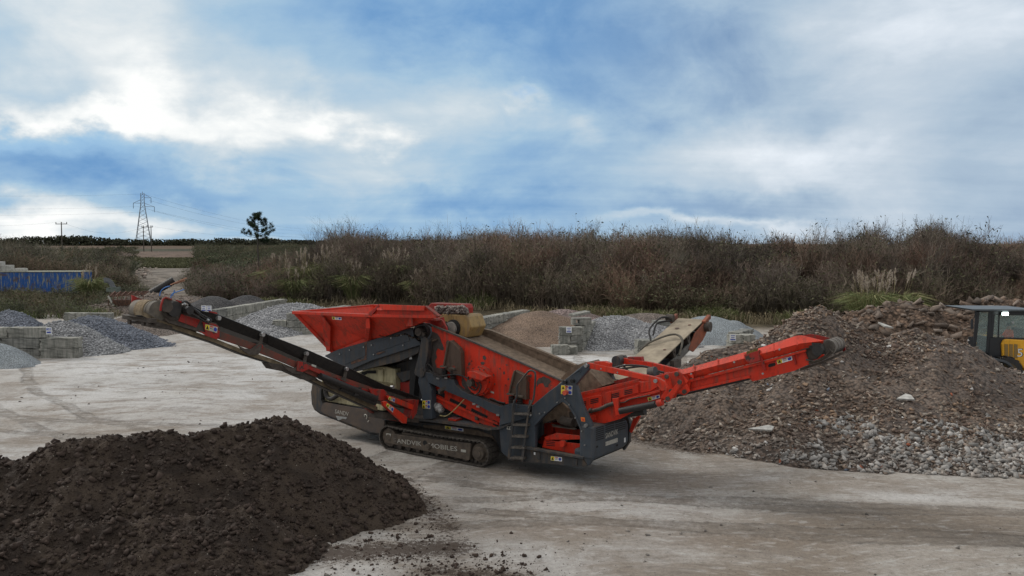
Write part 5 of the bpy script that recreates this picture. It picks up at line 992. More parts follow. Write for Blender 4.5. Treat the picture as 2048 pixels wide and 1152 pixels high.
# ---- screen box
SB = [(865, 651), (1122, 761), (1100, 790), (1085, 802), (1068, 809), (1012, 808), (960, 792), (915, 774), (880, 765), (858, 750), (852, 700), (857, 668)]
SCR = sub('screen_side_plate', RED, MC, lambda m: plate(m, SB, .20, .03), .004)
sub('screen_side_plate', MUD, MC, lambda m: m.prism(T([(935, 655), (980, 664), (1145, 731), (1204, 771), (1160, 790), (1000, 770), (925, 700)], 2.1), (0, .05, 0)))
sub('top_angle', MUDD, SCR, lambda m: [m.prism(T([(a[0], a[1]), (b[0], b[1]), (b[0], b[1] + 3.2), (a[0], a[1] + 3.2)], .15), (0, .07, 0)) for a, b in (((864, 650), (935, 678)), ((935, 678), (1030, 719)), ((1030, 719), (1124, 761)))])
PEEL = simple('bare scuffed steel', (.085, .065, .055), .8, .35, 12, .4, .004)
BLOT = [[(862, 662), (874, 667), (880, 675), (886, 690), (888, 700), (881, 700), (876, 696), (872, 705), (874, 713), (870, 722), (872, 735), (885, 736), (896, 740), (880, 762), (858, 748), (853, 705), (857, 668)],
        [(893, 682), (897, 680), (900, 686), (897, 691), (893, 689)], [(903, 686), (910, 688), (914, 696), (905, 692)], [(965, 712), (970, 711), (973, 717), (970, 721), (966, 718)], [(961, 725), (966, 723), (970, 726), (967, 730), (962, 729)], [(936, 727), (940, 724), (941, 729), (937, 731)], [(1011, 728.5), (1015, 729), (1017, 731), (1012, 731)],
        [(1006, 744), (1009, 742), (1010, 748), (1007, 749)], [(1073, 765), (1077, 757), (1086, 753), (1096, 756), (1103, 763), (1098, 768), (1096, 775), (1090, 774), (1086, 766), (1078, 768), (1074, 774)], [(924, 752), (930, 760), (936, 770), (947, 785), (935, 783), (925, 772)], [(1060, 748), (1064, 750), (1062, 756), (1059, 753)], [(984, 750), (988, 748), (989, 752), (985, 754)], [(1015, 757), (1018, 756), (1018, 760), (1015, 760)]]
def peel(m):
    rn = random.Random(4)
    for i, q in enumerate(BLOT):
        P = T(q, .198); out = []
        for a, b in zip(P, P[1:] + P[:1]):
            out.append(a)
            for t in (.33, .66): L_ = math.dist(a, b); out.append((a[0] + (b[0] - a[0]) * t + rn.gauss(0, .05) * L_, .198, a[2] + (b[2] - a[2]) * t + rn.gauss(0, .05) * L_))
        m.prism(out, (0, -.003, 0))
sub('peeled_patch', PEEL, SCR, peel)
sub('bolt', MUDD, SCR, lambda m: [bolt(m, a, b, .198, .015) for a, b in ((936, 735), (946, 742), (1000, 737), (1012, 770), (922, 695), (990, 768), (1083, 762), (944, 722))])
for q, s1 in (([(894, 684), (900, 681), (917, 697), (921, 706), (923, 752), (903, 748), (885, 733), (893, 700)], (884, 734, 912, 752)), ([(1027, 741), (1052, 752), (1052, 800), (1035, 795), (1016, 786), (1023, 755)], (1018, 789, 1046, 806))):
    b_ = sub('spring_bracket', painted('mud-brown worn paint', (.11, .072, .052), wear=.9, dust=.6, bare=(.30, .035, .02)), MC, lambda m: (plate(m, q, .02, .18), plate(m, [q[0], (q[0][0] + 3, q[0][1]), (q[-2][0] + 3, q[-2][1]), (q[-2][0], q[-2][1])], -.04, .06)), .01)
    sub('spring', BLACK, b_, lambda m: [(lambda a: [m.cyl((a[0], .08, a[2] - .03 - .045 * k), (a[0], .08, a[2] - .055 - .045 * k), .085, 12) for k in range(6)])(onv(s1[0] + dx_, s1[1] + dy_, .08)) for dx_, dy_ in ((5, 1), (22, 5))])
    sub('spring_cap', MUDF, b_, lambda m: [(lambda a: m.box((a[0], .06, a[2]), (.24, .26, .04)))(onv(s1[0] + dx_, s1[1] + dy_, .0)) for dx_, dy_ in ((5, -1), (22, 3))])
def vib(m): a = onv(965, 760, .2); m.cyl((a[0], .20, a[2]), (a[0], .02, a[2]), .41, 36); m.cyl((a[0], .02, a[2]), (a[0], -.06, a[2]), .36, 36); 
VB = sub('vibrator_drum', RED, MC, vib, .01); va = onv(965, 760, .2)
sub('bolt', MUDD, VB, lambda m: [m.cyl((va[0] + .385 * math.cos(t * .524), .0, va[2] + .385 * math.sin(t * .524)), (va[0] + .385 * math.cos(t * .524), .03, va[2] + .385 * math.sin(t * .524)), .018, 6) for t in range(12)])
sub('motor_hood', RED, VB, lambda m: (m.prism(T([(934, 744), (944, 742), (974, 754), (963, 762), (936, 753)], -.30), (0, .24, 0))), .01)
sub('drive_hose', BLACK, VB, lambda m: [m.tube(smoothpath(T(q, -.12)), .022, 6) for q in ([(937, 752), (936, 765), (941, 776), (950, 780), (956, 772), (953, 764)], [(944, 757), (946, 768), (952, 775)], [(958, 764), (962, 772), (958, 784), (950, 790)])])
sub('drive_motor', MUDD, VB, lambda m: m.cyl((va[0] - .15, -.06, va[2] - .05), (va[0] - .15, -.22, va[2] - .05), .10, 14))
sub('serial_plate', WHITED, SCR, lambda m: plate(m, [(980, 781), (988, 784), (988, 787.5), (980, 784.5)], .198, -.003))
# screen deck and the dusty discharge lip beyond
sub('screen_deck', MUD, MC, lambda m: m.prism([p for p in T([(868, 672), (1100, 780), (1100, 784), (868, 678)], .24)], (0, 1.85, 0)))
sub('far_lip', MUD, MC, lambda m: m.prism(T([(935, 652), (982, 661), (1150, 730), (1150, 734), (980, 667), (935, 657)], 2.08), (0, .14, 0)))
sub('oversize_chute', MUD, MC, lambda m: m.prism(T([(1142, 735), (1165, 726), (1205, 772), (1170, 786), (1120, 800), (1105, 775)], 1.2), (0, .9, 0)))
sub('lower_chute', MUD, MC, lambda m: m.prism(T([(1076, 846), (1098, 818), (1122, 803), (1136, 816), (1138, 842), (1115, 846), (1112, 838), (1080, 850)], .55), (0, 1.0, 0)), .02)
# ---- grey support frame round the screen
mast = [(842, 676), (848, 674), (854, 677), (857, 683), (856, 700), (853, 720), (850, 735), (851, 744), (846, 752), (838, 755), (830, 750), (828, 745), (834, 722), (839, 700)]
SF = sub('support_mast', GREYM, MC, lambda m: plate(m, mast, -.02, .20), .015)
sub('leg_post', GREY, MC, lambda m: plate(m, [(838, 752), (850, 750), (856, 762), (863, 780), (864, 838), (846, 838), (843, 790), (836, 765)], .0, .22), .012)
sub('pivot_boss', GREYM, SF, lambda m: (lambda a: m.cyl((a[0], -.06, a[2]), (a[0], .2, a[2]), .13, 20))(onv(841, 746, -.06)))
LB = [(846, 743), (862, 746), (878, 754), (907, 760), (911, 771), (922, 780), (939, 789), (958, 794), (977, 804), (1000, 813), (1026, 806), (1032, 808), (1062, 812), (1050, 838), (1023, 845), (998, 851), (1000, 832), (978, 823), (955, 810), (932, 799), (897, 785), (876, 774), (854, 764)]
sub('support_beam', GREY, MC, lambda m: plate(m, LB, .0, .17), .014)
sub('support_beam', GREYM, MC, lambda m: m.prism([(p[0], 2.3, p[2]) for p in T(LB, .0)], (0, .15, 0)), label='far side support beam')
sub('beam_clip', CHROME, MC, lambda m: [(lambda a: m.box((a[0], -.02, a[2]), (.10, .03, .05)))(onv(x_, y_, -.02)) for x_, y_ in ((892, 756), (876, 757), (956, 813), (996, 830), (948, 808))])
sub('hydraulic_hose', BLACK, MC, lambda m: [m.tube(smoothpath(T(q, -.06)), r_, 6) for q, r_ in (([(858, 740), (866, 746), (874, 753), (886, 752), (905, 749), (922, 751), (936, 757)], .022), ([(852, 735), (856, 728), (864, 736), (868, 746)], .016), ([(975, 800), (983, 797), (996, 803), (1010, 806)], .02), ([(868, 753), (866, 745), (870, 750)], .014))])
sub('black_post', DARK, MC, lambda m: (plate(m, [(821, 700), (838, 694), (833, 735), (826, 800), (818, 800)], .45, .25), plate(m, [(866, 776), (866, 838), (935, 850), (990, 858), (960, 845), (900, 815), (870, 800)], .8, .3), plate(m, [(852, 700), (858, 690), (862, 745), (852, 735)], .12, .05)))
sub('under_screen_filler', MUDD, MC, lambda m: m.prism(T([(860, 755), (1068, 800), (1060, 830), (1000, 830), (870, 780)], .42), (0, .1, 0)))  # added dark filler, hides the bright ground showing through below the screen
sub('inner_panel', MUDD, MC, lambda m: m.prism(T([(775, 735), (838, 712), (838, 838), (765, 838)], 1.9), (0, .1, 0)))
sticker(MC, [(845, 801), (861, 800), (861, 818), (845, 816.5)], -.006, 1)
sub('white_tag', WHITE, MC, lambda m: plate(m, [(817.5, 714), (823, 713), (824, 718), (819, 719)], .35, .01))
sub('grease_pot', simple('grubby white plastic', (.42, .41, .39), .6, .5, 14, c2=(.10, .09, .08)), MC, lambda m: m.tube(smoothpath(T([(866, 813), (872, 812), (879, 817), (885, 824)], .2)), [.06] + [.11] * 8 + [.13] * 4 + [.1] * 5 + [.05], 12))
sub('fuel_line', simple('yellowed hose', (.40, .33, .14), .6), MC, lambda m: m.tube(smoothpath(T([(880, 831), (892, 832), (905, 823), (918, 810), (928, 799)], -.05)), .014, 6))
# ---- red under-conveyor
UC = sub('under_conveyor', RED, MC, lambda m: (plate(m, [(862, 770), (875, 771), (936, 797), (990, 826), (1001, 838), (1000, 856), (985, 859), (974, 857), (947, 843), (905, 825), (874, 806), (868, 795)], .30, .10), plate(m, [(868, 790), (905, 806), (960, 832), (995, 846), (995, 850), (958, 836), (903, 811), (868, 795)], .24, .06)), .006)
sub('slot', DARK, UC, lambda m: [plate(m, q, .299, -.004) for q in ([(867, 778), (890, 787), (889, 796), (868, 786)], [(901, 796), (933, 811), (931, 818), (899, 802)], [(943, 816), (976, 832), (974, 838), (942, 824)], [(988, 840), (998, 845), (998, 848), (987, 843)], [(987, 846), (998, 851), (997, 854), (986, 850)], [(958, 845), (970, 850), (968, 854), (957, 849)])])
sub('bracket', MUDD, UC, lambda m: (plate(m, [(949, 833), (955, 834), (955, 841), (950, 840)], .22, .06), plate(m, [(875, 779), (890, 772), (893, 776), (881, 783), (878, 789)], .0, .2)))
sub('red_box', RED, MC, lambda m: plate(m, [(896, 836), (912, 839), (912, 847), (896, 845)], .25, .3), .01)
# ---- ladder
LD = sub('ladder', GREYM, MC, lambda m: [m.prism(T(q, -.14), (0, .03, 0)) for q in ([(1026, 800), (1030.5, 801), (1020.5, 917), (1015, 917)], [(1058, 800), (1063.5, 801), (1056, 835), (1046, 923), (1041, 923)])], .004)
for y0, y1 in ((826, 829.5), (848, 853), (871, 876), (893.5, 899), (914.5, 923)):
    f_ = (y0 - 800) / 120; xa_, xb_ = 1029.5 - 10.5 * f_, 1060 - 14.5 * f_
    sub('rung', STEEL, LD, lambda m: m.prism(T([(xa_, y0), (xb_, y0 + 1.2), (xb_, y0 + 5), (xa_, y0 + 3.8)], -.16), (0, .20, 0)), .004)
sub('handrail', GREYM, LD, lambda m: m.tube(smoothpath(T([(1025, 822), (1026, 810), (1031, 799), (1034, 790), (1034.5, 772), (1043, 759), (1052, 748), (1059, 741.5), (1066, 742), (1070.5, 748), (1070, 770), (1067, 797), (1062, 808), (1057, 817)], -.14)), .026, 8))
sub('vent_louvre', DARK, MC, lambda m: [plate(m, [(1052, y_), (1062, y_ + 1), (1062, y_ + 3), (1052, y_ + 2)], .095, -.004) for y_ in range(862, 892, 4)])
# ---- A-frames
AL = [(1164, 731.5), (1133.7, 756), (1095, 785), (1063, 812), (1063, 826), (1057, 853), (1047, 897), (1069.5, 902), (1069.7, 852), (1090, 830), (1110.8, 812), (1126, 803), (1137, 811.5), (1152, 836), (1163, 863), (1165, 916), (1176, 932), (1188, 913), (1189, 873), (1183, 850), (1164, 810), (1155, 780), (1151, 770), (1165, 753), (1178, 738), (1179.5, 731), (1176, 727.3), (1170, 727.5)]
AF = sub('a_frame', GREY, MC, lambda m: plate(m, AL, .0, .14), .02)
sub('a_frame', GREYM, MC, lambda m: m.prism([(p[0], 1.95, p[2]) for p in T(AL, .0)], (0, .14, 0)), .02, 'far side a-frame')
sub('raised_edge', GREY, AF, lambda m: (plate(m, [(1069.7, 846), (1090, 824), (1112, 805), (1126, 796), (1138, 806), (1154, 832), (1166, 862), (1163, 863), (1152, 836), (1137, 811.5), (1126, 803), (1110.8, 812), (1090, 830), (1069.7, 852)], -.001, -.03), plate(m, [(1141, 752), (1160, 737), (1164, 740), (1158, 749), (1162, 739)], -.001, -.012)), .006)
PINP = [(1172.8, 731)]
sub('pivot_pin', CHROME, AF, lambda m: [bolt(m, 1172.8, 731, -.01, .05, .05)])
sub('bolt', CHROME, AF, lambda m: [bolt(m, a, b, -.03, .020) for a, b in ((1080, 827), (1090, 824.5), (1115, 804.5), (1130.5, 796), (1139, 809), (1151, 835.5), (1164, 862), (1131, 770), (1170, 890))])
sticker(AF, [(1122.5, 770), (1145, 771.5), (1144.5, 790), (1122, 788)], -.005, 1)
sub('emergency_stop', simple('faded red plastic', (.65, .10, .05), .5), AF, lambda m: (lambda a: (m.cyl((a[0], -.02, a[2]), (a[0], -.14, a[2]), .06, 12), m.bar((a[0], -.05, a[2] + .18), (a[0], -.05, a[2] + .05), .02, mi=0)))(onv(1132, 785, -.05)))
sub('sensor', BLK, AF, lambda m: [(lambda a: m.cyl((a[0], .0, a[2]), (a[0], -.1, a[2]), .05, 10))(onv(x_, y_, -.05)) for x_, y_ in ((1130, 764), (1145, 762))])
sub('orange_sticker', ORA, AF, lambda m: plate(m, [(1161.5, 834), (1169.5, 835), (1170.5, 843.5), (1162.5, 842.5)], -.003, -.005)); sub('yellow_sticker', YEL, AF, lambda m: plate(m, [(1170.5, 856.5), (1179, 857.5), (1180.5, 867), (1171.5, 866)], -.003, -.005))
sub('orange_print', REDP, AF, lambda m: plate(m, [(1164, 837), (1168, 837.5), (1168.5, 841.5), (1164.5, 841)], -.009, -.003))
sub('work_lamp', CHROME, AF, lambda m: (lambda a: m.cyl((a[0], .0, a[2]), (a[0], -.08, a[2]), .045, 12))(onv(1172, 851, -.04)))
# bottom sill and the tank compartment seen through the frame
sub('bottom_sill', GREYM, MC, lambda m: (plate(m, [(1047, 897), (1166, 918), (1176, 932), (1166, 934), (1015, 920), (1016, 914), (1046, 918)], .02, .12), plate(m, [(1048, 893), (1166, 914), (1166, 918.5), (1048, 898)], -.08, .14), plate(m, [(1071, 903), (1079, 904.5), (1079, 920), (1071, 916)], -.02, .05), plate(m, [(1146, 916), (1154, 917.5), (1153, 932), (1146, 929)], -.02, .05)), .008)
sub('white_tag', WHITE, MC, lambda m: plate(m, [(1068, 904), (1071, 904.5), (1071, 910), (1068, 909)], -.01, -.01)); sticker(MC, [(1102, 912), (1124, 914.5), (1124, 923), (1101.5, 920.5)], .014, 0)
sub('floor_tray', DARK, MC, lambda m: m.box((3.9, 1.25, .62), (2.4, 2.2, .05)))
sub('fuel_tank', RED, MC, lambda m: (plate(m, [(1089, 874), (1112, 866), (1163, 872), (1163, 879), (1090, 880)], .25, .05), m.prism(T([(1108, 852), (1162, 860), (1163, 874), (1112, 868)], .9), (0, .05, 0)), m.prism(T([(1071, 848), (1108, 845), (1104, 892), (1072, 890)], 1.0), (0, .6, 0)), plate(m, [(1088, 880), (1163, 888), (1163, 911), (1084, 895)], .28, .05)), .008)
sub('cross_bar', MUDF, MC, lambda m: (m.bar(onv(1132, 881, .3), onv(1138, 869, .9), .05), m.bar(onv(1106, 852, .5), onv(1152, 858, .5), .07, .03), m.bar(onv(1104, 849, .6), onv(1150, 856, .6), .03)))
sub('slot', DARK, MC, lambda m: [plate(m, [(1093, y_), (1110, y_ + 1.5), (1110, y_ + 3), (1093, y_ + 1.5)], .278, -.003) for y_ in (882.5, 886, 889.5)])
sub('red_bung', RED, MC, lambda m: (lambda a: m.cyl((a[0], .2, a[2]), (a[0], .1, a[2]), .09, 12))(onv(1125, 887, .15)))
sub('hydraulic_motor', MUDD, MC, lambda m: (lambda a: (m.cyl((a[0], .6, a[2]), (a[0], 1.2, a[2]), .22, 20), m.cyl((a[0] - .25, .5, a[2] - .02), (a[0] + .1, .5, a[2] - .05), .12, 12)))(onv(1143, 840, .6)))
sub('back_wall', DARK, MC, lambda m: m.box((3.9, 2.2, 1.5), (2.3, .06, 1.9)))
# ---- end bumper
ub = onv(1188, 905, .0)[0] + .02
def BU(pts, u=None): return [onu(a, b, ub if u is None else u) for a, b in pts]
BPs = BU([(1189, 853), (1254, 838), (1258, 850), (1258, 882), (1254, 890), (1246, 897), (1195, 918), (1188, 922)])
BP = sub('end_bumper', GREY, MC, lambda m: (m.prism(BPs, (-.45, 0, 0)), m.box((ub - .40, 1.2, BPs[-1][2] + .10), (.5, 2.3, .25))), .07)
def louv(m):
    for k in range(7):
        for a, b in ((1192, 1208), (1211, 1228), (1231, 1251)): y_ = 856.5 + 4.0 * k; s = -.24; f = lambda x_: y_ + (x_ - 1190) * s; 
        for a, b in ((1192, 1208), (1211, 1228), (1231, 1251)):
            y_ = 856.5 + 4.0 * k - (0 if a < 1230 else 3.0); s = -.30; f = lambda x_: y_ + (x_ - 1190) * s
            if k < 6 or a < 1200: m.prism(BU([(a, f(a)), (b, f(b)), (b, f(b) + 1.7), (a, f(a) + 1.7)], ub + .003), (.004, 0, 0))
sub('vent_louvre', DARK, BP, louv)
a, b = Vector(onu(1211, 875, ub + .005)), Vector(onu(1236, 865.5, ub + .005)); o = text_mesh('lettering', 'SANDVIK', 1, WHITED, BP, (a + b) / 2, (R(90), 0, R(90)), .003); xs_ = [p.co.x for p in o.data.vertices]; o.scale = (abs(b.y - a.y) / (max(xs_) - min(xs_)), .20, 1); o.location.z += .03
sub('name_plate', WHITED, BP, lambda m: m.prism(BU([(1211, 884), (1235, 875.5), (1235, 884), (1211, 892)], ub + .004), (.004, 0, 0))); sub('reflector', WHITE, BP, lambda m: m.prism(BU([(1248, 876), (1251, 875), (1251, 884), (1248, 885)], ub + .004), (.006, 0, 0)))
sub('bumper_hole', DARK, BP, lambda m: [m.prism(BU([(x_, y_), (x_ + 4, y_ - 1), (x_ + 4, y_ + 3), (x_, y_ + 4)], ub + .003), (.003, 0, 0)) for x_, y_ in ((1192, 892), (1232, 889))])
# ---- oversize (end) conveyor
CV0, CV1 = .62, 1.90
def mir(P): return [(p[0], CV0 + CV1 - p[1], p[2]) for p in P]
tail = [(1156, 792), (1278, 763), (1318, 767), (1334, 778), (1345, 783), (1330, 800), (1290, 812), (1240, 838), (1192, 851.5), (1182, 838), (1166, 812)]
TC = sub('end_conveyor_tail', RED, MC, lambda m: (plate(m, tail, CV0, .05), m.prism(mir(T(tail, CV0)), (0, -.05, 0)), plate(m, [(1157, 786), (1277, 758), (1277, 764), (1158, 793)], CV0 - .10, .02), m.prism(T([(1160, 797), (1330, 768), (1330, 772), (1164, 803)], CV0 + .1), (0, 1.1, 0))), .008)
sub('far_wing', REDW, TC, lambda m: m.prism(T([(1180, 776), (1278, 748), (1300, 752), (1298, 766), (1190, 792)], CV1), (0, .03, 0)))
def wingp(m):
    for q in ([(1162, 798), (1196, 790), (1203, 792), (1203, 812), (1170, 820)], [(1210, 786), (1222, 782), (1222, 806), (1213, 806)], [(1222, 783), (1268, 771), (1276, 768), (1277, 785), (1226, 800)], [(1280, 765), (1300, 762), (1320, 770), (1300, 783), (1282, 785)]): plate(m, q, CV0 - .04, .03)
    plate(m, [(1172, 822), (1220, 806), (1320, 779), (1320, 784), (1220, 811), (1174, 827)], CV0 - .12, .1)
sub('wing_panel', REDN, TC, wingp, .006)
sub('vent_slot', DARK, TC, lambda m: [plate(m, [(x_, y_ + 3.4 * k), (x_ + w_, y_ + 3.4 * k - w_ * .22), (x_ + w_, y_ + 3.4 * k + 2.1 - w_ * .22), (x_, y_ + 3.4 * k + 2.1)], CV0 - .042, -.003) for x_, y_, w_ in ((1167, 803, 5), (1181, 799, 16), (1224, 788, 14), (1249, 781, 16)) for k in range(3)])
sub('arm_bracket', RED, TC, lambda m: (plate(m, [(1224, 797), (1236, 796), (1237, 806), (1238, 830), (1231, 831), (1228, 812)], CV0 - .22, .08), plate(m, [(1180, 829), (1190, 829), (1192, 840), (1182, 840)], CV0 - .08, .06)), .006)
sub('lift_ram', BLACK, TC, lambda m: (m.cyl(onv(1240, 822, CV0 - .18), onv(1312, 808, CV0 - .18), .085, 16), m.cyl(onv(1240, 829, CV0 + .1), onv(1290, 822, CV0 + .1), .10, 14)))
sub('ram_rod', CHROME, TC, lambda m: m.cyl(onv(1310, 808.5, CV0 - .18), onv(1318, 806, CV0 - .18), .04, 12)); sub('ram_eye', REDN, TC, lambda m: m.cyl(onv(1315, 807, CV0 - .18), onv(1325, 804, CV0 - .18), .085, 12))
sub('hydraulic_pipe', MUDD, TC, lambda m: (m.tube(T([(1178, 823), (1200, 818), (1214, 811), (1230, 806)], CV0 - .1), .05, 8), m.tube(smoothpath(T([(1238, 806), (1250, 804), (1262, 798), (1300, 790)], CV0 - .14)), .015, 6), m.cyl(onv(1180, 822, CV0 - .1), onv(1184, 821, CV0 - .1), .07, 8)))
sticker(TC, [(1295, 795), (1319, 789), (1320, 795.5), (1297, 802.5)], CV0 - .008, 0)
# boom with folded wings
v0 = CV0 - .02
BO = sub('end_conveyor_boom', RED, MC, lambda m: (
    plate(m, [(1345, 762), (1380, 762), (1518, 727), (1610, 702), (1619, 728), (1588, 742), (1505, 763), (1496, 755.5), (1380, 783), (1345, 792)], v0, .04),
    m.prism(mir(T([(1345, 762), (1380, 762), (1518, 727), (1610, 702), (1619, 728), (1588, 742), (1505, 763), (1496, 755.5), (1380, 783), (1345, 792)], v0)), (0, -.04, 0)),
    plate(m, [(1372, 761), (1518, 725), (1611, 699), (1612, 703), (1518, 730), (1373, 766)], v0 - .07, .07), plate(m, [(1376, 779), (1498, 751), (1500, 756), (1376, 784)], v0 - .06, .06)), .006)
lo = T([(1372, 758), (1518, 723), (1612, 698)], v0 - .01); mdp = [(1372, 744), (1440, 727), (1518, 708), (1596, 688), (1646, 682.5)]; tpp = [(1345, 744), (1380, 735), (1440, 718), (1518, 696), (1592, 672), (1603, 670.5)]
def wing(m):
    L_ = T([(1370, 760), (1518, 723), (1611, 698), (1646, 686)], v0 - .02); M_ = T([(1368, 748), (1518, 709), (1600, 687), (1647, 681.5)], v0 - .14); U_ = T([(1350, 743), (1516, 697), (1592, 671.6), (1603, 670.5)], v0 - .02)
    for A_, B_ in ((L_, M_), (M_, U_)):
        for i in range(3): q = [A_[i], A_[i + 1], B_[i + 1], B_[i]]; m.add(q + [(a, b + .02, c) for a, b, c in q], [[0, 1, 2, 3], [7, 6, 5, 4], [0, 4, 5, 1], [1, 5, 6, 2], [2, 6, 7, 3], [3, 7, 4, 0]])
sub('wing_skirt', REDN, BO, wing)
sub('wing_rib', RED, BO, lambda m: [m.prism([onv(x_, y_, v0 - .02), onv(x_ + .5, y_ - 14 + (2 if x_ > 1500 else 0), v0 - .16), onv(x_ - 1, y_ - 27, v0 - .04)], (.03, 0, 0)) for x_, y_ in ((1387, 756), (1434.5, 744), (1547, 714), (1593, 702), (1488, 731))])
sub('far_wing', REDW, BO, lambda m: m.prism(T([(1600, 672), (1620, 668), (1630, 669), (1677, 680), (1679, 686), (1640, 686), (1605, 684)], CV1 - .1), (0, .03, 0)))
sub('belt_edge_guard', REDW, BO, lambda m: m.prism(T([(1668, 674), (1680, 682), (1688, 686), (1691, 700), (1687, 704), (1680, 696), (1666, 690)], CV1 - .28), (0, .05, 0)))
sub('hatch', REDW, BO, lambda m: (plate(m, [(1488, 710), (1517, 701), (1520, 721), (1500, 727), (1492, 722)], v0 - .17, .05), plate(m, [(1517, 700), (1519, 700), (1532, 738), (1529, 742), (1524, 735)], v0 - .12, .05), plate(m, [(1584, 706), (1587, 706), (1593, 727), (1590, 730)], v0 - .05, .05)), .005)
sub('oval_slot', DARK, BO, lambda m: m.prism([(p[0], p[1], p[2]) for p in T([(1536, 731), (1539, 727.5), (1549, 725.5), (1551.5, 728), (1550, 731.5), (1540, 734.5), (1537, 734)], v0 - .001)], (0, -.003, 0)))
sub('rust_streak', simple('greenish rust', (.20, .13, .03), .9, .6, 20), BO, lambda m: m.prism(T([(1492, 708), (1494, 703), (1516, 697), (1516, 702), (1500, 708), (1496, 718)], v0 - .145), (0, -.004, 0)))
sticker(BO, [(1553, 719.5), (1584, 712), (1585, 720), (1555, 728.5)], v0 - .004, 0)
sub('bolt', CHROME, BO, lambda m: [bolt(m, a, b, v0 - .13, .024) for a, b in ((1469, 724), (1559.5, 698.5), (1383, 747.5), (1526, 747))])
BELTB = sub('return_belt', BLACK, BO, lambda m: (m.prism(T([(1345, 792), (1380, 784), (1498, 756), (1499, 760), (1380, 788), (1348, 796)], CV0 + .12), (0, 1.0, 0)), m.prism(T([(1345, 752), (1598, 686), (1598, 689), (1345, 756)], CV0 + .12), (0, 1.0, 0))))
ha = onv(1652, 694, CV0 + .05)
HD = sub('head_drum', simple('worn belt on drum', (.20, .175, .15), .85, .4, 10, .4, .005), BO, lambda m: (m.cyl((ha[0] + .02, CV0 + .12, ha[2] - .02), (ha[0] + .02, CV1 - .30, ha[2] - .02), .165, 30), [m.cyl((ha[0] + .02, CV0 + .12 + .25 * k, ha[2] - .02), (ha[0] + .02, CV0 + .15 + .25 * k, ha[2] - .02), .178, 30) for k in range(4)]))
sub('scraper_arm', MUDD, BO, lambda m: (m.tube(smoothpath(T([(1600, 702), (1612, 697), (1625, 692), (1640, 688)], CV0 - .03)), .03, 6), m.tube(smoothpath(T([(1618, 726), (1640, 720), (1655, 712), (1664, 702)], CV0)), .035, 6), m.tube(smoothpath(T([(1612, 719), (1630, 722), (1650, 712), (1660, 698)], CV0 - .06)), .022, 6), plate(m, [(1610, 700), (1630, 692), (1642, 690), (1646, 706), (1634, 718), (1618, 722)], CV0 + .02, .04)))
sub('drive_motor', BLACK, BO, lambda m: (m.cyl((ha[0] - .12, CV0 - .20, ha[2] - .06), (ha[0] - .12, CV0 + .02, ha[2] - .06), .12, 16), m.cyl((ha[0] - .25, CV0 - .10, ha[2] - .0), (ha[0] - .25, CV0 + .02, ha[2] - .0), .07, 12), m.box((ha[0] - .16, CV0 - .12, ha[2] + .06), (.18, .1, .08))))
sub('end_cap', MUDD, BO, lambda m: m.prism(T([(1645, 722), (1690, 702), (1686, 708), (1645, 727), (1600, 742), (1600, 737)], CV0 + .2), (0, .9, 0)))
# fold linkage
def arm(m, dv, pxs): m.prism([(p[0], p[1] + dv, p[2]) for p in T(pxs, .30)], (0, .10, 0))
arm1 = [(1174, 725.5), (1186, 727), (1309, 754), (1316.7, 756.4), (1328, 763), (1334, 776), (1332.8, 780.5), (1322.5, 782), (1309.4, 765), (1179, 737), (1175, 733)]
LA = sub('lift_arm', REDN, MC, lambda m: m.prism(T(arm1, .02), (0, .11, 0)), .010)
sub('arm_gusset', REDN, LA, lambda m: m.prism(T([(1187, 723.5), (1207, 723), (1219, 727), (1218, 735), (1190, 729)], .05), (0, .16, 0)), .006)
sub('pivot_pin', CHROME, LA, lambda m: (bolt(m, 1312, 761.5, .02, .05, .05), bolt(m, 1202, 737.5, .02, .02, .01), bolt(m, 1235, 745, .02, .02, .01)))
far = [(1241, 714.5), (1266, 719.5), (1300, 724.5), (1361, 739.5), (1362, 746), (1335, 748), (1282, 733), (1246, 728)]
LF = sub('lift_arm', RED, MC, lambda m: m.prism(T(far, 1.9), (0, .11, 0)), .010, 'far side lift arm')
sub('arm_gusset', REDW, LF, lambda m: m.prism(T([(1254, 714), (1282, 714), (1284, 724), (1256, 718)], 1.92), (0, .16, 0)), .006)
sub('pivot_cap', GREYM, LF, lambda m: (lambda a: m.cyl((a[0], 1.7, a[2]), (a[0], 2.05, a[2]), .14, 20))(onv(1239, 720.5, 1.9)))
sub('hydraulic_hose', BLACK, MC, lambda m: [m.tube(smoothpath(T(q, 1.2)), .028, 6) for q in ([(1226, 736), (1250, 731), (1275, 731), (1296, 734), (1312, 741), (1328, 745)], [(1228, 739), (1255, 736), (1285, 733), (1305, 739), (1318, 748)], [(1247, 731), (1252, 738), (1258, 743)])])
sub('valve_block', GREYM, MC, lambda m: m.cyl(onv(1299, 747, 1.0), onv(1312, 745, 1.0), .16, 12))
HG = sub('hinge_plate', RED, MC, lambda m: (plate(m, [(1310, 752), (1332, 747), (1356, 742), (1375, 752), (1380, 766), (1378, 784), (1368, 791), (1354, 786), (1350, 796), (1334, 800), (1320, 796), (1332, 780)], .50, .06), m.prism(T([(1312, 750), (1330, 746), (1334, 762), (1318, 762)], 1.2), (0, .3, 0))), .01)
sub('link_bar', REDN, HG, lambda m: (plate(m, [(1332, 750), (1337, 750), (1345.5, 782), (1341, 785), (1337, 781)], .36, .06), plate(m, [(1357, 763), (1363, 762), (1364, 768), (1338, 803), (1333, 804), (1329, 799), (1332, 793)], .30, .06), plate(m, [(1356, 783), (1374, 768), (1379, 782), (1370, 790)], .40, .06)), .008)
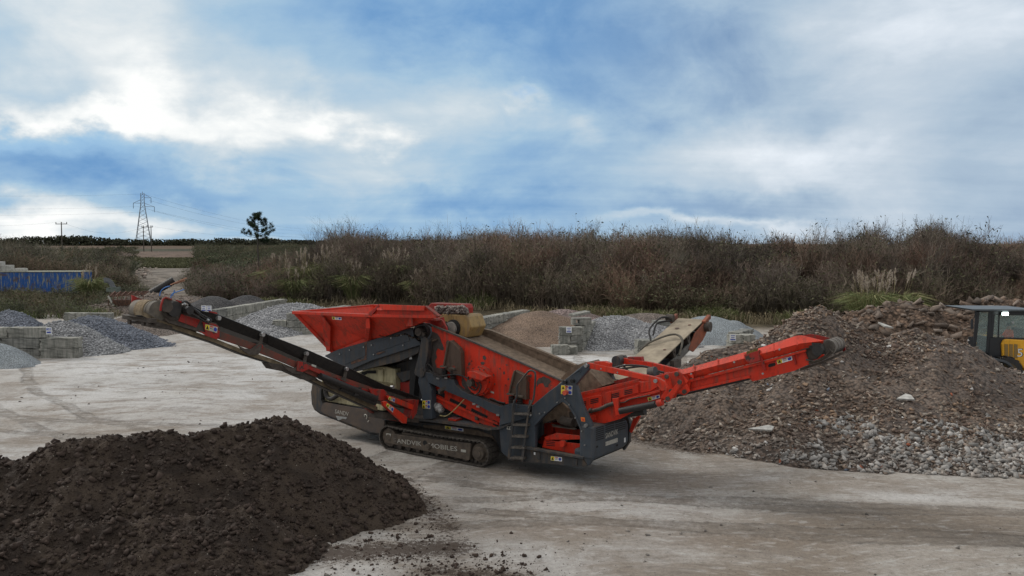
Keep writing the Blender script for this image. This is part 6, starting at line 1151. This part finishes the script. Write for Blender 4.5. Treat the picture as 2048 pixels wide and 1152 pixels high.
sub('pivot_pin', MUDD, HG, lambda m: [bolt(m, a, b, v_, .055, .05) for a, b, v_ in ((1334, 753, .36), (1343, 782, .36), (1354, 748, .50), (1360, 764, .30), (1369.5, 783, .40), (1336, 797, .30))])
sub('wedge_rib', REDN, HG, lambda m: (plate(m, [(1366, 752), (1376, 762), (1372, 768)], .40, .1), plate(m, [(1376, 748), (1386, 748), (1387, 757)], .45, .03)))
sub('support_strut', RED, MC, lambda m: m.prism(T([(1266, 838), (1277, 831), (1280, 833), (1262, 866), (1258, 862)], 1.9), (0, .08, 0)), .006)
# ---- near side conveyor (plane u = US is its right-hand side)
US, UW = -.35, -1.28
def S(pts, u=US): return [onu(a, b, u) for a, b in pts]
def sp_(m, pts, u=US, d=-.05, mi=0): return m.prism(S(pts, u), (d, 0, 0), mi)
WT = [(382, 611), (400, 620), (434, 628.5), (535, 668.6), (620, 701.5), (687, 731), (770, 771), (839, 795)]; WB = [(836, 806), (762, 782), (732, 773), (654, 742), (616, 724), (557, 700), (512, 677), (440, 653), (400, 638), (376, 630)]
def trough(m):
    t_, b_ = S(WT), S(WB, US - .16)[::-1]
    n = min(len(t_), len(b_)); bb = [S([q], US - .14)[0] for q in [(376, 630), (404, 639), (440, 653), (535, 688), (616, 724), (680, 752), (762, 782), (836, 806)]]
    for i in range(7):
        q = [t_[i], t_[i + 1], bb[i + 1], bb[i]]; m.add(q, [[0, 1, 2, 3]]); mr = [(US + UW - p[0], p[1], p[2]) for p in q]; m.add(mr, [[0, 3, 2, 1]])
        lo_ = [bb[i], bb[i + 1], (US + UW - bb[i + 1][0], bb[i + 1][1], bb[i + 1][2]), (US + UW - bb[i][0], bb[i][1], bb[i][2])]; m.add(lo_, [[0, 1, 2, 3]])
SCN = thing('side_conveyor', None, None) if False else None
NC = sub('near_side_conveyor', BLACK, MC, trough)
s_ = NC.modifiers.new('thick', 'SOLIDIFY'); s_.thickness = .02
RAIL = simple('rusty red-brown rail', (.085, .048, .034), .8, .6, 3, .4, .01, c2=(.20, .035, .02))
sub('side_rail', RAIL, NC, lambda m: [sp_(m, q, US - .04, -.06) for q in ([(436, 661), (521, 691), (597, 725), (660, 745), (745, 775), (745, 800), (674, 772), (617, 748), (576, 729), (503, 699), (436, 677)],)], .006)
def idler(m, a, b):
    P = Vector(onu(a, b, US + .03)); m.cyl(P + Vector((.04, 0, 0)), P - Vector((.05, 0, 0)), .05, 12)
sub('idler_cap', CHROME, NC, lambda m: [idler(m, a, b) for a, b in ((437, 636), (525, 669), (613, 707), (693, 738), (785, 774))])
sub('idler_bracket', MUDD, NC, lambda m: [sp_(m, [(x_ - 48, y_ + 0), (x_ - 36, y_ + 6), (x_ - 22, y_ + 7), (x_ - 6, y_ - 6), (x_ - 2, y_ - 22), (x_ + 2, y_ - 20), (x_ - 2, y_ + 8), (x_ - 8, y_ + 18), (x_ - 26, y_ + 19), (x_ - 42, y_ + 8)], US + .02, -.03) for x_, y_ in ((525, 691), (613, 729), (693, 760))])
sub('lifting_eye', REDW, NC, lambda m: m.tube(smoothpath(S([(512, 695), (518, 690), (522, 689), (524, 693), (521, 697)], US)), .022, 6))
HP = sub('head_section', MUDD, NC, lambda m: (sp_(m, [(331, 632), (362, 628), (404, 640), (432, 646), (440, 655), (443, 672), (438, 678), (422, 671), (338, 646), (331, 640)], US + .01, -.05), m.prism([(US + UW - p[0], p[1], p[2]) for p in S([(331, 632), (362, 628), (404, 640), (432, 646), (440, 655), (443, 672), (422, 671), (338, 646)], US + .01)], (.05, 0, 0))), .006)
sub('red_panel', REDW, NC, lambda m: (sp_(m, [(362, 628), (400, 640), (392, 655), (356, 642)], US + .02, .012), sp_(m, [(404, 643), (430, 648), (439, 657), (438, 676), (410, 666)], US + .02, .02), sp_(m, [(396, 661), (420, 668), (436, 676), (433, 679), (412, 672)], US + .035, .02), sp_(m, [(348, 599), (365, 603), (372, 609), (360, 606)], US - .0, .03), sp_(m, [(416, 621), (432, 625), (434, 628), (418, 625)], US, .03)), .004)
sticker(HP, [(0, 0), (1, 0), (1, 1), (0, 1)], 0) if False else None
def ustick(parent, pts, u):
    q = [Vector(p) for p in S(pts, u)]; P = lambda s, t: q[0].lerp(q[1], s).lerp(q[3].lerp(q[2], s), t); n = Vector((.006, 0, 0)); m = MB(); m.prism(q, n); r_ = lambda a, b, c, d, mi: m.prism([P(a, b) + n, P(c, b) + n, P(c, d) + n, P(a, d) + n], n * .5, mi)
    r_(.02, .05, .34, .95, 1); m.prism([P(.18, .15) + n * 1.6, P(.30, .85) + n * 1.6, P(.06, .85) + n * 1.6], n * .4, 2); r_(.4, .1, .64, .3, 3); r_(.4, .5, .64, .6, 2); m.prism([P(.83 + .13 * math.cos(t * .785), .5 + .36 * math.sin(t * .785)) + n for t in range(8)], n * .6, 4); return m.build('warning_sticker', [WHITED, YEL, BLK, REDP, BLUE], parent)
ustick(NC, [(410, 648), (435, 654), (434, 666), (410, 659)], US + .045)
sub('drive_motor', BLACK, NC, lambda m: (lambda a, b, c: (m.cyl(Vector(a) + Vector((.12, 0, 0)), Vector(a) - Vector((.1, 0, 0)), .16, 20), m.cyl(Vector(b) + Vector((.22, 0, 0)), Vector(b), .09, 16), m.tube([Vector(b) + Vector((.1, 0, .1)), Vector(c) + Vector((.1, 0, 0))], .05, 8)))(onu(343, 618, US), onu(368, 620, US), onu(392, 626, US)))
sub('motor_guard', MUDD, NC, lambda m: (sp_(m, [(327, 596), (343, 600), (347, 616), (340, 626), (326, 623), (322, 612)], US + .14, -.03), sp_(m, [(343, 600), (380, 611), (392, 620), (404, 634), (392, 634), (350, 626)], US + .02, -.03), sp_(m, [(322, 612), (326, 623), (341, 627), (356, 640), (340, 640), (324, 628)], US + .04, -.04)), .01)
sub('guard_edge', REDW, NC, lambda m: m.tube(S([(321, 622), (322, 611), (326, 598), (331, 595), (343, 599)], US + .16), .022, 6))
sub('hydraulic_hose', BLACK, NC, lambda m: [m.tube(smoothpath(S(q, US + .16)), .025, 6) for q in ([(364, 605), (372, 603), (382, 611), (393, 624), (408, 636), (420, 641)], [(372, 620), (385, 628), (398, 636), (412, 644), (418, 646)], [(380, 612), (398, 626), (412, 634), (422, 640), (419, 644)])])
sub('hose_fitting', CHROME, NC, lambda m: [m.cyl(Vector(onu(a, b, US + .18)), Vector(onu(a + 4, b + 2, US + .18)), .035, 8) for a, b in ((413, 639), (372, 615), (366, 607))])
dc = onu(322, 621, US); DR_ = .215; dcz = dc[2] - .02
HDn = sub('head_drum', simple('dusty grey belt', (.10, .09, .078), .85, .45, 5, .3, .005, c2=(.22, .19, .15)), NC, lambda m: (m.cyl((US - .10, dc[1], dcz), (UW + .08, dc[1], dcz), DR_, 36), [m.cyl((UW + .08 + q, dc[1], dcz), (UW + .08 + q + .02, dc[1], dcz), DR_ + .008, 36) for q in (.22, .42, .6)]))
sub('dirt_band', simple('clinging sandy mud', (.25, .185, .11), .95, .4, 14, 1, .03), NC, lambda m: (m.cyl((UW + .30, dc[1] - .01, dcz), (UW + .62, dc[1] - .01, dcz), DR_ + .012, 36)))
sub('scraper_blade', MUDD, NC, lambda m: (m.bar((US + .05, dc[1] - .2, dcz - .18), (UW - .08, dc[1] - .2, dcz - .14), .14, .09), m.bar((US + .02, dc[1] - .1, dcz - .28), (UW, dc[1] - .1, dcz - .26), .06, .05), [m.box((q, dc[1] - .22, dcz - .24), (.1, .05, .12)) for q in (US - .12, US - .3, UW + .12)]), .01)
sub('far_head_plate', REDW, NC, lambda m: m.prism([(UW + .02, p[1], p[2]) for p in [onu(q[0], q[1], UW) for q in ((264, 590), (281, 598), (300, 606), (282, 640), (262, 628))]], (-.04, 0, 0)), .005)
sub('far_red_tip', RED, NC, lambda m: m.prism([onu(q[0], q[1], UW - .06) for q in ((264, 590.5), (281, 598), (272, 606), (265, 603))], (-.03, 0, 0)))
RB1 = [(290, 628), (309, 633), (337, 644), (430, 674), (440, 680), (548, 722), (600, 748), (674, 774), (725, 801), (770, 815.5)]; RB2 = [(755, 827), (703, 804), (637, 773), (600, 754), (548, 732), (485, 712), (430, 690), (324, 655), (283, 635)]
sub('return_belt', BELT, NC, lambda m: (m.prism(S([(x_, y_ - 4.5) for x_, y_ in RB2][::-1] + [(x_, y_ - 13) for x_, y_ in RB2], US - .10), (-.22, 0, 0))))
sub('return_belt_edge', BLACK, NC, lambda m: (m.prism(S([(x_, y_ - 4.5) for x_, y_ in RB2][::-1] + [(x_, y_ - 2.5) for x_, y_ in RB2], US - .11), (-.2, 0, 0))))
sub('belly_guard', MUDD, NC, lambda m: (sp_(m, [(536, 726), (560, 728), (620, 745), (640, 762), (613, 760), (576, 744), (545, 738)], US - .08, -.25), sp_(m, [(285, 634), (324, 646), (345, 652), (346, 660), (324, 656)], US - .08, -.6)), .01)
def chk(m):
    sp_(m, [(596, 722), (616, 726), (618, 738), (606, 744), (594, 742)], US + .05, -.04); sp_(m, [(617, 729), (650, 744), (655, 750), (648, 752), (617, 738)], US + .04, -.03); sp_(m, [(674, 755), (695, 765), (740, 782), (738, 786), (700, 772), (674, 760)], US + .02, -.03)
sub('red_bracket', REDW, NC, chk, .005); sub('number_plate', WHITED, NC, lambda m: sp_(m, [(623, 728), (632, 731), (632, 735), (623, 732)], US + .06, .01))
sub('lift_ram', BLACK, NC, lambda m: (m.cyl(onu(640, 752, US + .08), onu(752, 797, US + .08), .085, 14), m.cyl(onu(680, 776, US + .02), onu(750, 806, US + .02), .07, 12), m.box(onu(714, 783, US + .08), (.1, .25, .2))))
TLB = sub('tail_bracket', REDW, NC, lambda m: (sp_(m, [(738, 777), (768, 779), (778, 790), (778, 800), (760, 802), (752, 797), (742, 786)], US + .12, -.05), sp_(m, [(816, 801), (830, 799), (838, 800), (834, 826), (826, 838), (820, 836), (824, 820), (818, 812)], US + .2, -.3)), .01)
sub('tail_link', RED, NC, lambda m: (sp_(m, [(772, 791), (786, 793), (828, 810), (826, 820), (780, 802)], US + .22, -.07), sp_(m, [(766, 804), (772, 802), (815, 834), (813, 847), (808, 847), (768, 812)], US + .30, -.09)), .008)
ustick(NC, [(778, 793), (790, 797), (789, 805), (776, 799)], US + .225); ustick(NC, [(774, 806), (788, 816), (785, 825), (772, 812)], US + .305)
sub('tail_roller', BLACK, NC, lambda m: (lambda a: m.cyl((US - .05, a[1], a[2]), (UW + .05, a[1], a[2]), .18, 20))(onu(822, 806, US)))
sub('tail_frame', MUDD, NC, lambda m: (sp_(m, [(745, 775), (780, 782), (835, 800), (838, 822), (800, 815), (752, 799)], US - .1, -.8), sp_(m, [(766, 824), (838, 836), (838, 846), (766, 838)], US + .1, -.6)), .01)
sub('lower_brace', REDW, NC, lambda m: (m.bar(onu(722, 806, US - .3), onu(760, 832, US - .3), .12), m.bar(onu(760, 832, US - .3), onu(812, 842, US - .2), .12)))
# ---- far side conveyor with the dry plank-coloured belt
UF0, UF1 = 4.55, 5.45
def FQ(pts, u): return [onu(a, b, u) for a, b in pts]
fa = onu(1409, 639, UF1); fb = onu(1314, 728, UF1); dv_ = Vector(fa) - Vector(fb); ft = Vector(fb) - dv_ * .55
BELTP = simple('dry plank-coloured belt', (.37, .31, .225), .9, .5, 2.6, .2, .004, c2=(.22, .18, .13))
FCN = sub('far_side_conveyor', BELTP, MC, lambda m: m.add([(UF0, ft.y, ft.z), (UF1, ft.y, ft.z), (UF1, fa[1], fa[2]), (UF0, fa[1], fa[2])] + [(UF0, ft.y, ft.z - .03), (UF1, ft.y, ft.z - .03), (UF1, fa[1], fa[2] - .03), (UF0, fa[1], fa[2] - .03)], [[0, 1, 2, 3], [7, 6, 5, 4], [1, 5, 6, 2], [0, 3, 7, 4], [3, 2, 6, 7]]))
Lf = dv_.length * 1.55; dn = dv_.normalized(); sv = Vector((0, -dn.z, dn.y))
def FL(s, w_, h_): return Vector((UF1 + w_, 0, 0)) + Vector((0, fa[1], fa[2])) - Vector((0, dn.y, dn.z)) * s + sv * h_
sub('side_rail', simple('dusty grey rail', (.16, .15, .135), .8, .4, 5), FCN, lambda m: [(m.prism([FL(.6, w_, -.30), FL(Lf, w_, -.30), FL(Lf, w_, -.50), FL(.6, w_, -.50)], (-.06, 0, 0))) for w_ in (.02, -.9)], .006)
sub('idler_bracket', MUDD, FCN, lambda m: [(m.prism([FL(s, .0, -.03), FL(s + .25, 0, -.03), FL(s + .16, 0, -.34), FL(s + .06, 0, -.34)], (-.9, 0, 0)), m.cyl(FL(s + .12, .03, -.10), FL(s + .12, -.9, -.10), .05, 8)) for s in (1.2, 2.3, 3.4, 4.5)])
sub('return_belt', BLACK, FCN, lambda m: m.prism([FL(.1, -.05, -.40), FL(Lf, -.05, -.42), FL(Lf, -.05, -.45), FL(.1, -.05, -.43)], (-.8, 0, 0)))
sub('head_drum', BELTP, FCN, lambda m: m.cyl(FL(.05, 0, -.20), FL(.05, -.9, -.20), .20, 24))
sub('head_frame', simple('rusted orange steel', (.30, .085, .04), .85, .5, 3, .4, .01, c2=(.14, .055, .035)), FCN, lambda m: (m.prism([FL(-.28, .05, -.02), FL(.9, .05, -.12), FL(1.5, .05, -.42), FL(1.2, .05, -.62), FL(.4, .05, -.55), FL(-.1, .05, -.36)], (-.05, 0, 0)), m.prism([FL(-.3, .10, .06), FL(.2, .10, .02), FL(.2, .1, -.06), FL(-.3, .1, -.08)], (-.12, 0, 0)), m.prism([FL(-.2, -.98, .08), FL(.25, -.98, .06), FL(.25, -.98, -.1), FL(-.2, -.98, -.1)], (-.1, 0, 0))), .01)
sub('motor_guard', MUDD, FCN, lambda m: (m.cyl(FL(.1, .04, -.2), FL(.1, .22, -.2), .16, 14), m.box(FL(2.6, .08, -.42), (.14, .5, .22)), m.cyl(FL(.3, -1.15, .12), FL(.3, -.92, .1), .12, 10)))
sub('hanging_hook', RUST, FCN, lambda m: m.tube([FL(3.0, .12, -.35), FL(3.0, .12, -.85), FL(2.75, .12, -.9), FL(2.7, .12, -.7)], .05, 6))
sub('strap', simple('grey rubber strap', (.13, .115, .09), .8), FCN, lambda m: m.tube(smoothpath([FL(2.35, .10, -.25), FL(1.9, .05, .02), FL(1.7, -.2, .13), FL(1.85, -.5, .13), FL(2.3, -.85, .06), FL(2.6, -1.0, -.05)]), .035, 6))
sub('hydraulic_hose', BLACK, FCN, lambda m: [m.tube(smoothpath(q), .03, 6) for q in ([FL(.3, -.95, .1), FL(.6, -1.2, .22), FL(1.2, -1.35, .05), FL(1.5, -1.2, -.2)], [FL(.35, -.95, .05), FL(.8, -1.25, .10), FL(1.3, -1.2, -.1)])])
sub('hole', RUST, FCN, lambda m: [m.cyl(FL(s, w_, .004), FL(s, w_, .012), r_, 10) for s, w_, r_ in ((.55, -.28, .055), (.9, -.55, .07), (2.6, -.22, .045))])
FCO = sub('far_frame_post', GREYM, MC, lambda m: (m.prism(T([(1190, 760), (1196, 750), (1217, 752), (1216, 770), (1222, 783), (1205, 785), (1190, 775)], 2.3), (0, .1, 0)), m.box((4.7, 2.3, 1.5), (.2, .2, 1.6))), .01)
# ================================================================ LOADER
LDR = thing('wheel_loader', 'yellow and black wheel loader with a lit lamp behind the rubble heap', 'wheel loader', (xD(2000, 38), 38.5, 0), R(0))
LO = np.array([xD(2000, 38), 38.5, 0.])
def LP(px, py, D=37.4): return Vector(atD(px, py, D) - LO)
def lpl(m, pts, D=37.4, d=.06, mi=0): return m.prism([LP(a, b, D) for a, b in pts], (0, d, 0), mi)
def lsub(name, mats, f, bevel=0., parent=None): m = MB(); f(m); return m.build(name, mats, parent or LDR, bevel)
CAB = lsub('cab', LOADB, lambda m: (
    lpl(m, [(1953, 619), (1960, 622), (1951, 703), (1945, 702)]), lpl(m, [(1978, 624), (1984, 624), (1978, 714), (1972, 713)]), lpl(m, [(1984, 624), (2050, 626), (2050, 631), (1984, 629)]), lpl(m, [(1984, 629), (1990, 629), (1986, 676), (1980, 676)]),
    lpl(m, [(1979, 674), (2052, 676), (2052, 684), (2006, 680), (2003, 716), (1976, 714)]), lpl(m, [(1950, 699), (1976, 706), (1976, 714), (1951, 706)]), lpl(m, [(1953, 619), (2050, 621), (2050, 626), (1953, 624)]),
    lpl(m, [(1945, 702), (1951, 703), (1976, 713), (2003, 716), (2060, 718), (2060, 735), (1960, 720)], 37.5, 1.9), m.box(LP(1951, 660, 39.3), (.08, .08, 1.9)), m.box(LP(2068, 650, 39.3), (.08, .08, 1.9)), lpl(m, [(2060, 624), (2070, 624), (2070, 700), (2060, 700)]), lpl(m, [(1998, 628), (2000, 628), (1998, 675), (1996, 675)])), .01)
lsub('roof', simple('grey cab roof', (.085, .10, .11), .5, .2, 5), lambda m: m.prism([LP(1942, 618, 37.2), LP(2075, 619, 37.2), LP(2075, 623, 37.2), LP(1946, 621.5, 37.2)], (0, 2.3, 0)), .02, CAB)
lsub('window', GLASS, lambda m: (lpl(m, [(1959, 625), (1978, 625), (1973, 706), (1952, 699)], 37.43, .012), lpl(m, [(1990, 630), (2060, 631), (2060, 676), (1986, 675)], 37.43, .012)), 0, CAB)
lsub('rear_window', GLASS, lambda m: m.prism([LP(1953, 624, 39.3), LP(2066, 625, 39.3), LP(2066, 672, 39.3), LP(1953, 672, 39.3)], (0, .012, 0)), 0, CAB)
LAMPM = mat('lit lamp', lambda t, p: (p.inputs['Emission Color'].__setattr__('default_value', (.85, 1, .97, 1)), p.inputs['Emission Strength'].__setattr__('default_value', 9.0)))
wl = lsub('work_lamp', LOADB, lambda m: m.box(LP(2010, 628, 37.25), (.30, .10, .16)), .02); lsub('lamp_lens', LAMPM, lambda m: (m.box(LP(2010.5, 627.5, 37.18), (.26, .03, .13))), 0, wl)
lsub('bulkhead', LOADB, lambda m: m.prism([LP(1996, 678, 37.55), LP(2001, 678, 37.55), LP(2001, 724, 37.55), LP(1996, 724, 37.55)], (0, 1.75, 0)), 0, CAB)
lsub('floor_pan', LOADB, lambda m: m.prism([LP(1955, 700, 37.6), LP(1998, 700, 37.6), LP(1998, 722, 37.6), LP(1957, 715, 37.6)], (0, 1.7, 0)), 0, CAB)
lsub('second_lamp', CHROME, lambda m: m.cyl(LP(2026, 645, 37.35), LP(2026, 645, 37.5), .05, 12))
ENG = lsub('engine_hood', LOADY, lambda m: m.prism([LP(2004, 688, 37.3), LP(2008, 680, 37.3), LP(2014, 678, 37.3), LP(2052, 680, 37.3), LP(2140, 690, 37.3), LP(2140, 760, 37.3), LP(2052, 742, 37.3), LP(2036, 722, 37.3), LP(2006, 718, 37.3)], (0, 2.2, 0)), .05)
lsub('grille', simple('dusty grille', (.30, .19, .06), .8, .4, 40), lambda m: [lpl(m, [(a, 688), (a + 7, 688.6), (a + 7, 716), (a, 715)], 37.29, -.01) for a in (2009, 2018.5, 2028)], 0, ENG)
o = text_mesh('number', '5', .50, WHITE, ENG, LP(2040, 706.5, 37.28), Z90, .006, sx=1.15)
o = text_mesh('number_backing', '5', .54, BLK, ENG, LP(2041, 706.5, 37.29), Z90, .003, sx=1.25)  # slightly larger black copy of the digit behind the white one
lsub('mudguard', LOADG, lambda m: [m.bar(a, b, 1.0, .07, up=(0, 1, 0)) if False else m.prism([a, b, b + Vector((0, 0, -.10)), a + Vector((0, 0, -.10))], (0, .9, 0)) for P in [smoothpath([LP(a, b, 36.6) for a, b in ((1968, 716), (1990, 717), (2008, 720), (2022, 728), (2034, 745), (2042, 770))], 4)] for a, b in zip([Vector(p) for p in P[:-1]], [Vector(p) for p in P[1:]])])
def wheel(c):
    w_ = lsub('wheel', BLACK, lambda m: (m.cyl((c[0], c[1], c[2]), (c[0], c[1] + .55, c[2]), .62, 32), [m.box((c[0] + .63 * math.cos(a * .3927), c[1] + .27, c[2] + .63 * math.sin(a * .3927)), (.08, .5, .12), Matrix.Rotation(-a * .3927, 3, 'Y')) for a in range(16)]), .03)
    lsub('rim', simple('dirty rim with painted shade', (.10, .07, .03), .8, .4, 9), lambda m: m.cyl((c[0], c[1] - .02, c[2]), (c[0], c[1] + .3, c[2]), .38, 24), 0, w_)  # rim colour darkened to paint in the shade below the mudguard
for dx_ in (-.1, 2.9):
    for yy in (-1.55, .75): wheel((dx_, yy, .62))
lsub('chassis', LOADB, lambda m: (m.box((1.6, .1, 1.0), (4.2, 1.2, .6)), m.box((-1.4, .1, 1.1), (1.6, 1.0, .5))), .03)
lsub('lift_boom', LOADY, lambda m: (m.bar((-1.2, -.4, .6), (-3.0, -.4, .4), .2, .25), m.bar((-1.2, .7, .6), (-3.0, .7, .4), .2, .25)), .02)
lsub('bucket', LOADB, lambda m: m.prism([(-3.0, -1.3, .1), (-4.1, -1.3, .1), (-3.7, -1.3, .35), (-3.3, -1.3, .6), (-3.1, -1.3, 1.1), (-2.9, -1.3, 1.1)], (0, 2.8, 0)), .02)
lsub('mirror', LOADB, lambda m: (m.box(LP(1944, 648, 37.2), (.05, .14, .42)), m.bar(LP(1944, 640, 37.2), LP(1953, 628, 37.4), .03), m.box(LP(1941, 685, 37.2), (.16, .1, .5)), m.bar(LP(1937, 680, 37.2), LP(1946, 687, 37.3), .10)))
lsub('marker_light', ORA, lambda m: m.box(LP(1964, 714, 36.9), (.2, .1, .06)))
lsub('seat', LOADG, lambda m: (m.box(LP(2021, 692, 38.4), (.5, .5, .15)), m.bar(LP(2030, 690, 38.4), LP(2035, 655, 38.4), .5, .14, up=(0, 1, 0))), .03)
lsub('steering_wheel', BLK, lambda m: m.tube([LP(1998, 673, 38.35) + Vector((.08 * math.cos(t * .5236), .19 * math.sin(t * .5236), .16 * math.cos(t * .5236))) for t in range(13)], .015, 6))
# driver: one skinned body
def person():
    hip = LP(2019, 684, 38.4); s = 1.0
    r = thing('person', 'driver in an orange-red hi-vis jacket and dark cap sitting in the loader cab facing left', 'person', tuple(hip + Vector(LO)))
    J = dict(pel=(0, 0, 0), wai=(.02, 0, .2), che=(.0, 0, .42), nec=(-.03, 0, .56), hed=(-.06, 0, .68), top=(-.06, 0, .79), shl=(-.01, -.19, .50), shr=(-.01, .19, .50), ell=(-.16, -.24, .26), elr=(-.16, .24, .26), wrl=(-.40, -.16, .26), wrr=(-.40, .16, .26), hal=(-.48, -.15, .27), har=(-.48, .15, .27), hpl=(-.05, -.10, 0), hpr=(-.05, .10, 0), knl=(-.46, -.13, .03), knr=(-.46, .13, .03), anl=(-.52, -.13, -.36), anr=(-.52, .13, -.36), tol=(-.68, -.13, -.42), tor=(-.68, .13, -.42))
    E_ = 'pel-wai wai-che che-nec nec-hed hed-top che-shl che-shr shl-ell shr-elr ell-wrl elr-wrr wrl-hal wrr-har pel-hpl pel-hpr hpl-knl hpr-knr knl-anl knr-anr anl-tol anr-tor'.split()
    RD = dict(pel=.15, wai=.14, che=.16, nec=.065, hed=.10, top=.085, shl=.085, shr=.085, ell=.055, elr=.055, wrl=.038, wrr=.038, hal=.042, har=.042, hpl=.10, hpr=.10, knl=.07, knr=.07, anl=.045, anr=.045, tol=.04, tor=.04)
    def skin(name, joints, edges, mt, par, grow=1.0, root=None):
        ks = list(joints); me = bpy.data.meshes.new(name); me.from_pydata([joints[k] for k in ks], [(ks.index(a), ks.index(b)) for a, b in edges], []); o = link(bpy.data.objects.new(name, me), par)
        o.modifiers.new('skin', 'SKIN'); o.modifiers.new('sub', 'SUBSURF').render_levels = 2
        for i, k in enumerate(ks): rr = joints_r(k) * grow; me.skin_vertices[0].data[i].radius = (rr, rr)
        me.skin_vertices[0].data[ks.index(root or ks[0])].use_root = True; me.materials.append(mt); return o
    FR = {}
    def joints_r(k): return RD.get(k, FR.get(k, .01))
    SK = simple('skin', (.42, .24, .17), .6, .1, 10)
    jj = dict(J); ee = [tuple(e.split('-')) for e in E_]
    for s_, sy in (('l', -1), ('r', 1)):
        for i, (w_, L_) in enumerate(((-.03, .07), (-.01, .08), (.01, .075), (.028, .06))):
            hx, hy, hz = J['ha' + s_]; a_, b_ = 'f%s%da' % (s_, i), 'f%s%db' % (s_, i); jj[a_] = (hx - L_ * .5, hy + w_, hz + .01); jj[b_] = (hx - L_ * .8, hy + w_, hz - L_ * .5); FR[a_] = .010; FR[b_] = .008; ee += [('ha' + s_, a_), (a_, b_)]
        jj['t' + s_] = (J['ha' + s_][0] + .0, J['ha' + s_][1] - sy * .05, J['ha' + s_][2] + .02); FR['t' + s_] = .011; ee.append(('ha' + s_, 't' + s_))
    skin('body', jj, ee, SK, r)
    ct_ = {k: J[k] for k in ('pel', 'wai', 'che', 'shl', 'shr', 'ell', 'elr', 'wrl', 'wrr')}
    skin('jacket', ct_, [('pel', 'wai'), ('wai', 'che'), ('che', 'shl'), ('che', 'shr'), ('shl', 'ell'), ('shr', 'elr'), ('ell', 'wrl'), ('elr', 'wrr')], simple('orange-red hi-vis', (1.0, .14, .03), .7, .2, 8), r, 1.16)
    lg = {k: J[k] for k in ('pel', 'hpl', 'hpr', 'knl', 'knr', 'anl', 'anr')}
    skin('trousers', lg, [('pel', 'hpl'), ('pel', 'hpr'), ('hpl', 'knl'), ('hpr', 'knr'), ('knl', 'anl'), ('knr', 'anr')], BLK, r, 1.14)
    m = MB(); h_ = Vector(J['hed']); m.cyl(h_ + Vector((0, 0, .06)), h_ + Vector((0, 0, .19)), .115, 16, .08); m.box(h_ + Vector((-.13, 0, .07)), (.10, .15, .015)); m.build('cap', BLK, r, .01)
    m = MB(); [m.cyl(h_ + Vector((-.095, y_, .02)), h_ + Vector((-.105, y_, .02)), .012, 8, mi=0) for y_ in (-.035, .035)]; m.bar(h_ + Vector((-.105, -.03, -.05)), h_ + Vector((-.105, .03, -.05)), .008); m.build('eyes_and_mouth', BLK, r)
    m = MB(); m.add([h_ + Vector(q) for q in ((-.10, -.015, .02), (-.10, .015, .02), (-.13, 0, -.02), (-.10, 0, -.03))], [[0, 1, 2], [0, 2, 3], [1, 3, 2]]); m.build('nose', SK, r)
person()
bpy.context.view_layer.update()
